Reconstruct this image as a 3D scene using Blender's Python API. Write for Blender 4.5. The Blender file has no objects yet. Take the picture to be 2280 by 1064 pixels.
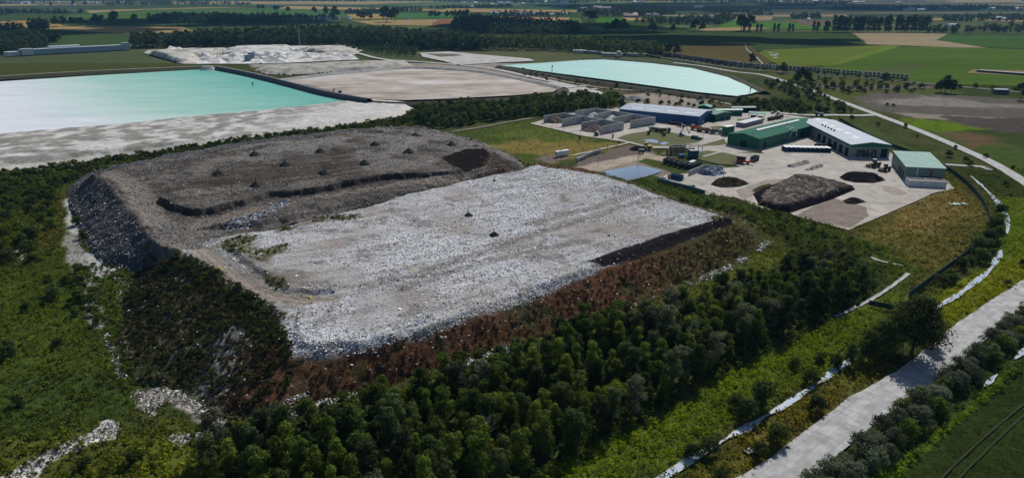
import bpy, bmesh, math, random
import numpy as np
from mathutils import Vector, Matrix
from mathutils.geometry import tessellate_polygon

S = bpy.context.scene
COL = S.collection
# ------------------------------------------------------------------ camera, sky, sun, exposure
CAM_H, PITCH, FPX = 100.0, math.radians(19.9), 1540.0
cam_data = bpy.data.cameras.new('camera'); cam = bpy.data.objects.new('camera', cam_data); COL.objects.link(cam)
cam.location = (0, 0, CAM_H); cam.rotation_euler = (math.radians(90) - PITCH, 0, 0)
cam_data.sensor_fit = 'HORIZONTAL'; cam_data.sensor_width = 36; cam_data.lens = 36 * FPX / 2280
cam_data.clip_start = 1; cam_data.clip_end = 60000
S.camera = cam
SUN_AZ, SUN_EL = math.radians(25), math.radians(42)      # azimuth clockwise from +Y
sun_data = bpy.data.lights.new('sun', 'SUN'); sun = bpy.data.objects.new('sun', sun_data); COL.objects.link(sun)
sun_data.energy = 4.6; sun_data.angle = math.radians(0.5); sun_data.color = (1, .965, .92)
sun.rotation_euler = (math.radians(90) - SUN_EL, 0, math.radians(180) - SUN_AZ)
world = bpy.data.worlds.new('World'); S.world = world; world.use_nodes = True
wn = world.node_tree; bg = wn.nodes['Background']
sky = wn.nodes.new('ShaderNodeTexSky'); sky.sky_type = 'NISHITA'; sky.sun_disc = False
sky.dust_density = .4; sky.ozone_density = 2.5; sky.sun_elevation = SUN_EL; sky.sun_rotation = SUN_AZ
wn.links.new(sky.outputs[0], bg.inputs[0]); bg.inputs[1].default_value = 0.08
S.view_settings.view_transform = 'Standard'; S.view_settings.look = 'None'
S.view_settings.exposure = -0.1; S.view_settings.gamma = 1
S.cycles.max_bounces = 5; S.cycles.diffuse_bounces = 2; S.cycles.glossy_bounces = 2
S.cycles.transmission_bounces = 2; S.cycles.volume_bounces = 0; S.cycles.transparent_max_bounces = 4
HAZE_D = 3.2e-5
S.cycles.caustics_reflective = False; S.cycles.caustics_refractive = False

# ------------------------------------------------------------------ helpers
rng = np.random.default_rng(7); random.seed(7)
CP, SP = math.cos(PITCH), math.sin(PITCH)
def up(u, v, z=0.0):
    """ground position (metres) of a surveyed image point at height z"""
    x = (u - 1140) / FPX; y = (532 - v) / FPX
    dz = -SP + y * CP; t = (z - CAM_H) / dz
    return (x * t, (CP + y * SP) * t)
def W(pts, z=0.0):
    return [up(p[0], p[1], p[2] if len(p) > 2 else z) for p in pts]
def _h(ix, iy, s):
    n = (ix * 374761393 + iy * 668265263 + s * 982451653) & 0xffffffff
    n = ((n ^ (n >> 13)) * 1274126177) & 0xffffffff
    return ((n ^ (n >> 16)) & 0xffff) / 65535.0
def vnoise(x, y, s=0):
    x = np.asarray(x, float); y = np.asarray(y, float)
    ix = np.floor(x).astype(np.int64); iy = np.floor(y).astype(np.int64)
    fx = x - ix; fy = y - iy
    fx = fx * fx * (3 - 2 * fx); fy = fy * fy * (3 - 2 * fy)
    a = _h(ix, iy, s); b = _h(ix + 1, iy, s); c = _h(ix, iy + 1, s); d = _h(ix + 1, iy + 1, s)
    return (a * (1 - fx) + b * fx) * (1 - fy) + (c * (1 - fx) + d * fx) * fy
def fbm(x, y, scale, octv=4, s=0):
    r = 0; a = .5; t = 0; f = 1 / scale
    for k in range(octv):
        r = r + a * vnoise(x * f, y * f, s + k * 17); t += a; a *= .5; f *= 2.03
    return r / t
def inpoly(X, Y, P):
    ins = np.zeros(X.shape, bool); n = len(P); j = n - 1
    for i in range(n):
        xi, yi = P[i]; xj, yj = P[j]
        if yi != yj:
            ins ^= ((yi > Y) != (yj > Y)) & (X < (xj - xi) * (Y - yi) / (yj - yi) + xi)
        j = i
    return ins
def edist(X, Y, P, closed=True):
    d = np.full(X.shape, 1e9); n = len(P)
    for i in range(n if closed else n - 1):
        ax, ay = P[i]; bx, by = P[(i + 1) % n]
        dx, dy = bx - ax, by - ay; L = dx * dx + dy * dy + 1e-9
        t = np.clip(((X - ax) * dx + (Y - ay) * dy) / L, 0, 1)
        d = np.minimum(d, (X - ax - t * dx) ** 2 + (Y - ay - t * dy) ** 2)
    return np.sqrt(d)
def sdist(X, Y, P):
    d = edist(X, Y, P); return np.where(inpoly(X, Y, P), d, -d)
def sstep(a, b, x):
    t = np.clip((x - a) / (b - a), 0, 1); return t * t * (3 - 2 * t)
def mixc(C, col, w):
    return C * (1 - w[:, None]) + np.asarray(col)[None, :] * w[:, None]

def tag(o, label=None, cat=None, group=None, kind=None):
    if label: o['label'] = label
    if cat: o['category'] = cat
    if group: o['group'] = group
    if kind: o['kind'] = kind
    return o
def link(name, me, parent=None, mat=None):
    o = bpy.data.objects.new(name, me); COL.objects.link(o)
    if parent is not None: o.parent = parent
    if mat is not None and not me.materials: me.materials.append(mat)
    return o
def thing(name, label, cat, loc=(0, 0, 0), rz=0.0, group=None):
    o = bpy.data.objects.new(name, None); COL.objects.link(o)
    o.empty_display_size = .5; o.location = loc; o.rotation_euler = (0, 0, rz)
    return tag(o, label, cat, group)
def copy_tree(o, loc, rz, sc=1.0, label=None, group=None):
    def rec(s, par):
        c = s.copy(); COL.objects.link(c)
        if par is not None: c.parent = par
        for ch in list(s.children): rec(ch, c)
        return c
    c = rec(o, None); c.location = loc; c.rotation_euler = (0, 0, rz)
    c.scale = (sc, sc, sc) if isinstance(sc, (int, float)) else sc
    if label: c['label'] = label
    if group: c['group'] = group
    return c
def np_mesh(name, V, F, mat=None, fcol=None, vcol=None, smooth=False):
    """V (n,3); F (m,k) with constant k"""
    V = np.asarray(V, np.float32); F = np.asarray(F, np.int32); m, k = F.shape
    me = bpy.data.meshes.new(name)
    me.vertices.add(len(V)); me.vertices.foreach_set('co', V.ravel())
    me.loops.add(m * k); me.loops.foreach_set('vertex_index', F.ravel())
    me.polygons.add(m); me.polygons.foreach_set('loop_start', np.arange(0, m * k, k, dtype=np.int32))
    me.polygons.foreach_set('loop_total', np.full(m, k, np.int32))
    if smooth: me.polygons.foreach_set('use_smooth', np.ones(m, bool))
    for dom, c in (('FACE', fcol), ('POINT', vcol)):
        if c is not None:
            a = me.attributes.new('Col', 'FLOAT_COLOR', dom)
            c4 = np.ones((len(c), 4), np.float32); c4[:, :3] = c
            a.data.foreach_set('color', c4.ravel())
    me.update(); me.validate()
    if mat is not None: me.materials.append(mat)
    return me

# ------------------------------------------------------------------ materials
def new_mat(name, rough=.9, spec=.2):
    m = bpy.data.materials.new(name); m.use_nodes = True
    b = m.node_tree.nodes['Principled BSDF']; b.inputs['Roughness'].default_value = rough
    b.inputs['Specular IOR Level'].default_value = spec
    return m, m.node_tree, b
def nd(nt, t, **kw):
    n = nt.nodes.new(t)
    for k, v in kw.items():
        if k.startswith('i_'): n.inputs[k[2:].replace('_', ' ')].default_value = v
        else: setattr(n, k, v)
    return n
def pos(nt, sx=1, sy=1, sz=1):
    g = nd(nt, 'ShaderNodeNewGeometry'); mp = nd(nt, 'ShaderNodeMapping')
    mp.inputs['Scale'].default_value = (sx, sy, sz); nt.links.new(g.outputs['Position'], mp.inputs[0]); return mp.outputs[0]
def mixrgb(nt, fac, a, b, mode='MIX'):
    n = nd(nt, 'ShaderNodeMix', data_type='RGBA', blend_type=mode)
    for sock, v in ((n.inputs[0], fac), (n.inputs[6], a), (n.inputs[7], b)):
        if hasattr(v, 'is_linked'): nt.links.new(v, sock)
        elif isinstance(v, (int, float)): sock.default_value = v
        else: sock.default_value = (*v, 1)
    return n.outputs[2]
def noise(nt, scale, detail=6, rough=.6, vec=None, dist=0):
    n = nd(nt, 'ShaderNodeTexNoise', i_Scale=scale, i_Detail=detail, i_Roughness=rough, i_Distortion=dist)
    nt.links.new(vec if vec is not None else pos(nt), n.inputs['Vector']); return n.outputs['Fac']
def rmp(nt, f, a, b, va=0.0, vb=1.0):
    n = nd(nt, 'ShaderNodeMapRange'); n.inputs[1].default_value = a; n.inputs[2].default_value = b
    n.inputs[3].default_value = va; n.inputs[4].default_value = vb; nt.links.new(f, n.inputs[0]); return n.outputs[0]
def bump(nt, b, h, strength=.5, dist=.3):
    n = nd(nt, 'ShaderNodeBump'); n.inputs['Strength'].default_value = strength; n.inputs['Distance'].default_value = dist
    nt.links.new(h, n.inputs['Height']); nt.links.new(n.outputs[0], b.inputs['Normal'])
def vmat(name, nscale=.7, amt=.35, bstr=.6, bscale=1.2, bdist=.3, rough=.95):
    """surface whose own colour map is stored on the mesh; fine grain from noise"""
    m, nt, b = new_mat(name, rough, 0)
    a = nd(nt, 'ShaderNodeAttribute', attribute_name='Col')
    f = rmp(nt, noise(nt, nscale, 8, .7), .3, .7, 1 - amt, 1 + amt)
    mul = nd(nt, 'ShaderNodeVectorMath', operation='SCALE')
    nt.links.new(a.outputs['Color'], mul.inputs[0]); nt.links.new(f, mul.inputs['Scale'])
    nt.links.new(mul.outputs[0], b.inputs['Base Color'])
    if bstr: bump(nt, b, noise(nt, bscale, 5, .65), bstr, bdist)
    return m
def smat(name, c1, c2, scale=.05, c3=None, s3=1.0, rough=.9, bstr=.3, bscale=1.0, spec=.15, sx=1, sy=1, lo=.35, hi=.65, metal=0):
    m, nt, b = new_mat(name, rough, spec); p = pos(nt, sx, sy, 1)
    c = mixrgb(nt, rmp(nt, noise(nt, scale, 7, .62, p), lo, hi), c1, c2)
    if c3 is not None: c = mixrgb(nt, rmp(nt, noise(nt, s3, 5, .6, p), .5, .75), c, c3)
    nt.links.new(c, b.inputs['Base Color']); b.inputs['Metallic'].default_value = metal
    if bstr: bump(nt, b, noise(nt, bscale, 5, .6), bstr)
    return m
_pm = {}
def paint(c, rough=.55, spec=.3, grime=.25, metal=0):
    """weathered paint / plastic / metal: one colour with dirt streaks"""
    k = (tuple(round(x, 3) for x in c), rough, metal)
    if k in _pm: return _pm[k]
    m, nt, b = new_mat('paint', rough, spec)
    f = rmp(nt, noise(nt, .9, 6, .65, pos(nt, 1, 1, .35)), .35, .75, 0, grime)
    nt.links.new(mixrgb(nt, f, c, tuple(x * .45 + .03 for x in c)), b.inputs['Base Color']); b.inputs['Metallic'].default_value = metal
    _pm[k] = m; return m
def leafmat(name, hue=.016, val=.42):
    m, nt, b = new_mat(name, .8, .05)
    a = nd(nt, 'ShaderNodeAttribute', attribute_name='Col'); oi = nd(nt, 'ShaderNodeObjectInfo')
    hs = nd(nt, 'ShaderNodeHueSaturation')
    nt.links.new(a.outputs['Color'], hs.inputs['Color'])
    nt.links.new(rmp(nt, oi.outputs['Random'], 0, 1, .492 - hue, .492 + hue), hs.inputs['Hue'])
    wv = nd(nt, 'ShaderNodeTexWhiteNoise', noise_dimensions='1D'); nt.links.new(oi.outputs['Random'], wv.inputs['W'])
    nt.links.new(rmp(nt, wv.outputs['Value'], 0, 1, 1.22 * (1 - val), 1.22 * (1 + val)), hs.inputs['Value'])
    hs.inputs['Saturation'].default_value = 1.1
    nt.links.new(hs.outputs[0], b.inputs['Base Color'])
    tr = nd(nt, 'ShaderNodeBsdfTranslucent'); nt.links.new(hs.outputs[0], tr.inputs['Color'])
    mx = nd(nt, 'ShaderNodeMixShader'); mx.inputs[0].default_value = .36
    nt.links.new(b.outputs[0], mx.inputs[1]); nt.links.new(tr.outputs[0], mx.inputs[2])
    nt.links.new(mx.outputs[0], nt.nodes['Material Output'].inputs['Surface'])
    return m

# ------------------------------------------------------------------ sheets, ribbons, heightfields
def densify(P, step, jit, s=0, closed=True):
    out = []; n = len(P)
    for i in range(n if closed else n - 1):
        a = P[i]; b = P[(i + 1) % n]; L = math.hypot(b[0] - a[0], b[1] - a[1]); k = max(1, min(60, int(L / step)))
        for j in range(k): out.append((a[0] + (b[0] - a[0]) * j / k, a[1] + (b[1] - a[1]) * j / k))
    if not closed: out.append(P[-1])
    if jit:
        A = np.array(out); sc = step * 2.5
        A = np.stack([A[:, 0] + (fbm(A[:, 0], A[:, 1], sc, 3, s) - .5) * 2 * jit, A[:, 1] + (fbm(A[:, 0], A[:, 1], sc, 3, s + 5) - .5) * 2 * jit], 1)
        out = [tuple(p) for p in A]
    return out
def sheet_w(name, P, z, mat, label, cat, step=4, jit=.8, kind='structure', s=0):
    P = densify(P, step, jit, s)
    tris = tessellate_polygon([[Vector((p[0], p[1], 0)) for p in P]])
    me = np_mesh(name, [(p[0], p[1], z) for p in P], [t for t in tris], mat)
    bm = bmesh.new(); bm.from_mesh(me); bmesh.ops.recalc_face_normals(bm, faces=bm.faces)
    if sum(f.normal.z for f in bm.faces) < 0: bmesh.ops.reverse_faces(bm, faces=bm.faces)
    bm.to_mesh(me); bm.free()
    return tag(link(name, me), label, cat, None, kind)
def sheet(name, px, z, mat, label, cat, step=4, jit=.8, kind='structure', s=0):
    return sheet_w(name, W(px, z), z, mat, label, cat, step, jit, kind, s)
def smooth_line(P, n=6):
    """Catmull-Rom through P"""
    Q = [P[0]] + list(P) + [P[-1]]; out = []
    for i in range(1, len(Q) - 2):
        p0, p1, p2, p3 = (np.array(Q[i + k], float) for k in (-1, 0, 1, 2))
        for t in np.linspace(0, 1, n, endpoint=False):
            out.append(tuple(.5 * ((2 * p1) + (p2 - p0) * t + (2 * p0 - 5 * p1 + 4 * p2 - p3) * t * t + (3 * p1 - p0 - 3 * p2 + p3) * t ** 3)))
    out.append(tuple(P[-1])); return out
def offsets(P):
    A = np.array(P, float)[:, :2]; T = np.gradient(A, axis=0); T /= np.linalg.norm(T, axis=1)[:, None] + 1e-9
    return A, np.stack([-T[:, 1], T[:, 0]], 1)
def strip_mesh(name, rows, mat, uv=None):
    """rows: (n, k, 3) lofted cross-sections"""
    R = np.asarray(rows, float); n, k, _ = R.shape
    i = np.arange(n - 1)[:, None]; j = np.arange(k - 1)[None, :]; a = (i * k + j).ravel()
    F = np.stack([a, a + k, a + k + 1, a + 1], 1)
    me = np_mesh(name, R.reshape(-1, 3), F, mat)
    bm = bmesh.new(); bm.from_mesh(me)
    if sum(f.normal.z * f.calc_area() for f in bm.faces) < 0: bmesh.ops.reverse_faces(bm, faces=bm.faces)
    bm.to_mesh(me); bm.free()
    if uv is not None:
        l = me.uv_layers.new(name='uv'); U = np.asarray(uv, np.float32).reshape(-1, 2)
        vi = np.zeros(len(me.loops), np.int32); me.loops.foreach_get('vertex_index', vi)
        l.data.foreach_set('uv', U[vi].ravel())
    return me
def ribbon(name, px, z, width, mat, label, cat, jit=.2, n=6, zpx=0):
    P = smooth_line(W(px, zpx), n); P = densify(P, 1.2, 0, closed=False) if math.dist(P[0], P[-1]) < 120 else P; A, N = offsets(P)
    L = np.concatenate([[0], np.cumsum(np.linalg.norm(np.diff(A, axis=0), axis=1))])
    w = np.broadcast_to(np.asarray(width, float), (len(A),)) if np.ndim(width) == 0 else np.interp(np.linspace(0, 1, len(A)), np.linspace(0, 1, len(width)), width)
    k1 = (fbm(A[:, 0], A[:, 1], 2.5, 3, 3) - .5) * 2 * jit; k2 = (fbm(A[:, 0], A[:, 1], 2.5, 3, 9) - .5) * 2 * jit
    l = A + N * (w / 2 + k1)[:, None]; r = A - N * (w / 2 + k2)[:, None]
    rows = np.stack([np.c_[l, np.full(len(A), z)], np.c_[(l + r) / 2, np.full(len(A), z)], np.c_[r, np.full(len(A), z)]], 1)
    uv = np.stack([np.c_[L, w / 2], np.c_[L, w * 0], np.c_[L, -w / 2]], 1)
    return tag(link(name, strip_mesh(name, rows, mat, uv)), label, cat, None, 'structure')
def dam(name, px, zc, crest, run, zl, zr, mat, label, cat='embankment', n=5, rough=.25):
    """trapezoid bank along a crest line; zl / zr: toe heights to the left and right of the line"""
    P = smooth_line(W(px, zc), n); P = densify(P, 3.0, 0, closed=False); A, N = offsets(P)
    def q(off, z, s):
        j = (fbm(A[:, 0] + s * 31, A[:, 1], 3.0, 3, s) - .5) * 2 * rough
        return np.c_[A + N * (off + j)[:, None], z + j * .8]
    rl = run * (zc - zl); rr = run * (zc - zr)
    rows = [q(crest / 2 + rl + .5, zl - .3, 1), q(crest / 2 + rl * .5, (zc + zl) / 2, 2), q(crest / 2, zc, 3), q(0, zc + .1, 6), q(-crest / 2, zc, 4), q(-crest / 2 - rr * .5, (zc + zr) / 2, 5), q(-crest / 2 - rr - .5, zr - .3, 7)]
    return tag(link(name, strip_mesh(name, np.stack(rows, 1), mat)), label, cat, None, 'structure')
def idw(X, Y, pts, zs):
    num = 0; den = 0
    for (x, y), z in zip(pts, zs):
        w = 1 / ((X - x) ** 2 + (Y - y) ** 2 + 4.0); num = num + w * z; den = den + w
    return num / den
def fit_top(top, foot, run=.85):
    """lower a crest where its slope down to the foot would be steeper than the waste can stand"""
    out = []
    for (u, v, z) in top:
        z0 = z
        while z > .6:
            p = up(u, v, z); s = float(sdist(np.array([p[0]]), np.array([p[1]]), foot)[0])
            if s > run * z: break
            z -= .15
        out.append((u, v, max(z, .6)))
    return out
def mound_fn(foot, top, zs, curve=1.0):
    def f(X, Y):
        df = edist(X, Y, foot); ins = inpoly(X, Y, foot)
        dt = np.where(inpoly(X, Y, top), 0, edist(X, Y, top))
        t = df / (df + dt + 1e-6)
        h = idw(X, Y, top, zs) * t ** curve
        return np.where(ins, h, -df * .4)
    return f
def hf_object(name, poly, res, hf, colf, mat, label, cat, kind='structure', pad=1.0, parent=None, smooth=True):
    P = np.array(poly); x0, y0 = P.min(0) - 2; x1, y1 = P.max(0) + 2
    nx = int((x1 - x0) / res) + 2; ny = int((y1 - y0) / res) + 2
    gx, gy = np.meshgrid(np.linspace(x0, x1, nx), np.linspace(y0, y1, ny)); X = gx.ravel(); Y = gy.ravel()
    X = X + (vnoise(X * 3.1, Y * 3.3, 5) - .5) * res * .7; Y = Y + (vnoise(X * 3.7, Y * 2.9, 8) - .5) * res * .7
    keep = sdist(X, Y, poly) > -pad
    idx = -np.ones(nx * ny, int); idx[keep] = np.arange(keep.sum())
    i = np.arange(ny - 1)[:, None]; j = np.arange(nx - 1)[None, :]; a = (i * nx + j).ravel()
    F = np.stack([a, a + 1, a + nx + 1, a + nx], 1); F = idx[F]; F = F[(F >= 0).all(1)]
    X = X[keep]; Y = Y[keep]; Z = np.maximum(hf(X, Y), -.6)
    me = np_mesh(name, np.stack([X, Y, Z], 1), F, mat, vcol=colf(X, Y, Z), smooth=smooth)
    return tag(link(name, me, parent), label, cat, None, kind)

class MB:
    """collects boxes, tubes and prisms into one mesh"""
    def __init__(s): s.V = []; s.F = []
    def add(s, V, F):
        n = len(s.V); s.V += [tuple(v) for v in V]; s.F += [tuple(i + n for i in f) for f in F]; return s
    def box(s, c, d, rz=0, taper=1.0):
        x, y, z = (q / 2 for q in d); R = Matrix.Rotation(rz, 3, 'Z'); V = []
        for zz, t in ((-z, 1), (z, taper)):
            for a, b in ((-x, -y), (x, -y), (x, y), (-x, y)): V.append(R @ Vector((a * t, b * t, zz)) + Vector(c))
        return s.add(V, [(3, 2, 1, 0), (4, 5, 6, 7), (0, 1, 5, 4), (1, 2, 6, 5), (2, 3, 7, 6), (3, 0, 4, 7)])
    def bar(s, a, b, r0, r1=None, n=6):
        a = Vector(a); b = Vector(b); r1 = r0 if r1 is None else r1; d = (b - a).normalized()
        u = d.orthogonal().normalized(); w = d.cross(u); V = []
        for p, r in ((a, r0), (b, r1)):
            for k in range(n): t = 2 * math.pi * k / n; V.append(p + (u * math.cos(t) + w * math.sin(t)) * r)
        return s.add(V, [(k, (k + 1) % n, n + (k + 1) % n, n + k) for k in range(n)] + [tuple(range(n))[::-1], tuple(range(n, 2 * n))])
    def prism(s, prof, axis_len, y0=None, M=None):
        """profile in (x, z), extruded along y"""
        n = len(prof); y0 = -axis_len / 2 if y0 is None else y0
        V = [Vector((p[0], y0, p[1])) for p in prof] + [Vector((p[0], y0 + axis_len, p[1])) for p in prof]
        if M is not None: V = [M @ v for v in V]
        return s.add(V, [tuple(range(n))[::-1] if False else tuple(range(n)), tuple(range(2 * n - 1, n - 1, -1))] + [(k, n + k, n + (k + 1) % n, (k + 1) % n) for k in range(n)])
    def build(s, name, mat, parent=None, bevel=0, smooth=False):
        me = bpy.data.meshes.new(name); me.from_pydata(s.V, [], s.F)
        bm = bmesh.new(); bm.from_mesh(me); bmesh.ops.recalc_face_normals(bm, faces=bm.faces)
        if bevel: bmesh.ops.bevel(bm, geom=bm.edges[:], offset=bevel, segments=1, affect='EDGES')
        bm.to_mesh(me); bm.free()
        return link(name, me, parent, mat)
# ------------------------------------------------------------------ ground
M_GROUND = vmat('meadow', .9, .4, .8, 1.1, .5)
M_FAR = smat('far_plain', (.055, .075, .03), (.09, .10, .045), .004, (.14, .12, .06), .0015, .95, 0, spec=0)
GREEN, DARKG, OLIVE, BRIGHT, DRY = (.046, .060, .018), (.026, .040, .012), (.070, .072, .026), (.10, .135, .018), (.17, .13, .055)
PATHC, CHALK, SOIL = (.30, .27, .22), (.62, .59, .53), (.06, .048, .04)
# (outline, colour, edge jitter m, edge softness m)
REG = [
 ([(-250,560),(120,420),(160,480),(225,680),(250,760),(300,860),(280,960),(150,1000),(0,1010),(-300,1100)], (.046,.062,.012), 4, 4),
 ([(40,470),(110,430),(150,480),(140,560),(90,560)], (.065,.068,.02), 3, 3),
 ([(-100,640),(100,600),(180,640),(200,700),(120,800),(0,830),(-150,830)], (.050,.070,.013), 5, 5),
 ([(-200,880),(100,830),(270,830),(310,900),(180,950),(0,990),(-200,1000)], (.040,.058,.014), 3, 3),
 ([(-250,1040),(0,985),(160,965),(300,950),(420,930),(520,990),(480,1064),(420,1200),(-300,1300)], (.075,.085,.018), 3, 3),
 ([(300,980),(420,960),(420,1064),(300,1100)], (.085,.10,.016), 3, 4),
 ([(140,520),(172,522),(200,600),(232,690),(228,728),(200,720),(176,640),(150,580)], (.26,.25,.22), 1.2, 1),
 ([(145,440),(175,450),(185,520),(150,520)], (.36,.35,.32), 2, 1.5),
 ([(185,560),(245,580),(300,600),(290,625),(230,615),(190,600)], (.36,.35,.33), 2.5, 1.5),
 ([(205,620),(300,590),(300,700),(270,740),(230,700)], (.05,.072,.016), 3, 2),
 ([(296,868),(350,862),(400,870),(450,905),(505,942),(495,960),(470,945),(425,908),(390,890),(350,900),(340,925),(318,905)], (.36,.33,.28), 2.0, .8),
 ([(375,970),(430,962),(490,955),(500,966),(440,975),(400,986)], (.5,.47,.41), 2.0, .8),
 ([(232,936),(262,940),(262,960),(205,975),(130,1008),(60,1050),(10,1085),(-10,1070),(60,1025),(140,985),(205,962)], (.62,.60,.55), 2.6, .6),
 ([(0,120),(300,116),(340,125),(420,152),(0,175),(-150,185),(-150,125)], (.058,.064,.018), 4, 3),
 ([(-200,385),(0,372),(300,325),(560,285),(800,262),(910,265),(935,290),(560,325),(210,390),(150,420),(-200,450)], (.05,.068,.018), 2, 2),
 ([(0,388),(200,352),(500,306),(500,312),(200,362),(0,398)], (.15,.13,.055), 2, 1.5),
 ([(760,270),(880,262),(905,268),(800,290),(760,290)], (.15,.115,.04), 3, 3),
 # grass by the storage bays
 ([(1000,295),(1185,268),(1400,320),(1380,330),(1240,365),(1150,355),(1050,305)], (.06,.08,.018), 2, 2),
 ([(1060,330),(1180,308),(1385,318),(1390,326),(1260,350),(1200,345)], (.17,.135,.04), 5, 6),
 ([(1090,300),(1180,280),(1330,305),(1240,315)], (.085,.105,.022), 5, 6),
 ([(1190,352),(1240,340),(1270,350),(1230,362)], (.17,.14,.11), 3, 2),
 ([(1280,372),(1290,355),(1400,322),(1450,328),(1455,340),(1340,372),(1300,385)], (.145,.115,.095), 2, 2),
 ([(1272,372),(1440,338),(1500,352),(1500,362),(1440,352),(1300,390)], (.36,.30,.23), 1.2, 1),
 ([(1300,395),(1440,352),(1500,370),(1570,375),(1540,395),(1440,425),(1400,410)], (.055,.07,.02), 2, 2),
 ([(1310,388),(1415,358),(1480,378),(1500,385),(1470,392),(1400,372),(1330,392)], (.24,.20,.16), 1.5, 1),
 # paved works yard surrounds
 ([(1380,395),(1500,410),(1600,440),(1760,470),(1880,520),(1900,560),(1700,510),(1500,445),(1380,410)], (.045,.066,.016), 2, 2),
 ([(1560,470),(1640,470),(1700,495),(1640,500)], (.075,.06,.05), 1.5, 1.5),
 ([(1900,520),(2060,440),(2120,380),(2200,470),(2205,510),(2130,590),(2040,640),(1900,560)], (.10,.095,.028), 5, 6),
 ([(1990,470),(2120,420),(2170,480),(2080,500),(1960,540)], (.17,.135,.055), 7, 8),
 ([(1880,520),(1970,545),(2060,600),(2000,640),(1930,570)], (.055,.075,.016), 4, 4),
 ([(1700,540),(1900,560),(1980,600),(1890,650),(1760,600)], (.03,.045,.012), 4, 4),
 # right meadows
 ([(1990,270),(2300,330),(2300,400),(2200,365),(2080,305)], (.055,.08,.02), 3, 3),
 ([(2090,290),(2200,300),(2230,320),(2160,325)], (.11,.075,.04), 6, 6),
 ([(2010,262),(2140,270),(2200,285),(2090,295),(2020,280)], (.09,.14,.012), 5, 5),
 ([(2215,440),(2300,440),(2300,640),(2180,720),(2090,760),(2020,700),(2190,610),(2245,520)], (.085,.115,.016), 3, 3),
 ([(2080,660),(2200,590),(2300,560),(2300,630),(2140,720),(2085,720)], (.12,.135,.014), 4, 4),
 ([(2230,500),(2300,480),(2300,560),(2250,580)], (.085,.12,.014), 5, 5),
 # verge between wood and road
 ([(1140,1064),(1400,960),(1560,870),(1690,795),(1880,695),(2000,640),(2060,690),(1960,760),(1800,850),(1620,950),(1440,1064),(1100,1250)], (.075,.10,.016), 2, 2),
 ([(1130,1075),(1400,958),(1560,870),(1690,795),(1820,728),(1840,745),(1690,830),(1560,910),(1400,1000),(1250,1064),(1100,1200)], (.09,.125,.014), 2, 3),
 ([(1500,1064),(1640,970),(1800,870),(1920,800),(2000,780),(1990,830),(1870,905),(1750,1000),(1670,1064),(1500,1200)], (.085,.082,.018), 2, 2),
 ([(1640,1000),(1800,900),(1860,890),(1760,985),(1660,1060)], (.11,.095,.022), 4, 5),
 ([(1780,1064),(1900,990),(2000,900),(2110,830),(2200,750),(2300,680),(2300,800),(2180,890),(2080,985),(1950,1064),(1800,1200)], (.035,.05,.014), 2, 2),
 ([(1930,1064),(2060,985),(2170,890),(2300,780),(2300,800),(2200,885),(2100,970),(1990,1064),(1900,1200),(1800,1200)], (.075,.12,.014), 1.5, 1),
 ([(1990,1070),(2100,972),(2200,887),(2300,800),(2600,560),(2600,1300),(1830,1220)], (.024,.036,.009), .6, .6),
 # landfill foot strip
 ([(640,905),(800,860),(1010,800),(1250,735),(1500,655),(1680,560),(1730,520),(1760,545),(1600,640),(1350,730),(1050,830),(700,950)], (.065,.07,.026), 2, 2),
 ([(1640,470),(1760,500),(1740,560),(1680,570)], (.07,.078,.024), 3, 3),
 ([(1690,560),(1850,545),(1700,610),(1500,700),(1350,740),(1480,670)], (.08,.09,.02), 4, 4),
 # pond surrounds
 ([(1130,150),(1400,215),(1640,260),(1720,230),(1700,195),(1560,150),(1300,125),(1130,135)], (.085,.075,.04), 4, 4),
 ([(1380,212),(1460,205),(1580,222),(1560,240),(1400,232)], (.28,.24,.19), 4, 4),
 ([(840,95),(1300,120),(1240,190),(1020,230),(830,220),(700,150),(560,150),(540,110)], (.26,.235,.20), 3, 4),
 ([(1650,160),(1900,170),(2050,190),(2150,205),(2080,235),(1960,255),(1860,225),(1750,180)], (.075,.085,.024), 6, 6),
 ([(1900,215),(1960,205),(2140,212),(2300,222),(2300,262),(2140,262),(1980,250),(1920,238)], (.105,.095,.075), 4, 4),
 ([(1940,222),(2080,214),(2180,228),(2280,232),(2280,240),(2080,236),(1960,232)], (.20,.18,.155), 7, 7),
 ([(1990,250),(2160,258),(2240,262),(2150,268),(2040,262)], (.24,.20,.16), 3, 2.5),
 ([(2080,256),(2290,265),(2290,300),(2150,280)], (.075,.062,.052), 6, 6),
 ([(1700,185),(2070,192),(2080,196),(1900,200),(1740,192)], (.12,.10,.085), 5, 3),
 ([(1640,250),(1900,262),(2060,345),(2120,400),(2090,390),(1990,345),(1900,290),(1800,258),(1650,262)], (.06,.075,.022), 2, 2),
 ([(1880,290),(1960,330),(2040,362),(2000,365),(1900,300)], (.17,.125,.07), 2, 2),
]
def near_ground():
    rows = [88.0]
    while rows[-1] < 1010: rows.append(rows[-1] * 1.0036)
    rows = np.array(rows); t = np.arange(-1.18, 1.1801, .0040)
    Y = np.repeat(rows, len(t)); X = (t[None, :] * (rows[:, None] * .93 + 25)).ravel()
    C, n1, n2, n3 = ground_col(X, Y, True)
    Z = -.55 + .45 * n3 * n2 * 2 - .2 * n1
    i = np.arange(len(rows) - 1)[:, None]; j = np.arange(len(t) - 1)[None, :]; a = (i * len(t) + j).ravel()
    F = np.stack([a, a + 1, a + len(t) + 1, a + len(t)], 1)
    me = np_mesh('ground', np.stack([X, Y, np.minimum(Z, -.06)], 1), F, M_GROUND, vcol=C)
    tag(link('ground', me), 'rough grassland around the landfill and works yard', 'ground', None, 'structure')
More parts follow.
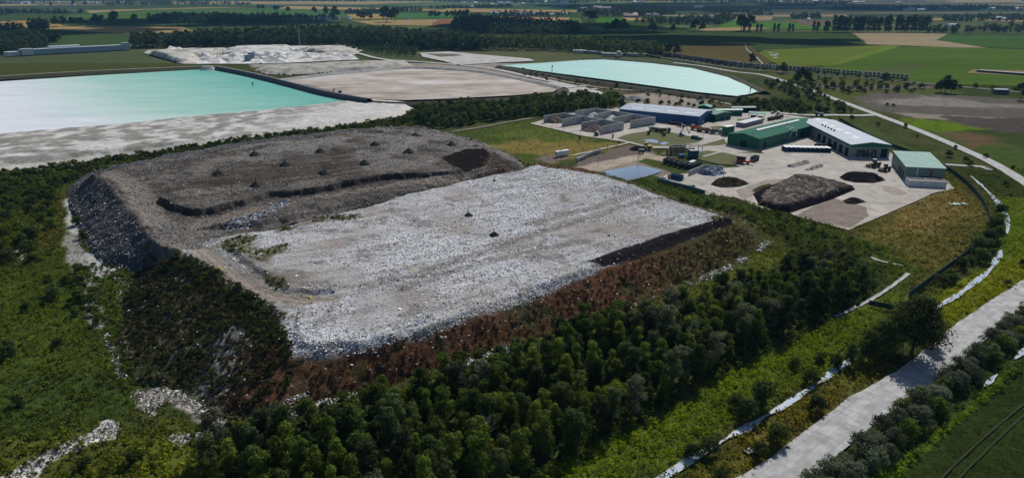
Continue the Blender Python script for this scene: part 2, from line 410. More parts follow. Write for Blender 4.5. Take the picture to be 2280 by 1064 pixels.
def ground_col(X, Y, full=False):
    n1 = fbm(X, Y, 38, 5, 1); n2 = fbm(X, Y, 9, 4, 2); n3 = fbm(X, Y, 2.2, 3, 3)
    C = mixc(np.tile(np.array(GREEN), (len(X), 1)), OLIVE, sstep(.42, .66, n1)); C = mixc(C, DARKG, sstep(.5, .7, n2) * .6)
    for k, (px, col, jit, edge) in enumerate(REG):
        P = W(px); A = np.array(P); a = A.min(0) - 15; b = A.max(0) + 15
        m = np.where((X > a[0]) & (X < b[0]) & (Y > a[1]) & (Y < b[1]))[0]
        if not len(m): continue
        j = (fbm(X[m], Y[m], 7, 3, 50 + k) - .5) * 3.0 * jit
        w = sstep(-edge, edge, sdist(X[m], Y[m], P) + j)
        C[m] = mixc(C[m], col, w)
    C *= (.72 + .56 * n3)[:, None] * (.8 + .4 * n2)[:, None]
    return (C, n1, n2, n3) if full else C
near_ground()
sheet_w('plain', [(-16000, -400), (16000, -400), (16000, 17000), (-16000, 17000)], -1.2, M_FAR, 'wide flat farming plain reaching to the horizon', 'plain', 1e9, 0)

# far patchwork of fields
PAL = [(.34, .24, .11), (.30, .22, .12), (.10, .13, .055), (.06, .105, .035), (.035, .055, .025), (.05, .07, .03), (.15, .105, .075), (.20, .19, .12), (.05, .07, .045), (.25, .2, .13)]
FM = [smat('field', c, tuple(q * .78 for q in c), (.006), None, 1, .95, 0, spec=0, sx=.3) for c in PAL]
def fields():
    d = 2350.0; k = 0
    while d < 14500:
        dep = d * random.uniform(.045, .11); x = -d * .95 + random.uniform(-300, 0); tilt = random.uniform(-.05, .12)
        while x < d * .95:
            w = d * random.uniform(.12, .5); q = random.choice(range(len(PAL)))
            if x > .1 * d and random.random() < .45: q = random.choice([4, 5, 4, 8, 6])
            g = dep * .03
            P = [(x, d + tilt * x), (x + w - g, d + tilt * (x + w)), (x + w - g + dep * .4, d + dep - g + tilt * (x + w)), (x + dep * .4, d + dep - g + tilt * x)]
            sheet_w('field', P, -.75 + .02 * (k % 5), FM[q], 'strip of farmland in the far patchwork of fields', 'field', 60, 4)['group'] = 'far strips of farmland'
            x += w; k += 1
        d += dep
fields()
def F2(px, c, label, z=0.0, c2=None, sc=.008, jit=4, sx=.3):
    c = (c[0] * .95, c[1] * .92, c[2] * .82) if c[0] > c[1] else (c[0] * .98, c[1] * 1.06, c[2] * .8)
    sheet(  'field', px, z, smat('field', c, c2 or tuple(q * .75 for q in c), sc, tuple(q * 1.18 for q in c), sc * 7, .95, 0, spec=0, sx=sx * .3), label, 'field', 30, jit)
F2([(-120,40),(330,15),(1140,22),(1560,40),(1560,112),(1300,112),(1000,98),(700,75),(290,80),(150,118),(-120,122)], (.052,.072,.032), 'dull green meadow land behind the long belt of woodland', -.5)
F2([(330,22),(640,18),(840,30),(830,40),(600,45),(350,42),(190,42),(130,37)], (.07,.115,.04), 'smooth green field left of the big dark spinney', -.2)
F2([(190,24),(460,17),(560,17),(330,22),(200,30)], (.30,.25,.13), 'thin tan strip along the top of the smooth green field', -.15)
F2([(-50,50),(70,46),(150,58),(100,64),(-50,62)], (.38,.26,.11), 'orange stubble field at the left edge of the plain', -.1)
F2([(120,60),(290,58),(420,70),(330,77),(230,73),(100,66)], (.33,.24,.11), 'golden stubble field above the long pale shed', -.1)
F2([(250,58),(400,59),(440,72),(330,64)], (.27,.19,.10), 'brown stubble strip beside the golden field', -.05)
F2([(60,70),(150,66),(300,78),(285,104),(90,104)], (.05,.075,.03), 'dark green field behind the long pale shed', -.2)
F2([(560,20),(820,28),(820,36),(780,40),(600,42),(570,34)], (.06,.12,.045), 'fresh green field with tree clumps in the middle distance', -.1)
F2([(640,14),(1000,22),(930,25),(620,20)], (.36,.26,.12), 'long thin stubble strip behind the row of trees', -.1)
F2([(770,33),(960,31),(940,41),(790,43)], (.37,.26,.11), 'stubble patch with three lone trees', 0)
F2([(870,30),(1060,30),(1030,43),(880,43)], (.06,.135,.045), 'emerald field behind the row of round trees', .05)
F2([(780,46),(960,44),(1010,44),(960,57),(830,56)], (.32,.24,.12), 'tan field left of the red ploughed field', .05)
F2([(975,44),(1040,40),(1020,58),(960,58)], (.23,.115,.075), 'reddish ploughed field by the dark wooded hill', .1)
F2([(850,60),(960,57),(920,68),(840,72)], (.12,.12,.055), 'olive strip before the woodland belt', .05)
F2([(1000,19),(1300,24),(1290,27),(1100,28),(960,27)], (.33,.24,.12), 'pale stubble strip behind the village hedges', .05)
F2([(1090,38),(1270,40),(1262,46),(1110,46)], (.40,.25,.13), 'pinkish stubble field behind the wooded hill', .1)
F2([(1100,47),(1290,40),(1300,55),(1180,57)], (.09,.15,.055), 'light green field right of the wooded hill', .06)
F2([(1325,41),(1400,40),(1420,46),(1350,55),(1330,54)], (.06,.14,.03), 'bright green field right of the square copse', .1)
F2([(1385,40),(1480,42),(1480,46),(1400,46)], (.42,.29,.15), 'pink stubble strip in front of the dark village trees', .12)
F2([(1280,15),(1700,11),(1710,20),(1280,19)], (.17,.13,.10), 'brown strip below the far wooded ridge', .1)
F2([(1560,38),(1720,38),(1720,43),(1580,43)], (.36,.26,.15), 'tan strip behind the scattered field trees', .1)
F2([(1300,60),(1560,56),(1660,62),(1560,68),(1320,70)], (.10,.13,.06), 'pale green strip right of the dark wood', .1)
F2([(1560,64),(1660,60),(1720,64),(1640,69),(1560,69)], (.33,.25,.13), 'tan strip between hedge and meadow', .15)
F2([(1620,47),(1900,55),(1900,68),(1600,62)], (.07,.15,.03), 'vivid green field before the poplar row', .12)
F2([(1760,44),(1880,46),(1880,58),(1790,58)], (.15,.11,.085), 'grey brown ploughed field beside the poplars', .16)
F2([(1260,72),(1500,70),(1720,70),(2000,73),(2300,76),(2300,115),(2000,110),(1800,110),(1660,115),(1480,112),(1300,100)], (.048,.066,.028), 'broad dark green meadow beyond the railway', -.05)
F2([(1430,104),(1660,95),(1720,140),(1690,148),(1560,132),(1440,118)], (.105,.085,.035), 'russet rough pasture beside the reedy ditch', .1)
F2([(1700,112),(1860,106),(2000,100),(1990,112),(1860,146),(1740,150),(1690,120)], (.12,.14,.03), 'yellow green pasture by the reedy ditch', .12)
F2([(1860,142),(1990,106),(2090,104),(2300,112),(2300,192),(2100,188),(1900,172),(1790,160)], (.075,.115,.024), 'large bright green crop field beyond the railway', .14)
F2([(1970,104),(2010,102),(1870,144),(1830,148)], (.13,.17,.03), 'light green headland strip in the crop field', .2)
F2([(1895,72),(2110,76),(2085,90),(2200,107),(2130,106),(1930,99)], (.30,.245,.165), 'bare sandy field with a tapering corner', .18)
F2([(2110,77),(2300,80),(2300,110),(2180,103),(2085,91)], (.055,.095,.03), 'green crop field right of the sandy field', .15)
F2([(1900,162),(2010,142),(2080,145),(1960,172)], (.085,.10,.045), 'greyish wet patch in the crop field', .2)
F2([(2170,155),(2300,158),(2300,170),(2150,162)], (.26,.20,.14), 'pale dug earth by the black sheeting', .22)
F2([(1840,20),(2300,23),(2300,27),(1860,28)], (.045,.062,.035), 'dark field belt before far village trees', .05)
F2([(2170,42),(2300,45),(2300,50),(2200,48)], (.36,.25,.13), 'orange stubble strip beside the white sheds', .12)

# ------------------------------------------------------------------ gypsum ponds and banks
M_CHALK = smat('gypsum', (.50, .475, .43), (.36, .34, .31), .12, (.25, .235, .21), .05, .95, .9, .55)
M_CHALKD = smat('gypsum_grey', (.40, .385, .35), (.25, .24, .22), .2, (.17, .165, .14), .06, .95, .9, .6)
M_CHALKW = smat('gypsum_white', (.72, .70, .66), (.55, .53, .50), .1, (.4, .385, .36), .04, .95, .7, .5)
M_BANK = smat('bank_scrub', (.034, .038, .016), (.06, .054, .03), .2, (.02, .027, .009), .5, .95, 1, .6)
M_LINER = smat('pond_liner', (.010, .022, .032), (.016, .03, .042), .2, None, 1, .9, .3, 1.5, .05)
def pond_mat(name, deep, pale, axis, lo, hi, white=None, wlo=0, whi=1):
    m, nt, b = new_mat(name, .45, .08)
    g = nd(nt, 'ShaderNodeNewGeometry'); dt = nd(nt, 'ShaderNodeVectorMath', operation='DOT_PRODUCT')
    nt.links.new(g.outputs['Position'], dt.inputs[0]); dt.inputs[1].default_value = axis
    nz = noise(nt, .007, 9, .68, pos(nt, .55, 1.6, 1), 1.5)
    ad = nd(nt, 'ShaderNodeMath', operation='MULTIPLY_ADD'); ad.inputs[1].default_value = 170
    nt.links.new(nz, ad.inputs[0]); nt.links.new(dt.outputs['Value'], ad.inputs[2])
    c = mixrgb(nt, rmp(nt, ad.outputs[0], lo, hi), deep, pale)
    if white is not None: c = mixrgb(nt, rmp(nt, ad.outputs[0], wlo, whi), c, white)
    n2 = noise(nt, .03, 8, .7, pos(nt, .5, 1.5, 1), 1.0); sc_ = nd(nt, 'ShaderNodeVectorMath', operation='SCALE'); nt.links.new(c, sc_.inputs[0]); nt.links.new(rmp(nt, n2, .3, .7, .84, 1.06), sc_.inputs['Scale'])
    nt.links.new(sc_.outputs[0], b.inputs['Base Color']); bump(nt, b, noise(nt, .5, 4, .6), .04, .1)
    return m
M_POND = pond_mat('turquoise_pond', (.14, .43, .34), (.42, .61, .51), (-.9, -.75, 0), -235, -70, (.70, .71, .74), -95, 15)
sheet('pond', [(-190,200,2.8),(0,182,2.8),(200,169,2.8),(430,156,2.8),(480,155,2.8),(500,157,2.8),(640,186,2.8),(740,211,2.8),(782,223,2.8),(700,233,2.8),(600,243,2.8),(300,273,2.8),(0,299,2.8),(-190,317,2.8)], 2.8, M_POND, 'turquoise tailings pond whitening towards its near end', 'pond', 6, 1.6)
dam('embankment', [(-190,186,5),(0,171,5),(200,160,5),(440,149,5),(478,149,5)], 5.2, 3, 2.2, 0, 2.3, M_BANK, 'dark scrubby bank along the far side of the turquoise pond')
ribbon('track', [(-190,185,5.4),(0,170,5.4),(200,158,5.4),(440,148,5.4),(490,148,5.4)], 5.46, 2.6, M_CHALK, 'pale track on the crest of the far pond bank', 'track', zpx=5.4)
dam('embankment', [(482,148,6.8),(560,163,6.8),(640,182,6.8),(720,202,6.8),(790,215,6.8),(822,220,6.8)], 6.8, 2.5, 1.4, 2.2, 2.0, M_LINER, 'steep dark lined bank between turquoise pond and settling basin')
ribbon('track', [(482,147,7.0),(560,162,7.0),(640,181,7.0),(720,201,7.0),(790,214,7.0),(822,219,7.0)], 7.03, 2.0, M_CHALKD, 'narrow grey track on the dark lined bank', 'track', zpx=7.0)
def flat_bank(name, top, foot, mat_v, label, colf=None, res=1.6, amp=.8, sc=6, curve=1.0):
    Ft = W(foot); top = fit_top(top, Ft, 1.0); T = W(top); zs = [p[2] for p in top]; base = mound_fn(Ft, T, zs, curve)
    h = lambda X, Y: base(X, Y) + (fbm(X, Y, sc, 4, 11) - .5) * amp * np.clip(base(X, Y), .15, 1)
    return hf_object(name, Ft, res, h, colf or (lambda X, Y, Z: mixc(np.tile([.50, .47, .42], (len(X), 1)), (.30, .285, .25), sstep(.45, .7, fbm(X, Y, 14, 5, 4)) * .8)), mat_v, label, 'embankment', 'structure')
M_VCH = vmat('gypsum_ground', .5, .3, .7, .5, .5)
def front_bank_col(X, Y, Z):
    C = mixc(np.tile([.56, .54, .505], (len(X), 1)), (.46, .445, .415), sstep(.44, .62, fbm(X * .6, Y, 7, 5, 4)) * .75); C = mixc(C, (.27, .26, .235), sstep(.58, .72, fbm(X, Y * 1.6, 3, 5, 15)) * .5)
    w = sstep(-150, -230, X - (Y - 420) * .15); C = mixc(C, (.24, .235, .205), w * sstep(.35, .6, fbm(X, Y, 9, 4, 6)))
    C = mixc(C, (.13, .125, .11), sstep(.62, .7, fbm(X, Y, 5, 4, 14)) * .6 * w)
    return mixc(C, (.56, .52, .45), sstep(3.2, 2.4, Z) * sstep(0, 1, Z) * .7)
flat_bank('embankment', [(-200,318,3.4),(0,300,3.4),(300,274,3.4),(600,244,3.4),(700,234,3.4),(782,224,3.4),(825,222,3.4),(905,228,3.0),(890,243,3),(860,252,3.2),(700,276,3.6),(540,295,4),(300,326,5),(120,345,5),(0,352,5),(-200,362,5)],
          [(-210,310),(0,290),(300,266),(600,238),(782,220),(830,216),(925,226),(915,256),(868,268),(700,292),(540,314),(300,349),(120,376),(30,392),(-210,412)], M_VCH, 'broad bank of dumped grey gypsum before the turquoise pond', front_bank_col, 1.4, .6, 5)
# settling basin
M_BASIN = smat('dry_tailings', (.45, .40, .35), (.25, .195, .15), .05, (.60, .57, .53), .012, .9, .5, .25, sx=.6)
sheet('settling_basin', [(630,178,3),(720,166,3),(830,157,3),(905,152,3),(1000,156,3),(1080,164,3),(1200,186,3),(1245,196,3),(1232,205,3),(1150,212,3),(1000,220,3),(900,223,3),(828,221,3),(730,201,3)], 3, M_BASIN, 'dry beige settling basin with cracked tailings', 'basin', 8, 1.2)
dam('embankment', [(620,177,5),(720,165,5),(830,155,5),(905,149,5),(1000,152,5),(1085,160,5),(1200,182,5),(1255,195,5)], 5.2, 4, 1.6, 2, 2.6, M_CHALKD, 'grey bank round the far side of the settling basin')
dam('embankment', [(1255,196,4.5),(1238,207,4.5),(1150,215,4.5),(1000,224,4.5),(900,227,4.5),(828,224,4.5)], 4.2, 2.5, 2, 2, 0, M_BANK, 'scrubby bank along the near side of the settling basin')
ribbon('road', [(690,110),(780,116),(850,132),(960,140),(1085,152),(1180,172),(1290,195),(1385,222)], .3, 9, M_CHALK, 'pale gypsum haul road curving past the basin', 'road', 1.2)
sheet('hardstanding', [(1160,180),(1230,184),(1300,192),(1330,205),(1260,212),(1205,214),(1240,205),(1255,197)], .22, M_CHALK, 'pale gypsum apron at the corner of the settling basin', 'apron', 6, 2)
ribbon('road', [(830,224),(905,232),(1000,228),(1150,218),(1260,208),(1330,198)], .45, 5, M_CHALK, 'pale track below the near bank of the basin', 'road', .8)
# white gypsum dumps beyond
QF = W([(355,113),(430,107),(520,111),(560,103),(700,102),(785,121),(800,133),(640,141),(520,143),(420,143),(395,141)])
hf_object('quarry_floor', QF, 2.6, lambda X, Y: .2 + np.clip(sdist(X, Y, QF) / 12, 0, 1) * (5.5 * sstep(.56, .8, fbm(X, Y, 24, 4, 201)) + 3.5 * sstep(.54, .75, fbm(X, Y, 9, 3, 203)) * sstep(.45, .6, fbm(X, Y, 60, 2, 205))),
    lambda X, Y, Z: mixc(mixc(np.tile([.66, .645, .61], (len(X), 1)), (.42, .41, .385), sstep(.42, .62, fbm(X, Y, 18, 4, 207))), (.24, .235, .22), sstep(.6, .7, fbm(X, Y, 7, 4, 209)) * .7), M_VCH, 'blinding white uneven floor of the gypsum workings', 'quarry', 'structure')
def chalk_mound(top, foot, label, mat=M_VCH, c1=(.52,.49,.43), c2=(.33,.31,.27), res=2.2, amp=1.2):
    Ft = W(foot); top = fit_top(top, Ft, .75); T = W(top); base = mound_fn(Ft, T, [p[2] for p in top])
    return hf_object('gypsum_mound', Ft, res, lambda X, Y: base(X, Y) + (fbm(X, Y, 9, 4, 21) - .5) * amp * 1.8 * np.clip(base(X, Y), 0, 1.5),
        lambda X, Y, Z: mixc(np.tile(c1, (len(X), 1)), c2, sstep(.45, .65, fbm(X, Y, 10, 4, 7))), mat, label, 'mound', 'structure')
chalk_mound([(340,113,9),(400,110,9),(495,109,8),(500,112,7),(430,118,7),(420,128,6),(405,132,5)], [(318,118),(330,112),(500,106),(525,118),(440,128),(440,141),(405,143)], 'long sloping gypsum bank at the left of the white workings')
chalk_mound([(600,149,6),(680,144,6),(780,140,6),(870,138,5),(900,146,5),(780,150,5),(640,155,5)], [(565,156),(600,145),(780,136),(900,134),(925,150),(840,157),(640,168),(590,166)], 'low grey gypsum ridge between pond and basin', c1=(.42,.39,.34), c2=(.26,.25,.21))
chalk_mound([(690,108,6),(730,104,7),(760,105,6),(770,110,5),(720,112,5)], [(640,112),(690,102),(765,100),(810,112),(790,122),(700,118)], 'flat topped gypsum dump by the haul road')
chalk_mound([(640,118,6),(655,116,6),(660,119,5)], [(618,126),(640,114),(680,116),(690,127),(650,130)], 'jagged white gypsum heap beside conveyors', c1=(.6,.58,.54), c2=(.35,.35,.34))
chalk_mound([(487,127,7)], [(468,140),(478,128),(497,127),(512,139),(490,143)], 'pointed white cone of gypsum at the pond end', c1=(.68,.66,.6), c2=(.55,.53,.5), amp=.3, res=1.2)
chalk_mound([(715,127,4),(740,126,4)], [(690,133),(715,123),(760,124),(770,133),(720,136)], 'small white heap on the quarry floor', c1=(.6,.58,.54), c2=(.4,.4,.38))
chalk_mound([(530,106,4),(620,104,4),(640,106,3)], [(505,113),(530,101),(640,99),(670,113),(600,117)], 'white spoil bank at the back of the workings', c1=(.6,.58,.54), c2=(.42,.41,.38))
chalk_mound([(452,148,8),(470,147,8)], [(436,162),(452,149),(474,149),(492,161),(465,164)], 'pale gypsum spit running into the pond corner', amp=.5, res=1)
chalk_mound([(612,176,7),(625,178,7)], [(598,188),(612,178),(632,181),(634,190)], 'small grey ramp running into the pond', c1=(.2,.19,.18), c2=(.12,.12,.12), amp=.4, res=1)
# right hand pond
M_POND2 = pond_mat('pale_pond', (.32, .58, .50), (.42, .64, .57), (1, 0, 0), 0, 300)
sheet('pond', [(1118,146,1.5),(1200,141,1.5),(1300,134,1.5),(1345,133,1.5),(1440,140,1.5),(1540,152,1.5),(1620,172,1.5),(1690,203,1.5),(1672,209,1.5),(1640,214,1.5),(1560,206,1.5),(1450,191,1.5),(1330,175,1.5),(1200,158,1.5)], 1.5, M_POND2, 'pale mint tailings pond beyond the blue hall', 'pond', 8, .8)
dam('embankment', [(1110,146,3),(1200,162,3),(1330,180,3),(1450,196,3),(1560,211,3),(1645,220,3)], 3, 3, 2, 1, 0, M_BANK, 'scrubby near bank of the mint coloured pond')
dam('embankment', [(1300,131,3),(1345,130,3),(1440,137,3),(1540,148,3),(1625,167,3),(1702,203,3)], 3, 3, 2, 0, 1, M_BANK, 'scrubby far bank of the mint coloured pond')
sheet('tailings_flat', [(935,118),(1000,115),(1060,121),(1180,131),(1190,136),(1100,140),(1020,145),(1000,139),(940,127)], .3, M_CHALK, 'pale dry tailings flat before the mint pond', 'tailings flat', 8, 2.5)
sheet('soil_patch', [(945,120),(1010,120),(1030,124),(980,127)], .38, smat('dark_soil', (.12, .09, .07), (.07, .055, .045), .1), 'dark soil patch on the tailings flat', 'soil', 8, 2)
ribbon('track', [(1110,150),(1250,180),(1340,196),(1460,206),(1570,222),(1640,236)], .25, 4, smat('dirt', (.34, .28, .21), (.22, .18, .13), .2), 'dirt track following the near side of the mint pond', 'track', 1)

# ------------------------------------------------------------------ landfill
M_WASTE = vmat('waste', 1.3, .5, 1.0, 1.1, .6)
L1F = W([(150,424),(175,398),(205,376),(560,309),(750,289),(870,281),(940,281),(1060,312),(1150,350),(1165,374),(1120,398),(960,450),(760,520),(600,580),(480,630),(400,620),(300,602),(240,592),(200,556),(160,470)])
L1T_px = [(205,386,12.5),(300,368,12),(560,321,11),(750,300,10),(870,292,9.2),(935,292,9),(1045,322,8),(1085,330,7.2),(1115,352,5.8),(1120,372,5.2),(1060,392,5.8),(900,436,7),(720,488,7.8),(560,518,8.6),(500,550,9.4),(470,575,10),(400,578,11),(372,562,11.5),(300,480,12),(250,418,12.5)]
L1T = W(L1T_px)
L2F = W([(1130,392),(1200,362),(1350,385),(1500,440),(1610,478),(1660,490),(1700,530),(1690,552),(1500,650),(1250,730),(1010,802),(900,835),(800,862),(690,895),(600,935),(500,930),(400,860),(300,850),(265,760),(275,690),(310,600),(360,560),(450,540),(600,500),(800,455)])
L2T_px = [(1150,388,4.6),(1200,371,4.6),(1340,392,5),(1490,445,5.4),(1600,480,6),(1626,491,6),(1500,540,6),(1320,602,6.2),(1150,670,6.3),(950,738,6.6),(820,768,7),(720,785,7.4),(655,782,8),(625,740,9),(622,700,10),(590,665,11),(530,625,12),(480,598,12.5),(430,575,12.5),(385,566,12.3),(450,545,10),(600,510,7.6),(800,450,6.4),(1000,410,5)]
L2T = W(L2T_px)
TIER = W([(350,446,12),(375,462,12),(430,472,12),(480,468,11.5),(600,433,11),(700,422,10.6),(850,392,9.8),(1000,386,8.4),(1030,380,8),(1045,335,8),(930,288,9.2),(560,318,11),(330,362,12),(320,400,12)])
FRONT_E = smooth_line(W([(352,450,12),(375,464,12),(430,473,12),(480,469,11.5),(600,434,11),(700,423,10.6),(850,393,9.8),(1000,387,8.4),(1030,381,8)]))
STEP2 = W([(440,512,9.6),(520,512,9),(640,500,8),(760,472,7.4),(900,435,7),(1040,394,6),(1035,391,6),(850,417,7.4),(760,436,8),(640,461,8.8),(560,483,9.4),(480,503,9.6)])
TRACK_IN = W([(480,600,9.6),(430,560,10),(470,548,9.4),(560,640,9.6),(650,672,8.6),(740,668,7.6),(650,690,8.6),(560,655,9.6)])
_l1 = mound_fn(L1F, L1T, [p[2] for p in L1T_px]); _l2 = mound_fn(L2F, L2T, [p[2] for p in L2T_px])
L2UP = W([(500,555,9),(545,530,8.5),(640,512,8),(760,480,7.4),(1000,415,5.6),(1200,371,4.6),(1626,491,6),(1320,602,6.2),(950,738,6.6),(720,785,7.4),(655,775,8),(660,700,8.6),(740,668,7.6),(640,664,9),(590,630,9.4),(530,585,9.6)])
def trk(X, Y, px, z, w, depth):
    """shallow rutted haul track pressed into the waste"""
    d = edist(X, Y, smooth_line(W(px, z)), False); return -depth * sstep(w, w * .4, d), d
RIDGE_TRK = [(250,392),(300,420),(330,470),(400,540),(440,560),(470,585),(520,625),(580,655),(650,668),(740,664)]
MID_TRK = [(400,540),(470,500),(600,463),(760,432),(900,408),(1040,391)]
LOW_TRK = [(440,545),(520,522),(640,500),(760,470)]
_la = np.array(up(650, 785, 7)); _lb = np.array(up(1310, 600, 6)); _ld = (_lb - _la) / np.linalg.norm(_lb - _la)
def lanes(X, Y): u = X * _ld[0] + Y * _ld[1]; v = -X * _ld[1] + Y * _ld[0]; return fbm(u / 7, v + 2 * fbm(X, Y, 20, 2, 5), 2.6, 3, 46)
def l1_h(X, Y):
    h = _l1(X, Y); core = sstep(2, 8, sdist(X, Y, L1T))
    td = sdist(X, Y, TIER); fe = edist(X, Y, FRONT_E, False); near = sstep(8, 2, fe - np.abs(td)); jn = (fbm(X, Y, 3.5, 3, 31) - .5) * 3.2
    h = h + 2.7 * (near * sstep(-.4, 1.6, td + jn) + (1 - near) * sstep(0, 28, td))
    h = h + 2.0 * sstep(-1, 2.5, sdist(X, Y, STEP2)) * (.5 + .9 * fbm(X, Y, 3.5, 3, 33))
    for px, z in ((RIDGE_TRK, 11), (MID_TRK, 9)): h = h + trk(X, Y, px, z, 5, .35)[0]
    n = fbm(X, Y, 1.6, 3, 41); m = fbm(X, Y, 9, 3, 42)
    return h + (n - .5) * (.6 + .7 * (1 - core)) + (m - .5) * (1.0 + 1.6 * (1 - core)) * np.where(h > .5, 1, 0)
def l2_h(X, Y):
    h = _l2(X, Y)
    h = h + 1.3 * sstep(-.8, 1.6, sdist(X, Y, L2UP) + (fbm(X, Y, 6, 3, 35) - .5) * 3)
    h = h + trk(X, Y, RIDGE_TRK, 10, 4, .4)[0]
    h = h + (lanes(X, Y) - .5) * .7
    n = fbm(X, Y, 1.5, 3, 43); m = fbm(X, Y, 10, 3, 44); top = sstep(-8, 2, sdist(X, Y, L2T))
    return h + (n - .5) * (.28 + 1.05 * (1 - top)) + (m - .5) * (.7 + 2.2 * (1 - top)) * np.where(h > .3, 1, .2)
SOIL1 = W([(985,352,8),(1030,330,8),(1078,328,7.6),(1092,342,6.6),(1085,368,5.6),(1040,383,6.2),(1005,370,7)])
RUST1 = W([(1085,345,6.5),(1110,345,6),(1140,362,4),(1130,385,4),(1075,385,5)])
SOIL2 = W([(1305,592,6),(1450,538,6),(1560,505,6),(1630,485,6),(1632,498,5.6),(1540,535,5),(1430,578,5),(1345,603,5)])
BLACK1 = W([(420,410,12),(560,370,12),(760,330,11),(760,345,11),(840,388,10.5),(700,405,11),(560,415,11.5),(450,420,12)])
def l1_c(X, Y, Z):
    n1 = fbm(X, Y, 16, 5, 61); n2 = fbm(X, Y, 3, 4, 62)
    C = mixc(np.tile([.080, .068, .056], (len(X), 1)), (.155, .139, .12), sstep(.38, .62, n1)); C = mixc(C, (.060, .053, .046), sstep(.5, .68, n2))
    rear = sstep(330, 400, Y) * sstep(.35, .55, n1); C = mixc(C, (.27, .255, .235), rear * .6)
    C = mixc(C, (.052, .043, .036), sstep(-6, 6, sdist(X, Y, BLACK1) + (n2 - .5) * 14) * .75)
    s = sdist(X, Y, STEP2); C = mixc(C, (.10, .088, .08), sstep(-1, 2, s) * .8)
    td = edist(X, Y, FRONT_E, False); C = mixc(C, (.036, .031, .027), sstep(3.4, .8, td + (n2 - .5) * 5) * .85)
    for px, z, col in ((RIDGE_TRK, 11, (.235, .21, .18)), (MID_TRK, 9, (.215, .18, .15))):
        d = edist(X, Y, smooth_line(W(px, z)), False); C = mixc(C, col, sstep(6.5, 3.5, d + (n2 - .5) * 3) * .88); C = mixc(C, (.12, .105, .09), sstep(.7, .2, np.abs(np.abs(d) - 1.3)) * .5)
    C = mixc(C, (.21, .19, .165), sstep(.56, .7, lanes(X, Y)) * .4)
    lf = sstep(11, 9.5, Z) * sstep(-100, -140, X - (Y - 250) * -.8); C = mixc(C, (.075, .08, .09), lf * .6); C = mixc(C, (.065, .07, .08), sstep(1, -3, sdist(X, Y, L1T)) * sstep(-100, -140, X) * .8)  # shade of the steep left flank put into the colour, dark and bluish
    C = mixc(C, (.017, .013, .012), sstep(-.6, .6, sdist(X, Y, SOIL1) + (n2 - .5) * 2)); C = mixc(C, (.060, .040, .026), sstep(-2, 2, sdist(X, Y, RUST1) + (n2 - .5) * 8) * .8)
    return C
RIDGE_V = W([(365,562,11.5),(400,560,12),(470,592,12),(520,628,11.5),(575,662,10.5),(618,690,9.6),(642,700,8.8),(628,735,8.4),(655,770,8),(640,800,7),(560,760,6),(470,660,9),(380,590,10)])
GRASS2 = [W(p) for p in ([(490,545,9),(540,530,9),(580,535,9),(560,560,9),(590,600,9.5),(560,590,9.5),(500,570,9.5)], [(570,575,9),(640,560,9),(640,572,9),(590,592,9)], [(620,515,8),(660,512,8),(650,525,8),(620,525,8)], [(590,625,9),(640,645,9),(645,660,9),(600,650,9)], [(690,495,7),(800,490,6.5),(790,505,6.5),(700,508,7)], [(1580,490,6),(1625,482,6),(1630,488,6),(1590,500,6)])]
def l2_c(X, Y, Z):
    n1 = fbm(X, Y, 14, 5, 71); n2 = fbm(X, Y, 2.5, 4, 72); n3 = fbm(X, Y, 40, 3, 73)
    C = mixc(np.tile([.64, .64, .65], (len(X), 1)), (.44, .435, .425), sstep(.42, .62, n1)); C = mixc(C, (.47, .46, .45), sstep(.55, .7, n2) * .6)
    C = mixc(C, (.19, .165, .145), sstep(.47, .62, n3) * .35); C = mixc(C, (.20, .19, .18), sstep(.5, .66, lanes(X, Y)) * .38); C = mixc(C, (.27, .225, .19), sstep(.54, .66, fbm(X, Y, 22, 4, 78)) * .5); C = mixc(C, (.15, .13, .115), sstep(.6, .72, fbm(X, Y, 6, 4, 76)) * .6)
    for px, z in (([(560,640),(740,664),(900,640),(1060,580),(1250,510),(1460,440)], 6.5), ([(900,660),(1100,590),(1300,545)], 6.5), ([(1180,510),(1320,470),(1420,438),(1500,450)], 6)):
        d = edist(X, Y, smooth_line(W(px, z)), False); C = mixc(C, (.17, .15, .13), sstep(4.2, 1, d + (n2 - .5) * 4) * .75)
    st = sdist(X, Y, L2T); out = sstep(1.5, -2.5, st + (n2 - .5) * 3)           # slopes
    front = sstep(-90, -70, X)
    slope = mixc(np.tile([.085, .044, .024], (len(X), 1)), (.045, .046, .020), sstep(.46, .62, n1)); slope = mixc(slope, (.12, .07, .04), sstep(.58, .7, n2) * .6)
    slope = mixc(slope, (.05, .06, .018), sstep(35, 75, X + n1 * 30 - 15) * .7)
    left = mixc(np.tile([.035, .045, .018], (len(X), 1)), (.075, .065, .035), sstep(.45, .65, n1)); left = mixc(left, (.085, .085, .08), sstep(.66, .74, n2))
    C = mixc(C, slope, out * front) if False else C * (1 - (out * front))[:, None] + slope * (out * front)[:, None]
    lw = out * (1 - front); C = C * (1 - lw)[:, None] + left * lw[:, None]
    d = edist(X, Y, smooth_line(W(RIDGE_TRK, 10)), False); C = mixc(C, (.15, .14, .125), sstep(13, 6, d + (n2 - .5) * 5) * .75 * sstep(-70, -90, X)); C = mixc(C, (.30, .255, .205), sstep(3.4, 1.8, d + (n2 - .5) * 2) * .95); C = mixc(C, (.14, .12, .10), sstep(.6, .2, np.abs(d - 1.3)) * .6)
    rv = sdist(X, Y, RIDGE_V); C = mixc(C, (.052, .056, .024), sstep(-1.5, 1.5, rv + (n2 - .5) * 6) * .92)
    for g in GRASS2: C = mixc(C, (.085, .08, .03), sstep(-3, 2, sdist(X, Y, g) + (n2 - .5) * 7) * .9)
    return mixc(C, (.019, .016, .016), sstep(-.6, .6, sdist(X, Y, SOIL2) + (n2 - .5) * 1.5))
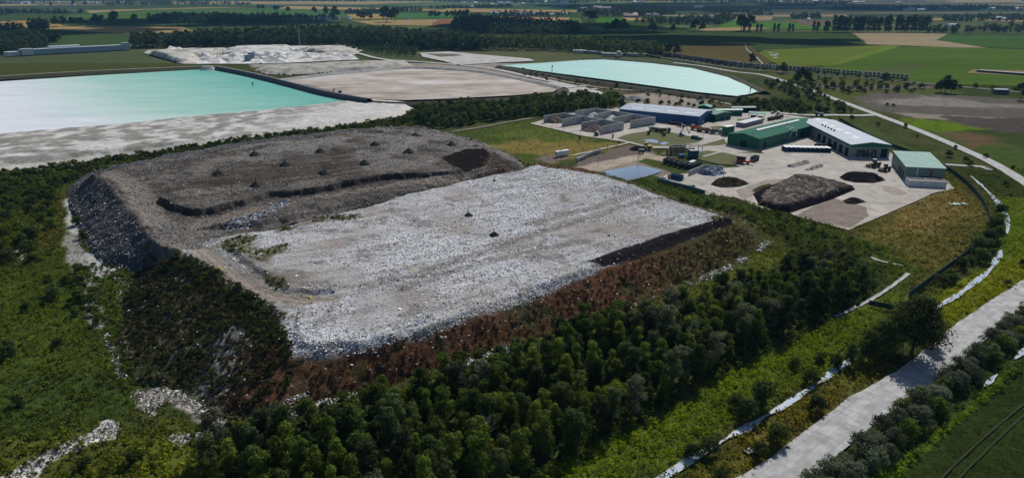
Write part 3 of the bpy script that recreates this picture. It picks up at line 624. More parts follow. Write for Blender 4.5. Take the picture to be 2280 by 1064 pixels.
hf_object('landfill_mound', L1F, .62, l1_h, l1_c, M_WASTE, 'older grey brown tier of the landfill with gas wells on top', 'landfill')
hf_object('landfill_mound', L2F, .55, l2_h, l2_c, M_WASTE, 'younger landfill cell with a white litter covered top and russet slope', 'landfill')
def land_h(X, Y):
    return np.maximum(np.maximum(l1_h(X, Y), l2_h(X, Y)), -.25)
def lz(x, y): return float(land_h(np.array([x]), np.array([y]))[0])
def zpt(u, v, it=6):
    """point on the landfill surface seen at (u, v)"""
    z = 6.0
    for _ in range(it): x, y = up(u, v, z); z = .5 * z + .5 * max(0.0, lz(x, y))
    return x, y, z

# loose litter: small torn pieces lying on the waste
M_LITTER = vmat('litter', 2, .1, 0, 1, 0, .6)
def rand_in(P, n):
    A = np.array(P); a, b = A.min(0), A.max(0); out = np.zeros((0, 2))
    while len(out) < n:
        q = rng.uniform(a, b, (n * 2, 2)); out = np.vstack([out, q[inpoly(q[:, 0], q[:, 1], P)]])
    return out[:n]
def pieces(XY, Z, size, tilt, cols, cw, mat, name, label, lift=.05, cat='litter'):
    n = len(XY); s = size[0] * (size[1] / size[0]) ** (rng.random(n) ** 1.7); asp = rng.uniform(.2, .85, n)
    az = rng.uniform(0, 2 * math.pi, n); ti = np.abs(rng.normal(0, tilt, n)); td = rng.uniform(0, 2 * math.pi, n)
    nx = np.sin(ti) * np.cos(td); ny = np.sin(ti) * np.sin(td); nz = np.cos(ti); N = np.stack([nx, ny, nz], 1)
    U = np.stack([np.cos(az), np.sin(az), np.zeros(n)], 1); U -= N * (U * N).sum(1)[:, None]; U /= np.linalg.norm(U, axis=1)[:, None]; Wd = np.cross(N, U)
    c = np.c_[XY, Z + lift + s * .32 * np.sin(ti)]
    V = np.stack([c - U * (s / 2)[:, None] - Wd * (s * asp / 2 * rng.uniform(.5, 1, n))[:, None], c + U * (s / 2)[:, None] - Wd * (s * asp / 2)[:, None], c + U * (s / 2 * rng.uniform(.5, 1, n))[:, None] + Wd * (s * asp / 2)[:, None], c - U * (s / 2)[:, None] + Wd * (s * asp / 2 * rng.uniform(.4, 1, n))[:, None]], 1)
    pick = rng.choice(len(cols), n, p=np.array(cw) / np.sum(cw)); C = np.array(cols)[pick] * rng.uniform(.65, 1.2, (n, 1))
    me = np_mesh(name, V.reshape(-1, 3), np.arange(4 * n).reshape(n, 4), mat, fcol=np.clip(C, 0, .9))
    return tag(link(name, me), label, cat, None, 'stuff')
TR = [(.72,.71,.70),(.50,.49,.47),(.26,.25,.24),(.08,.075,.07),(.10,.20,.45),(.55,.35,.06),(.06,.30,.38),(.42,.30,.2),(.45,.08,.06),(.62,.66,.72)]
q = rand_in(L2F, 330000); st = sdist(q[:, 0], q[:, 1], L2T); n1 = fbm(q[:, 0], q[:, 1], 14, 4, 71); n3 = fbm(q[:, 0], q[:, 1], 40, 3, 73)
dr = np.minimum(edist(q[:, 0], q[:, 1], smooth_line(W(RIDGE_TRK, 10)), False) / 5, 1) ** 2
pr = np.where(st > 0, (.95 - .8 * sstep(.42, .66, n1) * .7 - .45 * sstep(.48, .62, n3)) * dr, np.where(st > -1.5, .9, .035))
pr = pr * np.where(inpoly(q[:, 0], q[:, 1], SOIL2), .03, 1)
for g in GRASS2 + [RIDGE_V]: pr = pr * np.where(inpoly(q[:, 0], q[:, 1], g), .12, 1)
q = q[rng.random(len(q)) < pr]
pieces(q, l2_h(q[:, 0], q[:, 1]), (.16, .8), .34, TR, [46, 20, 13, 9, 1.4, 1.1, 1.3, 5, .5, 14], M_LITTER, 'litter', 'loose white plastic litter strewn over the younger landfill cell')
q = rand_in(L1F, 300000); n1 = fbm(q[:, 0], q[:, 1], 10, 4, 81); ins = inpoly(q[:, 0], q[:, 1], L2F) & (sdist(q[:, 0], q[:, 1], L1T) < 0)
lft = sstep(0, -4, sdist(q[:, 0], q[:, 1], L1T))
pr = (.26 + .4 * sstep(.45, .65, n1)) * np.where(inpoly(q[:, 0], q[:, 1], SOIL1), .03, 1) * np.where(inpoly(q[:, 0], q[:, 1], BLACK1), .35, 1) * np.where(ins, 0, 1) + .12 * lft * np.where(ins, 0, 1)
q = q[rng.random(len(q)) < pr]
pieces(q, l1_h(q[:, 0], q[:, 1]), (.16, .85), .45, [(.42,.40,.37),(.24,.22,.2),(.13,.115,.10),(.06,.052,.046),(.12,.2,.34),(.66,.65,.63)], [14, 30, 26, 18, 1, 2.2], M_LITTER, 'litter', 'dull grey litter strewn over the older landfill tier')
q = np.vstack([rand_in(W([(490,505,9.5),(560,480,9.5),(640,447,9.5),(660,455,9),(560,505,9.5),(510,515,9.5)]), 2600), rand_in(W([(600,450,10),(650,440,10),(660,450,10),(610,462,10)]), 900)])
pieces(q, l1_h(q[:, 0], q[:, 1]), (.3, 1.2), .7, TR, [26, 12, 8, 8, 9, 5, 6, 3, 3, 12], M_LITTER, 'litter', 'freshly tipped colourful rubbish along the dark landfill step')
q = np.vstack([rand_in(W([(1350,428,6),(1400,412,6),(1450,435,6),(1380,440,6)]), 1500), rand_in(W([(860,735,7),(960,700,7),(970,720,7),(880,745,7)]), 500), rand_in(W([(1150,660,6.4),(1320,602,6),(1330,612,5),(1160,680,5.6)]), 1300), rand_in(W([(660,775,7.6),(800,760,7),(800,778,6.5),(670,795,6.8)]), 900)])
pieces(q, l2_h(q[:, 0], q[:, 1]), (.2, .8), .6, TR, [24, 16, 8, 6, 6, 2, 6, 3, 2, 12], M_LITTER, 'litter', 'bluish drifts of bags and film along the landfill edge')
q = rand_in(L2T, 900); pieces(q, l2_h(q[:, 0], q[:, 1]), (.5, 1.3), .35, [(.8,.8,.8),(.05,.16,.42),(.62,.40,.04),(.05,.33,.42),(.5,.06,.05),(.03,.03,.03),(.25,.45,.2)], [6, 3, 3, 3, 1, 3, 1], M_LITTER, 'litter', 'larger coloured sacks and sheets lying on the litter cell')
# litter ditch at the foot of the russet slope
FOOT = smooth_line(W([(640,925),(700,905),(860,862),(1010,815),(1150,772),(1300,715),(1450,660),(1600,605),(1690,555),(1712,530),(1690,508),(1650,490)]))
RUB = [W(p) for p in ([(296,868),(350,862),(400,870),(450,905),(505,942),(495,960),(470,945),(425,908),(390,890),(350,900),(340,925),(318,905)], [(232,936),(262,940),(262,960),(205,975),(130,1008),(60,1050),(10,1085),(-10,1070),(60,1025),(140,985),(205,962)], [(375,970),(430,962),(490,955),(500,966),(440,975),(400,986)], [(140,520),(172,522),(200,600),(232,690),(228,728),(200,720),(176,640),(150,580)])]
q = np.vstack([rand_in(P, n) for P, n in zip(RUB, (3800, 1500, 900, 1500))]); q = q + rng.normal(0, .5, q.shape)
pieces(q, np.full(len(q), -.25), (.2, .9), .5, [(.62,.59,.54),(.42,.38,.33),(.22,.2,.17),(.1,.095,.08),(.05,.07,.02)], [30, 30, 22, 14, 8], M_LITTER, 'rubble', 'pale rubble and clods along the lower left tracks')
A, N = offsets(densify(FOOT, .8, 0, closed=False)); k = rng.integers(0, len(A), 7000); o = rng.normal(0, 1.0, 7000); q = A[k] + N[k] * o[:, None]
q = q[rng.random(len(q)) < sstep(.4, .62, fbm(A[k][:, 0], A[k][:, 1], 12, 3, 9))]
pieces(q, np.full(len(q), -.05), (.3, 1.1), .35, TR, [50, 20, 5, 2, 2, .5, 2, 2, .3, 18], M_LITTER, 'litter', 'white litter caught along the foot of the russet slope')
q = np.vstack([rand_in(W([(150,430),(170,440),(195,520),(260,590),(240,600),(180,560),(160,480)]), 800), rand_in(W([(255,585),(330,575),(320,600),(280,650),(270,690),(255,680)]), 700), rand_in(W([(228,740),(245,740),(290,850),(270,860)]), 350), rand_in(W([(560,935),(690,885),(690,915),(600,945)]), 500)])
pieces(q, land_h(q[:, 0], q[:, 1]) + .1, (.18, .8), .4, TR, [24, 24, 14, 6, 2, .5, 2, 4, .5, 14], M_LITTER, 'litter', 'windblown litter below the steep dark landfill flank')
# ------------------------------------------------------------------ roads, yard, streams
def slab_mat(name, c1, c2, joint, sx, sy, amt=.5):
    m, nt, b = new_mat(name, .9, .15); uv = nd(nt, 'ShaderNodeUVMap', uv_map='uv')
    br = nd(nt, 'ShaderNodeTexBrick', offset=.5); br.inputs['Scale'].default_value = 1; br.inputs['Brick Width'].default_value = sx; br.inputs['Row Height'].default_value = sy
    br.inputs['Mortar Size'].default_value = .07; br.inputs['Color1'].default_value = (*c1, 1); br.inputs['Color2'].default_value = (*c2, 1); br.inputs['Mortar'].default_value = (*joint, 1)
    nt.links.new(uv.outputs[0], br.inputs['Vector'])
    c = mixrgb(nt, rmp(nt, noise(nt, .28, 7, .68), .42, .62, 0, .9), br.outputs['Color'], tuple(x * .52 for x in c1))
    c = mixrgb(nt, rmp(nt, noise(nt, 1.6, 6, .7), .45, .75, 0, amt), c, tuple(x * .6 for x in c1))
    mp = nd(nt, 'ShaderNodeMapping'); mp.inputs['Scale'].default_value = (.035, .9, 1); nt.links.new(uv.outputs[0], mp.inputs[0])
    c = mixrgb(nt, rmp(nt, noise(nt, 1, 5, .6, mp.outputs[0]), .48, .7, 0, .6), c, tuple(x * .62 for x in c1))
    nt.links.new(c, b.inputs['Base Color']); bump(nt, b, noise(nt, 2, 5, .6), .25, .1); return m
M_SLAB = slab_mat('concrete_slabs', (.50, .49, .47), (.43, .42, .41), (.27, .26, .24), 6.0, 3.0)
M_SLAB2 = slab_mat('concrete_slabs_far', (.50, .49, .46), (.45, .44, .42), (.3, .3, .28), 6, 3.2, .3)
ribbon('road', [(1480,1210),(1560,1150),(1726,1064),(1822,990),(1938,900),(2052,830),(2135,760),(2208,703),(2285,650),(2420,560),(2560,470)], .0, 9.6, M_SLAB, 'broad worn concrete slab road across the lower right', 'road', .65)
ribbon('road', [(1500,140),(1560,147),(1636,160),(1702,168),(1785,194),(1855,219),(1930,247),(2040,288),(2140,330),(2215,365),(2300,417),(2420,500)], .0, 7, M_SLAB2, 'pale concrete road curving past the works to the right', 'road', .25)
ribbon('road', [(1945,256),(1910,257),(1860,256),(1800,256),(1722,251),(1640,250),(1575,240)], .004, 7, M_SLAB2, 'pale concrete side road behind the white roofed hall', 'road', .3)
ribbon('road', [(2205,378),(2185,371),(2150,369),(2105,366)], .004, 4, M_SLAB2, 'short spur from the curving road to the fence', 'road', .3)
ribbon('path', [(1660,1004),(1680,1000),(1694,1010)], .02, 1.6, M_SLAB, 'small concrete slab beside the broad road', 'path', .1)
M_YARD = smat('works_yard', (.47, .425, .37), (.34, .305, .26), .05, (.20, .175, .145), .16, .93, .3, .9)
sheet('yard', [(1180,275),(1280,247),(1375,238),(1460,262),(1590,274),(1640,250),(1720,252),(1800,262),(1900,290),(1990,345),(2050,385),(2112,405),(2125,420),(2085,428),(1890,512),(1770,480),(1755,472),(1700,466),(1640,440),(1565,432),(1468,402),(1480,390),(1530,386),(1610,374),(1650,372),(1560,338),(1545,330),(1450,330),(1385,315),(1300,303)], .01, M_YARD, 'pale concrete yard of the waste works', 'yard', 3, .3)
M_TYRE = smat('tyre_marks', (.30, .275, .245), (.42, .395, .36), .5, (.24, .22, .195), 1.5, .95, 0, 1, lo=.4, hi=.55)
for k, px in enumerate(([(1560,426),(1640,424),(1700,400),(1760,372),(1840,356),(1900,362)], [(1660,372),(1740,368),(1820,378),(1880,372),(1930,368)], [(1905,430),(1960,405),(2000,398),(2010,420),(1950,440)], [(1500,408),(1580,398),(1660,392),(1740,376)], [(1640,345),(1720,352),(1800,348),(1860,352)], [(1400,296),(1470,284),(1560,300),(1600,318),(1560,334)], [(1780,482),(1850,460),(1910,436),(1930,424),(1905,412)], [(1620,305),(1600,290),(1640,272),(1700,262)])):
    P_ = smooth_line(W(px), 8); A_, N_ = offsets(P_)
    for s_ in (-1.0, 1.0):
        e_ = A_ + N_ * s_ * 1.0; w_ = .38 * (.6 + .8 * fbm(A_[:, 0], A_[:, 1], 4, 2, 7))
        rows = np.stack([np.c_[e_ + N_ * w_[:, None], np.full(len(e_), .0135)], np.c_[e_ - N_ * w_[:, None], np.full(len(e_), .0135)]], 1)
        rows[:, :, 2] += .0006 * k + .0003 * (s_ > 0)
        tag(link('tyre_mark', strip_mesh('tyre_mark', rows, M_TYRE)), 'curving tyre mark worn across the pale yard', 'tyre mark', 'tyre marks across the yard', 'structure')
M_GREENS = smat('lawn', (.07, .085, .024), (.11, .105, .035), .12, (.05, .07, .018), .8, .95, .5, 1)
for px, lab in (([(1395,300),(1410,297),(1462,288),(1500,296),(1545,305),(1560,316),(1500,326),(1440,325),(1372,308)], 'rough grass round the little reedy pool'),
                ([(1555,325),(1612,309),(1620,322),(1600,324),(1590,325)], 'grass wedge left of the green hall'),
                ([(1468,343),(1485,335),(1500,345),(1480,346)], 'small grass patch by the timber screen'),
                ([(1550,340),(1575,335),(1620,341),(1645,348),(1660,352),(1665,360),(1640,367),(1600,365),(1550,354)], 'mown grass plot before the green hall'),
                ([(1640,340),(1690,336),(1705,342),(1690,342)], 'thin grass strip at the green hall corner'),
                ([(1580,282),(1612,280),(1620,300),(1600,298)], 'grass patch behind the parked orange trucks'), ([(1640,266),(1680,262),(1676,270),(1645,270)], 'grass island near the fuel canopy')):
    sheet('lawn', px, .03, M_GREENS, lab, 'lawn', 3, .4)
ribbon('path', [(1565,349),(1590,342),(1608,338)], .05, 2.4, M_YARD, 'pale path over the mown plot', 'path', .1)
ribbon('path', [(1275,346),(1330,334),(1400,318)], .05, 2.2, smat('pale_dirt', (.45, .4, .32), (.34, .3, .23), .2), 'straight pale path over the yellow grass', 'path', .2)
ribbon('path', [(1005,293),(1060,285),(1130,272),(1190,262)], .05, 4, smat('brown_dirt', (.20, .16, .12), (.14, .11, .08), .2), 'brown dirt lane under the row of trees', 'path', .3)
ribbon('path', [(1938,572),(1960,580),(2012,592)], .04, 1.6, M_SLAB, 'thin concrete path above the drain', 'path', .15)
sheet('mud_patch', [(1775,478),(1850,440),(1900,452),(1930,462),(1935,480),(1895,508),(1830,495)], .018, smat('compost_mud', (.24, .19, .155), (.165, .13, .105), .15, (.12, .095, .08), .6, .95, .6), 'brown tyre marked mud at the yard corner', 'mud', 3, .8)
sheet('mud_patch', [(1640,425),(1700,402),(1760,396),(1700,430),(1650,445)], .018, smat('brown_spill', (.2, .16, .13), (.3, .26, .22), .2), 'brown spill left of the big compost heap', 'mud', 3, 1)
sheet('mud_patch', [(1965,412),(2000,420),(2025,432),(1995,436),(1968,425)], .018, smat('brown_spill2', (.24, .19, .14), (.33, .29, .24), .3), 'brown scatter of shredded wood on the yard', 'mud', 2, .8)
M_WATER, wnt, wb = new_mat('water', .07, .5); wb.inputs['Base Color'].default_value = (.20, .26, .36, 1); wb.inputs['IOR'].default_value = 1.6; wb.inputs['Specular IOR Level'].default_value = 1.0  # blue of the sky's reflection put into the base colour
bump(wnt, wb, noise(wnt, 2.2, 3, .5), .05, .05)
M_MILK, mnt, mbs = new_mat('milky_water', .12, .5); mbs.inputs['Base Color'].default_value = (.38, .46, .55, 1); bump(mnt, mbs, noise(mnt, 3, 3, .5), .08, .05)
M_WETCH = smat('lime_crust', (.56, .555, .54), (.34, .33, .30), .6, (.10, .10, .06), .9, .6, .5)
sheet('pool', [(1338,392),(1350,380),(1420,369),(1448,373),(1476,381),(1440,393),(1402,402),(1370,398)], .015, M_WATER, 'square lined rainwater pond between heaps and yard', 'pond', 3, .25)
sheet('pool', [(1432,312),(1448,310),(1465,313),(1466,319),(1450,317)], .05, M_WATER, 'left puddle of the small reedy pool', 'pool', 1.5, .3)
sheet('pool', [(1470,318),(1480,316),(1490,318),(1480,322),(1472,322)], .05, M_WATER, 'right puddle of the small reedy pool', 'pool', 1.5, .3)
for k, px in enumerate(([(2330,858),(2235,935),(2150,1010),(2085,1075),(1990,1180)], [(2330,880),(2250,950),(2180,1018),(2125,1075),(2040,1180)])):
    ribbon('track', px, -.03, .38, smat('bare_wheeling', (.022, .028, .008), (.03, .034, .012), .5), 'upper tractor wheeling through the dark crop' if k == 0 else 'lower tractor wheeling through the dark crop', 'wheel track', .08)
STREAMS = [([(2162,392),(2180,408),(2205,431),(2224,452),(2238,476),(2244,500),(2242,520)], 2.2, [.3,.8,.4,1.2,1.5,1.3,.9,.25]),
           ([(2230,556),(2222,572),(2206,597),(2184,617),(2160,636),(2136,654),(2112,668),(2078,690)], 2.2, [.2,1.2,1.1,.4,1.0,1.3,.5,1.2,.8,.2]),
           ([(1915,788),(1892,803),(1862,822),(1836,842),(1805,863),(1772,884),(1735,908),(1700,928),(1668,948),(1640,962),(1600,986),(1550,1015),(1510,1040),(1450,1080)], 2.0, [.3,1.0,.9,1.2,.3,.9,1.1,.8,.35,1.2,1.3,.3,.9,1.1,1.1,.8]),
           ([(2190,862),(2206,846),(2222,832)], 1.6, [.1,1,.1]), ([(2258,800),(2275,786),(2305,760)], 2.0, [.1,1,1])]
STREAMW = ('upper ditch water curving behind the works fence', 'ditch water beside the bushes right of the big willow', 'ditch water along the verge left of the big willow', 'short puddle in the dark field margin', 'puddle at the right edge of the field margin')
for (px, w, k), lab in zip(STREAMS, STREAMW):
    ribbon('stream_bank', px, -.004, [w * q_ * .95 for q_ in k], M_WETCH, 'lime crusted banks of the ' + lab, 'ditch bank', .4)
    ribbon('stream', px, .004, [w * max(q_ - .25, .02) * .8 for q_ in k], M_MILK, lab, 'stream', .25)
ribbon('stream_bank', [(2022,608),(2000,626),(1972,646),(1950,660),(1925,674),(1890,690),(1860,704)], .0, 1.3, M_SLAB, 'concrete lined drain at the end of the wood', 'drain', .3)
for px in ([(1658,98),(1664,112),(1680,124),(1694,138),(1700,146)], ):
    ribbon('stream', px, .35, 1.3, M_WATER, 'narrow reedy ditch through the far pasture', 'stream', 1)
for u, v, r in ((1716,118,3),(1722,124,4),(1730,121,2.5),(1726,129,3)):
    x, y = up(u, v); sheet_w('flood_pool', [(x + r * 1.6 * math.cos(t), y + r * 1.5 * math.sin(t)) for t in np.linspace(0, 6.28, 9)[:-1]], .4, M_MILK, 'small flood pool glinting in the far pasture', 'pool', 4, 2)['group'] = 'flood pools in the far pasture'
sheet('path', [(28,565),(52,520),(58,524),(40,560)], .05, M_SLAB, 'upper pale plank in the left bushes', 'slab', 3, .2)
sheet('path', [(35,582),(62,550),(68,555),(48,580)], .05, M_SLAB, 'lower pale plank in the left bushes', 'slab', 3, .2)

# ------------------------------------------------------------------ buildings
def roofmat(c, rough=.6, rib=1.1, ang=0.0, spec=.12, grime=.4):
    m, nt, b = new_mat('sheet_roof', rough, spec)
    f = rmp(nt, noise(nt, .35, 7, .65), .4, .75, 0, grime)
    nt.links.new(mixrgb(nt, f, c, tuple(x * .6 + .03 for x in c)), b.inputs['Base Color'])
    mq = nd(nt, 'ShaderNodeMapping'); gq = nd(nt, 'ShaderNodeNewGeometry'); mq.inputs['Rotation'].default_value = (0, 0, -ang); mq.inputs['Scale'].default_value = (1.1, .07, .07); nt.links.new(gq.outputs['Position'], mq.inputs[0])
    base = mixrgb(nt, rmp(nt, noise(nt, 1, 4, .6, mq.outputs[0]), .42, .68, 0, .55), mixrgb(nt, f, c, tuple(x * .6 + .03 for x in c)), tuple(x * .55 + .02 for x in c)); nt.links.new(base, b.inputs['Base Color'])
    mp = nd(nt, 'ShaderNodeMapping'); g = nd(nt, 'ShaderNodeNewGeometry'); mp.inputs['Rotation'].default_value = (0, 0, ang); nt.links.new(g.outputs['Position'], mp.inputs[0])
    wv = nd(nt, 'ShaderNodeTexWave', i_Scale=rib); nt.links.new(mp.outputs[0], wv.inputs['Vector']); bump(nt, b, wv.outputs['Fac'], .25, .1)
    return m
M_DARK = paint((.012, .013, .015), .8, .1, .1); M_GLASS = paint((.03, .04, .05), .15, .5, .1)
M_WHITE = paint((.72, .73, .72), .5, .3, .2); M_SKYL = paint((.54, .57, .60), .6, .15, .2); M_STEEL = paint((.22, .24, .26), .5, .4, .3); M_CONC = smat('cast_concrete', (.47, .465, .45), (.36, .355, .34), .35, (.18, .18, .17), .9, .9, .4, 2)
def frame(A, B):
    """origin at A, x axis along A->B"""
    return math.atan2(B[1] - A[1], B[0] - A[0]), math.hypot(B[0] - A[0], B[1] - A[1])
def hall(name, label, A, ang, wid, dep, ze, zr, cw, cr, doors=(), lights=(), trim=None, front_open=False, mono=False, ov=.5, cat='industrial hall', slot=None):
    """A: front left ground corner; x runs along the front (gable), y runs back along the ridge"""
    t = thing(name, label, cat, (A[0], A[1], 0), ang)
    prof = [(0, -.3), (wid, -.3), (wid, ze if not mono else zr), (0, ze)] if mono else [(0, -.3), (wid, -.3), (wid, ze), (wid / 2, zr), (0, ze)]
    mb = MB(); mb.prism(prof, dep, 0); mb.build('wall', cw, t)
    th = .25; rt = MB()
    if mono: rt.prism([(-ov, ze + .02), (wid + ov, zr + .02), (wid + ov, zr + th), (-ov, ze + th)], dep + 2 * ov, -ov)
    else:
        rt.prism([(-ov, ze - ov * (zr - ze) / (wid / 2) + .02), (wid / 2, zr + .02), (wid / 2, zr + th), (-ov, ze - ov * (zr - ze) / (wid / 2) + th)], dep + 2 * ov, -ov)
        rt.prism([(wid / 2, zr + .02), (wid + ov, ze - ov * (zr - ze) / (wid / 2) + .02), (wid + ov, ze - ov * (zr - ze) / (wid / 2) + th), (wid / 2, zr + th)], dep + 2 * ov, -ov)
    roof = rt.build('roof', cr, t)
    def rz(x): return ze + (zr - ze) * (x / wid if mono else 1 - abs(x - wid / 2) / (wid / 2))
    for (x, y, w, d) in lights:
        m = MB(); x0, x1 = x - w / 2, x + w / 2
        if x0 < wid / 2 < x1 and not mono: m.prism([(x0, rz(x0) + th), (wid / 2, zr + th), (x1, rz(x1) + th), (x1, rz(x1) + th + .35), (wid / 2, zr + th + .7), (x0, rz(x0) + th + .35)], d, y - d / 2)
        else: m.prism([(x0, rz(x0) + th - .02), (x1, rz(x1) + th - .02), (x1, rz(x1) + th + .03), (x0, rz(x0) + th + .03)], d, y - d / 2)
        m.build('skylight', M_WHITE if d > 40 else M_SKYL, roof)
    for (side, p, w, h, mat) in doors:
        m = MB()
        if side == 'F': m.box((p, -.03, h / 2), (w, .1, h))
        elif side == 'L': m.box((-.03, p, h / 2), (.1, w, h))
        else: m.box((wid + .03, p, h / 2), (.1, w, h))
        m.build('door', mat, t)
    if trim is not None:
        m = MB(); m.prism([(-.06, ze - 1.4), (wid + .06, ze - 1.4), (wid + .06, ze), (wid / 2, zr + .0), (-.06, ze)], .12, -.1); m.box((-.05, dep / 2, ze - .7), (.1, dep, 1.4)); m.build('fascia', trim, t)
    return t
M_BLUEW = paint((.010, .075, .22), .5, .3, .3); M_GREENW = paint((.006, .11, .065), .5, .3, .25); M_TEALW = paint((.02, .10, .08), .5, .3, .25); M_GREYW = paint((.20, .235, .22), .6, .3, .4)
# blue hall: long front from L to C; treat C as front-left corner of the right gable
C_, L_ = up(1555, 280), up(1378, 262); a, dep = frame(C_, L_)
hall('blue_hall', 'long dark blue metal hall with pale grey roof behind the concrete bays', C_, a - math.pi / 2, 34, dep, 7.0, 8.8, M_BLUEW, roofmat((.36, .41, .47), ang=a),
     doors=[('F', 17.5, 4, 4.5, M_DARK), ('F', 11, 1.2, 2.4, M_WHITE)], lights=[(7, y, 2.6, 9.5) for y in (9, 24, 39, 54)], trim=None)
P0, P1 = up(1592, 270), up(1627, 265.5); a, w = frame(P0, P1)
hall('teal_annex', 'small teal metal annex at the right end of the blue hall', P0, a, w, 16, 5, 6.2, M_TEALW, roofmat((.03, .17, .13), ang=a), doors=[('F', w * .45, 2, 3, M_DARK), ('F', w * .8, 1.5, 2.4, M_DARK)], ov=.3)
P0, P1 = up(1596, 256), up(1652, 258); a, w = frame(P0, P1)
hall('open_shed', 'long low shed with a pale mint roof behind the teal annex', P0, a, w, 7, 3.6, 4.6, M_GREENW, roofmat((.45, .62, .52), ang=a), mono=True)
P0, P1 = up(1630, 250), up(1682, 251); a, w = frame(P0, P1)
hall('open_shed', 'dark open shed with a thin pale roof at the yard edge', P0, a, w, 6, 3.6, 4.2, M_DARK, roofmat((.3, .4, .36), ang=a), mono=True)
P0, P1 = up(1553, 252), up(1580, 254); a, w = frame(P0, P1)
hall('green_shed', 'green roofed shed peeping out behind the blue hall', P0, a, w, 10, 5.5, 6.8, M_TEALW, roofmat((.03, .2, .13), ang=a))
# green hall
P0, P1 = up(1612.5, 323), up(1688, 333.5); a, w = frame(P0, P1); e0, e1 = up(1685, 309.5, 7), up(1803, 279.5, 7); gd = math.hypot(e1[0] - e0[0], e1[1] - e0[1]) + 16
a = math.atan2(e1[1] - e0[1], e1[0] - e0[0]) - math.pi / 2
gw = w; P0 = (P1[0] - gw * math.cos(a), P1[1] - gw * math.sin(a))
g = hall('green_hall', 'dark green metal hall with one long white ridge skylight', P0, a, gw, gd, 7.0, 9.0, M_GREENW, roofmat((.008, .125, .07), .75, spec=.04, ang=a + math.pi / 2),
     doors=[('F', gw * .52, gw * .19, 4.2, M_DARK), ('R', 8, 3, 4, M_DARK), ('R', gd * .66, 5, 4.5, M_DARK), ('L', 20, 4, 4, M_DARK)], lights=[(gw / 2, gd * .5, 2.6, gd * .66)])
m = MB(); m.box((gw * .76, gd * .53, 8.3), (gw * .42, .5, .35)); m.build('gutter', M_WHITE, g)
for k in range(9): m = MB(); m.box((gw * .6, 7 + k * 6, 8.85), (.5, .5, .6)); m.build('roof_vent', M_DARK, g)
m = MB(); m.bar((gw + .8, gd * .36, 0), (gw + .8, gd * .36, 19), .16, .1, 8)
tag(m.build('lightning_mast', M_STEEL), 'tall thin mast rising by the wall of the green hall', 'mast').matrix_world = g.matrix_basis.copy()
# white roofed hall
e0, e1, eb = up(1896, 322.7, 8), up(1994, 327.5, 8), up(1784, 268, 8); a = math.atan2(eb[1] - e0[1], eb[0] - e0[0]) - math.pi / 2
ww = (e1[0] - e0[0]) * math.cos(a) + (e1[1] - e0[1]) * math.sin(a); wd = math.hypot(eb[0] - e0[0], eb[1] - e0[1])
print('white hall', ww, wd, 'green', gw, gd)
wh = hall('white_roofed_hall', 'long pale roofed sorting hall with open bays and green fascia', e0, a, ww, wd, 8.0, 9.6, M_GREYW, roofmat((.42, .47, .52), .6, ang=a + math.pi / 2, grime=.3),
     doors=[('L', p, 5, 5.2, M_DARK) for p in np.arange(5, wd - 30, 9)] + [('F', ww * .86, 4, 5.6, M_DARK), ('F', ww * .42, ww * .5, 5.0, paint((.055, .06, .06), .8, .1, .3))], lights=[(ww * .40, y, 3.4, 8) for y in np.linspace(wd * .2, wd * .93, 6)], trim=M_GREENW)
for k in range(5): m = MB(); m.box((ww * .22, wd * .5 + k * 5 - 3, 9.3), (.9, .9, 1)); m.build('roof_vent', M_DARK, wh)
q = np.c_[np.random.default_rng(3).uniform(1, ww * .62, 60), np.full(60, -.3)]
mb = MB()
rr = random.Random(5)
for k in range(46): mb.box((rr.uniform(.4, ww * .62), -.35 - rr.random() * 2.2 * (k % 2), rr.random() ** 1.6 * 6 if k % 2 == 0 else .2), (rr.uniform(.3, .9), .2, rr.uniform(.25, .6)), rr.random())
tag(mb.build('torn_film', paint((.62, .64, .66), .5, .3, .2)), 'scraps of torn white film caught on the sorting hall front', 'litter', None, 'stuff').matrix_world = wh.matrix_basis.copy()
# small hall, right
P0, P1, PB = up(2016, 399), up(2101, 405), up(1992.5, 336.4, 7.6); a, w = frame(P0, P1); f0 = up(2018.4, 371.2, 7.6); sd = math.hypot(PB[0] - f0[0], PB[1] - f0[1])
a = .5 * (a + math.atan2(PB[1] - f0[1], PB[0] - f0[0]) - math.pi / 2); f1 = up(2104, 377.5, 7.2)
sw = math.hypot(f1[0] - f0[0], f1[1] - f0[1]); print('small', sw, sd)
sh = hall('fermentation_hall', 'grey green square hall with mossy flat roof at the yard edge', f0, a, sw, sd, 7.4, 7.9, paint((.14, .20, .175), .6, .3, .3), roofmat((.25, .41, .34), .7, ang=a + math.pi / 2, grime=.9), doors=[('L', 4, 3, 4.5, M_DARK), ('L', 10, 3, 4.5, M_DARK), ('L', 16, 3, 4.5, M_DARK), ('F', sw * .68, sw * .55, 3, paint((.04, .07, .07), .6))], mono=True, ov=.4)
m = MB(); m.box((sw * .66, -.25, 4.6), (.9, .35, 3.6)); m.box((sw * .66, -1.2, 3.2), (.6, 2, .5)); m.build('red_duct', paint((.22, .03, .04), .5), sh)
m = MB(); m.box((sw * .3, -.2, 5.4), (.35, .2, 4.4)); m.build('downpipe', M_WHITE, sh)
P0, P1 = up(2023, 415), up(2106, 419); a, w = frame(P0, P1)
t = thing('concrete_basin', 'white two chamber concrete basin against the grey green hall', 'basin', (P0[0], P0[1], 0), a)
m = MB(); D, H = 6.5, 3.4
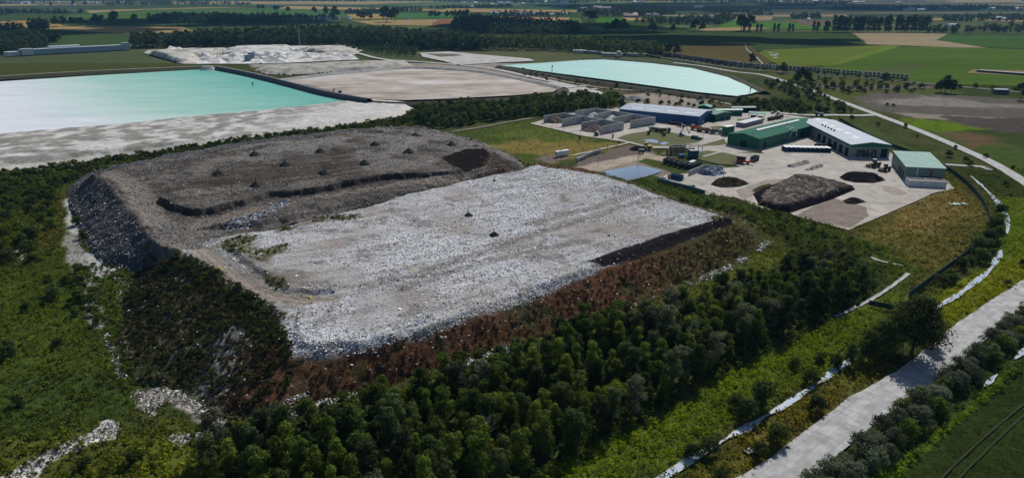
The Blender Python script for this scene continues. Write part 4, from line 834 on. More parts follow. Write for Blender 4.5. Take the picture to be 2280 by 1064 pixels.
m.box((w / 2, .15, H / 2), (w, .3, H)); m.box((w / 2, D - .15, H / 2), (w, .3, H)); m.box((.15, D / 2, H / 2), (.3, D - .6, H)); m.box((w - .15, D / 2, H / 2), (.3, D - .6, H)); m.box((w / 2, D / 2, H / 2), (.3, D - .6, H)); m.build('wall', smat('pale_concrete', (.62, .64, .64), (.45, .47, .48), .4), t)
for k in (0, 1): m = MB(); m.box((w * (.25 + .5 * k), D / 2, H * .42), (w / 2 - .6, D - .7, H * .8)); m.build('fill', smat('rust_sludge', (.34, .24, .19), (.24, .19, .16), .5), t)
# site cabins, kiosk, fuel canopy
def house(name, label, u, v, u2, v2, dep, h, mw, mr, nwin=0, cat='building', z0=0):
    P0, P1 = up(u, v), up(u2, v2); a, w = frame(P0, P1)
    t = thing(name, label, cat, (P0[0], P0[1], z0), a)
    m = MB(); m.box((w / 2, dep / 2, h / 2), (w, dep, h)); m.build('wall', mw, t)
    m = MB(); m.box((w / 2, dep / 2, h + .12), (w + .3, dep + .3, .24)); m.build('roof', mr, t)
    for k in range(nwin): m = MB(); m.box((w * (k + .5) / nwin, -.03, h * .55), (w / nwin * .45, .12, h * .4)); m.build('window', M_GLASS, t)
    return t
house('site_cabin', 'long row of grey site cabins with many dark windows', 1657, 284.5, 1699, 273.5, 7, 3.2, paint((.2, .22, .25), .6), paint((.34, .36, .39), .6), 9)
house('control_kiosk', 'dark green kiosk with pale flat roof behind the green hall', 1617, 302, 1634, 299, 4, 6.0, M_GREENW, paint((.5, .58, .55), .5), 0)
P0, P1 = up(1664, 264), up(1702, 267); a, w = frame(P0, P1)
t = thing('fuel_canopy', 'teal flat canopy on posts in the rear yard', 'canopy', (P0[0], P0[1], 0), a)
m = MB(); m.box((w / 2, 4, 4.6), (w, 8, .35)); m.build('roof', roofmat((.10, .34, .27)), t)
for x in (.8, w / 2, w - .8):
    for y in (.8, 7.2): m = MB(); m.bar((x, y, 0), (x, y, 4.45), .15); m.build('post', M_STEEL, t)
m = MB(); m.box((w * .3, 4.5, 1.1), (w * .3, 2, 2.2)); m.box((w * .7, 4.5, .9), (w * .25, 2.2, 1.8)); m.build('pump_block', paint((.06, .10, .09), .6), t)

# concrete storage bays: rear row and front row
def bays(label, back, divs, z=5.6):
    B = W(back, z); t = thing('storage_bay', label, 'storage bay', (B[0][0], B[0][1], 0)); o = Vector((B[0][0], B[0][1], 0))
    def wall(p, q, e=.0):
        a, L = frame(p, q); m = MB(); c = ((p[0] + q[0]) / 2 - o.x, (p[1] + q[1]) / 2 - o.y)
        m.box((c[0], c[1], z / 2), (L + e, .7, z), a)
        n = int(L / 5)
        for k in range(1, n):
            f = k / n; px, py = p[0] + (q[0] - p[0]) * f - o.x, p[1] + (q[1] - p[1]) * f - o.y
            m.box((px, py, z / 2 - .1), (.35, .95, z - .2), a)
        m.build('wall', M_CONC, t)
    wall(B[0], B[-1], .7)
    for p, q in zip(*[W(x, z) for x in zip(*divs)]): 
        a, L = frame(p, q); p2 = (p[0] + (q[0] - p[0]) * .4 / L, p[1] + (q[1] - p[1]) * .4 / L); wall(p2, q)
    return t
bays('rear row of three tall concrete storage bays by the blue hall', [(1327.5,241),(1459,261)], [((1327.5,241),(1281,247)), ((1366,246.9),(1322,255)), ((1412,254),(1364,262)), ((1459,261),(1404,269))])
bays('front row of three tall concrete storage bays facing the grass', [(1255.8,251.7),(1388,273)], [((1255.8,251.7),(1211,257.8)), ((1298,258.5),(1252,265.8)), ((1342.6,265.7),(1295,273)), ((1388,273),(1341,281.5))])
M_VHEAP = vmat('heap', 1.6, .4, 1, 1.6, .6)
def heap(label, px, top, c1, c2, res=.6, amp=1.0, sc=2.5, name='rubble_heap', cat='heap', c3=None, kind=None, face=None):
    Ft = W(px); top = fit_top(top, Ft, .72); T = W(top); base = mound_fn(Ft, T, [p[2] for p in top], .85)
    h = lambda X, Y: base(X, Y) + (fbm(X, Y, sc, 4, 91) - .5) * amp * np.where(base(X, Y) > .05, 1, .0)
    def cf(X, Y, Z):
        C = mixc(np.tile(c1, (len(X), 1)), c2, sstep(.45, .62, fbm(X, Y, sc, 4, 92)))
        C = C if c3 is None else mixc(C, c3, sstep(.6, .68, fbm(X, Y, 1.2, 3, 93)))
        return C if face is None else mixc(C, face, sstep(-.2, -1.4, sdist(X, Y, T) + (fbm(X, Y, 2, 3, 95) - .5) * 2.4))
    return hf_object(name, Ft, res, h, cf, M_VHEAP, label, cat, kind, pad=.6)
def blob(u, v, rx, ry, z, **k):
    """oval heap centred at (u, v)"""
    x, y = up(u, v); n = 14; ts = [2 * math.pi * i / n for i in range(n)]
    Ft = [(x + rx * math.cos(t) * (.85 + .3 * rr.random()), y + ry * math.sin(t) * (.85 + .3 * rr.random())) for t in ts]
    T = [(x + rx * .22 * math.cos(t), y + ry * .2 * math.sin(t)) for t in ts]
    base = mound_fn(Ft, T, [z * rr.uniform(.8, 1.1) for _ in T], .85); c1, c2, c3 = k['c']; amp = k.get('amp', .9); sc = k.get('sc', 1.8)
    h = lambda X, Y: base(X, Y) + (fbm(X, Y, sc, 4, 91) - .5) * amp * np.where(base(X, Y) > .05, 1, 0)
    def cf(X, Y, Z):
        C = mixc(np.tile(c1, (len(X), 1)), c2, sstep(.45, .62, fbm(X, Y, sc, 4, 92)))
        return C if c3 is None else mixc(C, c3, sstep(.56, .64, fbm(X, Y, .9, 3, 93)))
    return hf_object(k.get('name', 'rubble_heap'), Ft, k.get('res', .5), h, cf, M_VHEAP, k['label'], 'heap', None, pad=.5)
BR = ((.16, .115, .08), (.09, .07, .055), (.3, .24, .18)); WH = ((.5, .49, .47), (.25, .24, .23), (.7, .7, .68))
blob(1237, 272, 9, 7, 4.2, c=BR, label='brown timber rubble in the front left storage bay')
blob(1325, 291, 10, 8, 4.0, c=((.15, .11, .09), (.07, .06, .05), (.28, .2, .16)), label='dark mixed rubble in the right hand front storage bay')
blob(1275, 270, 6, 8, 2.5, c=((.2, .19, .17), (.12, .11, .1), None), label='grey rubble in the middle front storage bay')
blob(1320, 257, 14, 9, 3.2, c=WH, label='white waste heap in the left rear storage bay')
blob(1364, 264, 13, 9, 3.0, c=WH, label='white waste heap in the middle rear storage bay')
heap('dark green waste heap alone on the pale yard', [(1580,411),(1592,406),(1620,403),(1650,404),(1668,410),(1642,417),(1605,418)], [(1600,398,3.0),(1618,392,4.5),(1636,393,4.5),(1650,400,3)], (.035, .036, .02), (.06, .05, .03), .5, 1.2, 2, c3=(.10, .09, .07), name='green_waste_heap')
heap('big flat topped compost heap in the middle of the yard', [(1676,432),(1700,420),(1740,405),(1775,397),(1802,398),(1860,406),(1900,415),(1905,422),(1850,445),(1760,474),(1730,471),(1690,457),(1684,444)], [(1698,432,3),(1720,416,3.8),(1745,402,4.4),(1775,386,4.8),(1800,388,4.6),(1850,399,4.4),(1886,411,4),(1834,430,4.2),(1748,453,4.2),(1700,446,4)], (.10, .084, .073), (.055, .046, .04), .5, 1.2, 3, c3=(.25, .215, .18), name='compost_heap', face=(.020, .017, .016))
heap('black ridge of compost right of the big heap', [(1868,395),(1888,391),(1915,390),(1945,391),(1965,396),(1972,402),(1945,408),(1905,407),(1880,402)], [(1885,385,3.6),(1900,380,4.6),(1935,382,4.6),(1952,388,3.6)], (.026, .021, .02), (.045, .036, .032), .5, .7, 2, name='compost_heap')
heap('small black compost heap near the yard corner', [(1875,447),(1888,444),(1905,443),(1920,446),(1929,450),(1905,455),(1885,454)], [(1893,440,2.2),(1903,438,2.6),(1910,441,2.2)], (.03, .025, .023), (.05, .04, .036), .45, .6, 1.8, name='compost_heap')
heap('grassy brown hump left of the big compost heap', [(1672,424),(1690,415),(1712,408),(1722,412),(1705,424),(1682,428)], [(1695,418,2),(1710,413,2.4)], (.09, .075, .04), (.05, .05, .02), .5, .8, 2, name='compost_heap')
for (px, tp, lab) in (([(1749,371),(1768,365),(1800,359),(1804,363),(1770,374)], [(1758,366,2.2),(1797,357,2.4)], 'upper row of grey bales on the yard'), ([(1789,379),(1812,371),(1834,366),(1834,371),(1806,381)], [(1798,374,2.2),(1828,364,2.4)], 'lower row of grey bales on the yard')):
    heap(lab, px, tp, (.30, .29, .25), (.17, .165, .14), .5, 1.6, 1.3, c3=(.45, .45, .42), name='bale_row')
heap('blue grey heap of crushed plastic against a low wall', [(1552,387),(1570,381),(1590,379),(1610,380),(1620,386),(1592,393),(1565,390)], [(1568,376,3.6),(1585,370,4.4),(1600,374,3.4)], (.18, .22, .27), (.09, .11, .14), .4, 1.6, 1.3, c3=(.6, .63, .66), name='plastic_heap')
t = thing('retaining_wall', 'angled low concrete wall behind the crushed plastic heap', 'wall'); m = MB()
for p, q in (((1533,391), (1568,377)), ((1568,377), (1610,381))):
    p, q = up(*p), up(*q); a, L = frame(p, q); m.box(((p[0] + q[0]) / 2, (p[1] + q[1]) / 2, 1.4), (L, .5, 2.8), a)
m.build('wall', M_CONC, t)
blob(1420, 332, 6, 4, 2.4, c=((.05, .045, .04), (.03, .03, .03), None), label='dark scrap heap beside the yellow loader', name='scrap_heap')
blob(1412, 222, 16, 8, 3.5, c=((.3, .29, .28), (.2, .2, .19), None), label='grey gravel bank behind the blue hall', name='gravel_heap')
blob(1668, 226, 14, 9, 3.5, c=((.06, .05, .06), (.04, .035, .04), None), label='dark spoil heap in the scrub behind the works', name='spoil_heap')
blob(1640, 222, 12, 7, 2.5, c=((.09, .085, .07), (.05, .05, .04), None), label='low grey spoil heap near the mint pond', name='spoil_heap')
blob(1445, 203, 22, 5, 2.5, c=((.12, .1, .08), (.08, .07, .05), None), label='long dark spoil ridge beside the dirt track', name='spoil_heap')
blob(1640, 362, 4, 3, 1.6, c=((.2, .17, .13), (.06, .07, .03), None), label='brushwood heap beside the orange shredder', name='brushwood_heap')

# gas wells on the old tier
WELLS = [(568,346,'well mound near the far left of the tier'),(486,390,'leftmost gas well mound on the old tier'),(636,369,'gas well mound with a tall thin stub'),(713,340,'broad dark gas well mound in the middle'),(835,324,'pointed gas well mound near the rear edge'),(812,366,'low round gas well mound in the tier centre'),(723,388,'rubbly gas well mound near the tier step'),(925,304,'rearmost gas well mound by the green bank'),(910,340,'squat gas well mound left of the soil patch'),(1005,324,'gas well mound above the dark soil patch'),(571,415,'gas well mound on the bright front of the tier'),(1043,481,'gas well mound on the white litter cell'),(1100,524,'weedy gas well mound on the white litter cell'),(1101,403,'tiny gas well at the rear of the litter cell')]
M_SCRAP = vmat('rubble', 2, .4, 1, 2, .5)
for k, (u, v, lab) in enumerate(WELLS):
    x, y, z = zpt(u, v); t = thing('gas_well', lab, 'gas well', (x, y, z), rr.random() * 6); s = .55 if k > 12 else 1
    q = np.random.default_rng(k); s *= 1.3 if k < 11 else .8; r = 2.7 * s; gx, gy = np.meshgrid(np.linspace(-r, r, 15), np.linspace(-r, r, 15)); d = np.hypot(gx, gy) / r
    zz = 2.1 * s * np.clip(1 - d, 0, 1) ** .9 + q.normal(0, .18 * s, gx.shape) * (d < 1) - .35 * (d >= 1)
    i = np.arange(14)[:, None]; j = np.arange(14)[None, :]; a = (i * 15 + j).ravel()
    gr = (.05, .05, .045) if k != 12 else (.035, .05, .02)
    me = np_mesh('rubble', np.stack([gx.ravel() + q.normal(0, .1, 225), gy.ravel() + q.normal(0, .1, 225), zz.ravel() - .1], 1), np.stack([a, a + 1, a + 16, a + 15], 1), M_SCRAP, vcol=np.array(gr) * q.uniform(.5, 1.7, (225, 1)))
    link('rubble_cone', me, t)
    m = MB(); m.bar((0, 0, 1), (.1, 0, 3.2 * s), .16, .16, 8); m.bar((.1, 0, 3.2 * s), (.1, 0, 3.35 * s), .3, .3, 8); m.build('wellhead', paint((.04, .04, .045), .6), t)
    m = MB(); m.bar((0, 0, 1.4 * s), (1.6 * s, .5, .4 * s), .1); m.build('pipe', M_DARK, t)

# ------------------------------------------------------------------ vehicles, containers, equipment
def wheels(t, xs, y, r, w=.4, mat=None):
    for x in xs:
        for s in (-1, 1):
            m = MB(); m.bar((x, s * y - w / 2, r), (x, s * y + w / 2, r), r, r, 14); wl = m.build('wheel', paint((.015, .015, .016), .8, .1, .2), t)
            m = MB(); m.bar((x, s * (y + w / 2) - .0, r), (x, s * (y + w / 2 + .05), r), r * .5, r * .45, 10); m.build('hub', paint((.25, .2, .12), .5), wl)
def at(u, v): x, y = up(u, v); return (x, y, 0)
def heading(u, v, u2, v2): return frame(up(u, v), up(u2, v2))[0]
def tipper(label, u, v, rz, cab, bed, load=False, s=1.0):
    t = thing('tipper_truck', label, 'truck', at(u, v), rz); t.scale = (s,) * 3
    m = MB(); m.box((0, 0, .95), (7.6, 1.0, .35)); m.build('chassis', M_DARK, t)
    m = MB(); m.box((2.85, 0, 1.75), (1.9, 2.4, 1.5)); m.box((2.75, 0, 2.85), (1.6, 2.3, .9), 0, .9); c = m.build('cab', paint(cab), t, .06)
    m = MB(); m.box((3.56, 0, 2.8), (.06, 1.9, .65)); m.build('windscreen', M_GLASS, c)
    m = MB(); m.box((-1.2, 0, 1.3), (5.2, 2.4, .2)); m.box((-1.2, 1.18, 2.0), (5.2, .1, 1.3)); m.box((-1.2, -1.18, 2.0), (5.2, .1, 1.3)); m.box((-3.76, 0, 2.0), (.1, 2.4, 1.3)); m.box((1.36, 0, 2.2), (.1, 2.4, 1.7))
    for k in range(5): m.box((-3.2 + k * 1.05, 1.25, 2.0), (.15, .1, 1.3)); m.box((-3.2 + k * 1.05, -1.25, 2.0), (.15, .1, 1.3))
    m.build('tipping_body', paint(bed), t)
    wheels(t, (2.7, -1.6, -2.9), 1.0, .52); return t
def loader(label, u, v, rz, c, s=1.0, dark=False):
    t = thing('wheel_loader', label, 'loader', at(u, v), rz); t.scale = (s,) * 3; p = paint(c, .5, .3, .4)
    m = MB(); m.box((-1.9, 0, 1.75), (3.0, 1.9, 1.3)); m.box((.6, 0, 1.3), (1.6, 1.1, .8)); m.build('body', p, t, .08)
    m = MB(); m.box((-.1, 0, 2.9), (1.5, 1.5, 1.5), 0, .92); cb = m.build('cab', M_GLASS, t, .05); m = MB(); m.box((-.1, 0, 3.72), (1.7, 1.7, .14)); m.build('cab_roof', p, cb)
    for sgn in (-1, 1): m = MB(); m.bar((.9, sgn * .55, 1.9), (3.2, sgn * .55, .9), .2, .16, 6); m.build('lift_arm', p, t)
    m = MB(); m.prism([(3.1, .15), (4.3, .1), (4.3, .25), (3.35, .4), (3.3, 1.4), (3.1, 1.4)], 2.9); m.build('bucket', paint((.12, .10, .08), .6), t)
    wheels(t, (1.3, -1.9), 1.05, .8, .6); return t
def skip(label, u, v, rz, c, L=6, w=2.4, h=2.0, group=None, lid=None, name='skip_container'):
    t = thing(name, label, 'container', at(u, v), rz, group); p = paint(c, .6, .25, .35)
    m = MB(); f = 1.1
    m.box((0, 0, .2), (L * .86, w, .3)); m.box((0, w / 2 - .06, h / 2 + .15), (L * .96, .12, h)); m.box((0, -w / 2 + .06, h / 2 + .15), (L * .96, .12, h)); m.box((L / 2 - .2, 0, h / 2 + .15), (.12, w - .26, h)); m.box((-L / 2 + .2, 0, h / 2 + .15), (.12, w - .26, h))
    n = int(L / 1.1)
    for k in range(n + 1):
        for s in (-1, 1): m.box((-L * .45 + L * .9 * k / n, s * (w / 2 + .05), h / 2 + .15), (.14, .1, h))
    m.box((0, w / 2 + .02, h + .15), (L, .2, .14)); m.box((0, -w / 2 - .02, h + .15), (L, .2, .14)); m.build('body', p, t)
    m = MB(); m.box((0, 0, h * .55 if lid is None else h + .2), (L * .9, w - .3, .2) if lid is None else (L * .92, w - .1, .16)); m.build('load' if lid is None else 'lid', paint((.05, .05, .045), .9, .1, .5) if lid is None else paint(lid, .5, .3, .2), t)
    return t
# truck park in front of the blue hall
h0 = heading(1540, 290, 1600, 297)
tipper('white cab truck parked beside the reedy pool', 1456, 292, h0 + math.pi, (.55, .56, .56), (.12, .12, .12))
tipper('rusty brown tipper truck beside the reedy pool', 1480, 295, h0 + .5, (.05, .05, .06), (.17, .08, .045), s=1.1)
tipper('bright orange truck nearest the blue hall corner', 1550, 290, h0 + math.pi - .2, (.5, .09, .02), (.5, .1, .025), s=1.15)
tipper('faded orange tipper truck second in the truck row', 1566, 294, h0 + .1, (.3, .07, .03), (.34, .13, .04), s=1.1)
tipper('rust coloured tipper third in the truck row', 1581, 296, h0 + .1, (.25, .08, .05), (.25, .12, .06), s=1.05)
tipper('grey white truck at the right end of the truck row', 1594, 298, h0 + .4, (.3, .33, .34), (.1, .11, .12), s=1.1)
skip('dark brown long skip in the shadow of the blue hall', 1503, 278, h0, (.05, .04, .035), 9, 2.5, 2.2)
loader('small orange loader near the blue hall', 1517, 283, h0 + 3.3, (.4, .12, .03), .75)
skip('green skip above the pale yard edge', 1546.5, 309, h0, (.02, .10, .06), 5, 2.3, 1.8)
skip('low teal skip beside the green one', 1556, 311, h0, (.04, .10, .10), 4.6, 2.2, 1.3)
t = thing('boom_lift', 'bright blue boom lift with its arm raised', 'boom lift', at(1518, 303), h0 + .4); p = paint((.02, .16, .32), .45)
m = MB(); m.box((0, 0, 1.0), (3.6, 2.2, .8)); m.box((-.8, 0, 1.9), (2.2, 1.9, 1.1)); m.build('chassis', p, t, .06)
m = MB(); m.bar((-1.2, 0, 2.3), (2.2, 0, 8.2), .32, .26, 6); m.build('lower_boom', p, t); m = MB(); m.bar((2.2, 0, 8.2), (4.6, 0, 2.6), .24, .2, 6); m.build('upper_boom', p, t)
m = MB(); m.box((4.9, 0, 2.2), (1.0, 1.8, .12)); [m.box((4.9 + a, b, 2.75), (.08 if a else 1.0, .08 if b else 1.8, 1.0)) for a, b in ((.46, 0), (-.46, 0), (0, .86), (0, -.86))]; m.build('basket', p, t); wheels(t, (1.1, -1.2), 1.0, .5)
loader('yellow wheel loader at the bend of the dirt track', 1438, 333, heading(1438, 333, 1418, 331), (.48, .36, .01), 1.25)
loader('dark rusty loader left of the pair by the grey green hall', 1945, 372, heading(1950, 372, 1925, 374), (.14, .085, .05), 1.25)
loader('dark rusty loader right of the pair by the grey green hall', 1970, 381, heading(1975, 380, 1950, 384), (.10, .06, .045), 1.15)
# tanks and bins
t = thing('tank', 'dark green tank beside the dirt track bend', 'tank', at(1428, 341)); m = MB(); m.bar((-1.8, 0, 1.5), (1.8, 0, 1.5), 1.2, 1.2, 14); m.build('shell', M_TEALW, t); m = MB(); m.box((-1, 0, .2), (.4, 2, .5)); m.box((1, 0, .2), (.4, 2, .5)); m.build('saddle', M_DARK, t)
t = thing('tank', 'dark green tank beside the front storage bay wall', 'tank', at(1328, 302)); m = MB(); m.bar((0, 0, .1), (0, 0, 2.8), 1.6, 1.6, 16); m.bar((0, 0, 2.8), (0, 0, 3.3), 1.6, .3, 16); m.build('shell', M_TEALW, t); m = MB(); m.bar((0, 0, 3.2), (0, 0, 3.6), .25, .25, 8); m.build('cap', M_STEEL, t)
def hydrant(label, u, v, c, s=1):
    t = thing('hydrant_cabinet', label, 'cabinet', at(u, v)); m = MB(); m.box((0, 0, 1.1 * s), (1.1 * s, 1.0 * s, 2.2 * s)); m.build('cabinet', paint(c), t, .05); m = MB(); m.box((0, 0, 2.3 * s), (1.3 * s, 1.2 * s, .2)); m.build('lid', M_DARK, t)
hydrant('orange red cabinet at the lawn corner near the bays', 1364.5, 307, (.42, .06, .02)); hydrant('red cabinet on the grass strip by the green hall', 1693, 339, (.4, .03, .03)); hydrant('orange cabinet beside the tank at the bays', 1337, 299, (.45, .14, .08), .9); hydrant('dark cabinet at the timber screen corner', 1485, 343, (.12, .05, .03)); hydrant('red barrel like cabinet left of the blue container', 1489, 399, (.2, .05, .04))
# trailer box and concrete blocks
P0, P1 = up(1240, 349.5), up(1268, 345); a, w = frame(P0, P1)
t = thing('box_trailer', 'white box trailer standing alone in the grass', 'trailer', (P0[0], P0[1], 0), a); m = MB(); m.box((w / 2, 1.25, 1.9), (w, 2.5, 2.7)); m.build('box', M_WHITE, t, .05); m = MB(); m.box((w / 2, 1.25, .45), (w * .9, 1.6, .25)); m.build('frame', M_DARK, t)
m = MB(); m.box((-.03, 1.25, 1.9), (.08, 2.1, 2.3)); m.build('door', paint((.45, .47, .48)), t)
A_ = W([(1286,358),(1300,352),(1318,343.5),(1334,339)])
for k, f in enumerate(np.linspace(0, 1, 9)):
    i = min(int(f * 3), 2); g_ = f * 3 - i; x = A_[i][0] + (A_[i + 1][0] - A_[i][0]) * g_; y = A_[i][1] + (A_[i + 1][1] - A_[i][1]) * g_
    m = MB(); m.box((0, 0, .95), (2.3, 1.7, 1.9)); m.box((0, 0, 2.0), (.8, .8, .25), 0, .7)
    o = m.build('concrete_block', M_CONC, None, .07); o.location = (x, y, 0); o.rotation_euler = (0, 0, frame(A_[i], A_[i + 1])[0]); tag(o, 'grey concrete block in the curved row by the dirt track', 'block', 'curved row of concrete blocks')
# timber screen, gantry, blue tank
P0, P1 = up(1489, 343), up(1526, 341); a, w = frame(P0, P1)
t = thing('timber_screen', 'brown timber panel screen beside the steel gantry', 'screen', (P0[0], P0[1], 0), a)
for k in range(7): m = MB(); m.box((w * (k + .5) / 7, (k % 2) * .25, 2.6), (w / 7 * .96, .2, 5.2)); m.build('panel', paint((.23, .17, .125), .8, .1, .4), t)
for k in range(3): m = MB(); m.box((w * (.1 + .4 * k), .5, 2.5), (.3, .4, 5)); m.build('post', M_STEEL, t)
t = thing('steel_gantry', 'open grey steel gantry over the leachate tank', 'gantry', (*up(1530, 349), 0), a); L = 14
for x in (-10, -2, 4, 10):
    for y in (0, 5): m = MB(); m.box((x, y, 3.2), (.3, .3, 6.4)); m.build('post', M_STEEL, t)
for y in (0, 5): m = MB(); m.box((0, y, 6.5), (20.4, .3, .4)); m.build('beam', M_STEEL, t)
for x in (-10, -2, 4, 10): m = MB(); m.box((x, 2.5, 6.5), (.28, 4.7, .3)); m.build('beam', M_STEEL, t)
t = thing('leachate_tank', 'dark blue square tank under the gantry end', 'tank', (*up(1543, 350), 0), a); m = MB(); m.box((0, 0, 2.2), (5.5, 4, 4.4)); [m.box((-2.4 + k * 1.2, -2.05, 2.2), (.15, .15, 4.3)) for k in range(5)]; m.build('shell', paint((.02, .07, .14)), t, .04); m = MB(); m.box((0, 0, 4.5), (5.7, 4.2, .2)); m.build('lid', M_STEEL, t)
t = thing('pump_box', 'low bright blue pump box before the gantry', 'pump box', (*up(1518, 349), 0), a); m = MB(); m.box((0, 0, .8), (4, 2.2, 1.6)); m.build('case', paint((.03, .2, .34)), t, .06); m = MB(); m.box((0, 0, 1.7), (1.2, 1, .3)); m.build('hatch', M_STEEL, t)
# skips on the grass
a2 = heading(1485, 372, 1512, 366)
for k, (u, v, lab) in enumerate(((1485,361,'dark green skip first in the row by the grass'),(1496,364,'dark green skip second in the row by the grass'),(1507,367,'dark green skip third in the row by the grass'),(1517,371,'dark green skip fourth in the row, set forward'),(1530,373,'dark green skip fifth in the row by the path'),(1541,368,'dark skip with a pale cover in the row'),(1552,370,'dark green skip near the right row end'),(1541,374,'half hidden dark skip before the covered one'))):
    skip(lab, u, v, a2 + .25, (.022, .05, .038), 6.6, 2.4, 2.3, 'dark green skips on the grass', (.5, .52, .52) if k == 5 else None)
skip('large dark green skip beside the orange shredder', 1680, 358, heading(1670, 362, 1690, 354), (.012, .06, .045), 7.5, 2.6, 2.8)
t = thing('shredder', 'orange mobile shredder with black hopper', 'shredder', at(1655, 364), heading(1640, 362, 1672, 366)); p = paint((.42, .07, .025), .5)
m = MB(); m.box((0, 0, 1.5), (8, 2.4, 1.2)); m.build('chassis', p, t, .08); m = MB(); m.prism([(-3.6, 2.1), (.6, 2.1), (1.4, 4.4), (-4.4, 4.4)], 2.6); m.build('hopper', paint((.02, .02, .025)), t)
m = MB(); m.bar((2.5, 0, 1.6), (6.6, 0, 3.2), .5, .4, 6); m.build('conveyor', p, t); wheels(t, (-2.4, -1.2, 2.6), 1.1, .55)
P0, P1 = up(1494, 398), up(1520, 403); a, w = frame(P0, P1)
skip('blue open container at the yard corner', 1507, 399, a, (.015, .06, .13), w, 2.5, 2.6)
for k, (u, v, c, lab) in enumerate(((1475,398,(.55,.55,.5),'pale pallet stack at the yard tip'),(1484,404,(.2,.3,.36),'blue grey crate stack on the yard edge'),(1493,408,(.5,.5,.42),'pale crate stack on the yard edge'),(1502,411,(.4,.42,.42),'grey crate pile nearest the green wall'))):
    t = thing('crate_stack', lab, 'crates', at(u, v), .3 * k); 
    for q_ in range(3): m = MB(); m.box((q_ * 1.3 - 1.3, 0, .35 + .2 * (q_ % 2)), (1.15, 1.0, .7 + .4 * (q_ % 2))); m.box((q_ * 1.3 - 1.3, 0, .85 + .4 * (q_ % 2)), (.9, .8, .15)); m.build('crate', paint(tuple(x * (.7 + .2 * q_) for x in c)), t)
t = thing('covered_trailer', 'low dark green trailer alone on the yard', 'trailer', at(1537, 418), .1); m = MB(); m.box((0, 0, .8), (4.6, 2.2, .9)); m.prism([(-2.3, 1.25), (2.3, 1.25), (1.9, 1.6), (-1.9, 1.6)], 2.0); m.build('body', paint((.03, .06, .045)), t, .06); wheels(t, (0,), 1.1, .4)
pw = W([(1464,404),(1500,413),(1535,422),(1569,432)]); t = thing('kerb_wall', 'long low green grey wall along the yard edge', 'wall')
for p, q_ in zip(pw[:-1], pw[1:]): a, L = frame(p, q_); m = MB(); m.box(((p[0] + q_[0]) / 2, (p[1] + q_[1]) / 2, .8), (L, .35, 2.4), a); m.build('panel', paint((.07, .13, .13), .7), t)
# nine blue containers with white lids
A_, B_ = up(1746, 337.5), up(1850, 340); ac, L = frame(A_, B_)
for k in range(10):
    f = (k + .5) / 10; x, y = A_[0] + (B_[0] - A_[0]) * f, A_[1] + (B_[1] - A_[1]) * f
    t = skip('blue roll off container with white lid in the row by the halls', 0, 900, ac + math.pi / 2 + .18, (.012, .04, .075) if k < 8 else (.01, .015, .02), 6.4, L / 10 * .8, 2.6, 'row of blue roll off containers', (.62, .66, .7), 'rolloff_container')
    t.location = (x - math.sin(ac) * 3.2, y + math.cos(ac) * 3.2, 0)
    if k >= 8: t['label'] = 'black roll off container with white lid, %s of the container row' % ('last' if k == 9 else 'second to last'); t['group'] = ''; del t['group']
t = thing('air_filter', 'white pipework and filter unit at the green hall wall', 'filter unit', at(1762, 314), gw * 0 + math.atan2(B_[1] - A_[1], B_[0] - A_[0]) + .6)
m = MB(); m.box((1, 1, 1.6), (5, 2.5, 3.2)); m.build('case', paint((.03, .07, .09)), t, .05)
m = MB(); m.bar((-2.6, 0, 0), (-2.6, 0, 8), .45, .45, 10); m.bar((-2.6, 0, 8), (-2.6, 0, 8.5), .7, .7, 10); m.build('stack', M_STEEL, t)
m = MB(); m.bar((-1.2, 0, 1), (-1.2, 0, 6.6), .3); m.bar((-1.2, 0, 6.6), (4.2, 0, 6.9), .3); m.bar((4.2, 0, 6.9), (4.2, 0, 3), .3); m.build('duct', paint((.45, .5, .5)), t)
t = thing('covered_skips', 'dark covered lorry body behind the container row', 'container', at(1838, 329), ac); m = MB(); m.box((0, 0, 1.3), (14, 2.4, 2.2)); [m.box((-6 + 3 * k, 0, 2.5), (.3, 2.5, .2)) for k in range(5)]; m.build('body', M_DARK, t, .05)
# cars
def car(label, u, v, rz, c, s=1):
    t = thing('parked_car', label, 'car', at(u, v), rz); t.scale = (s,) * 3
    m = MB(); m.box((0, 0, .65), (4.3, 1.75, .6)); m.prism([(-1.9, .9), (1.2, .9), (.6, 1.5), (-1.5, 1.5)], 1.5); m.build('body', paint(c, .3, .5, .1), t, .08)
    m = MB(); m.prism([(-1.75, .98), (1.12, .98), (.62, 1.42), (-1.45, 1.42)], 1.54); m.build('window', M_GLASS, t); wheels(t, (1.35, -1.35), .8, .32, .22)
car('green car parked on the side road behind the halls', 1720, 253, 1.2, (.05, .28, .16), 1.2); car('cream car parked on the side road behind the halls', 1733, 253, 1.1, (.7, .65, .45), 1.3)
tipper('dark truck with white roof on the side road', 1824, 258, heading(1840, 258, 1800, 258), (.06, .06, .07), (.5, .52, .54), s=.9)
for k, (u, v, c, lab) in enumerate(((1716,268,(.12,.03,.03),'dark red truck left in the rear yard trio'),(1726,266,(.08,.02,.03),'dark maroon truck in the middle of the rear yard trio'),(1736,264,(.04,.04,.045),'black truck right in the rear yard trio'))): tipper(lab, u, v, .6, c, tuple(x * .7 for x in c), s=.9)
# tarp panel in the grass
t = thing('pallet_tarp', 'pale mint sheet lying in the dry grass', 'tarp', at(2131, 454), .05); m = MB(); m.box((-1.2, 0, .12), (5, 3.2, .18)); m.box((3.2, -.2, .12), (3, 3, .16)); m.build('sheet', paint((.42, .56, .50), .6), t, .04); m = MB(); m.box((1.6, -.1, .3), (1.0, 2.6, .4)); m.build('cover', paint((.03, .06, .03), .9), t, .1)
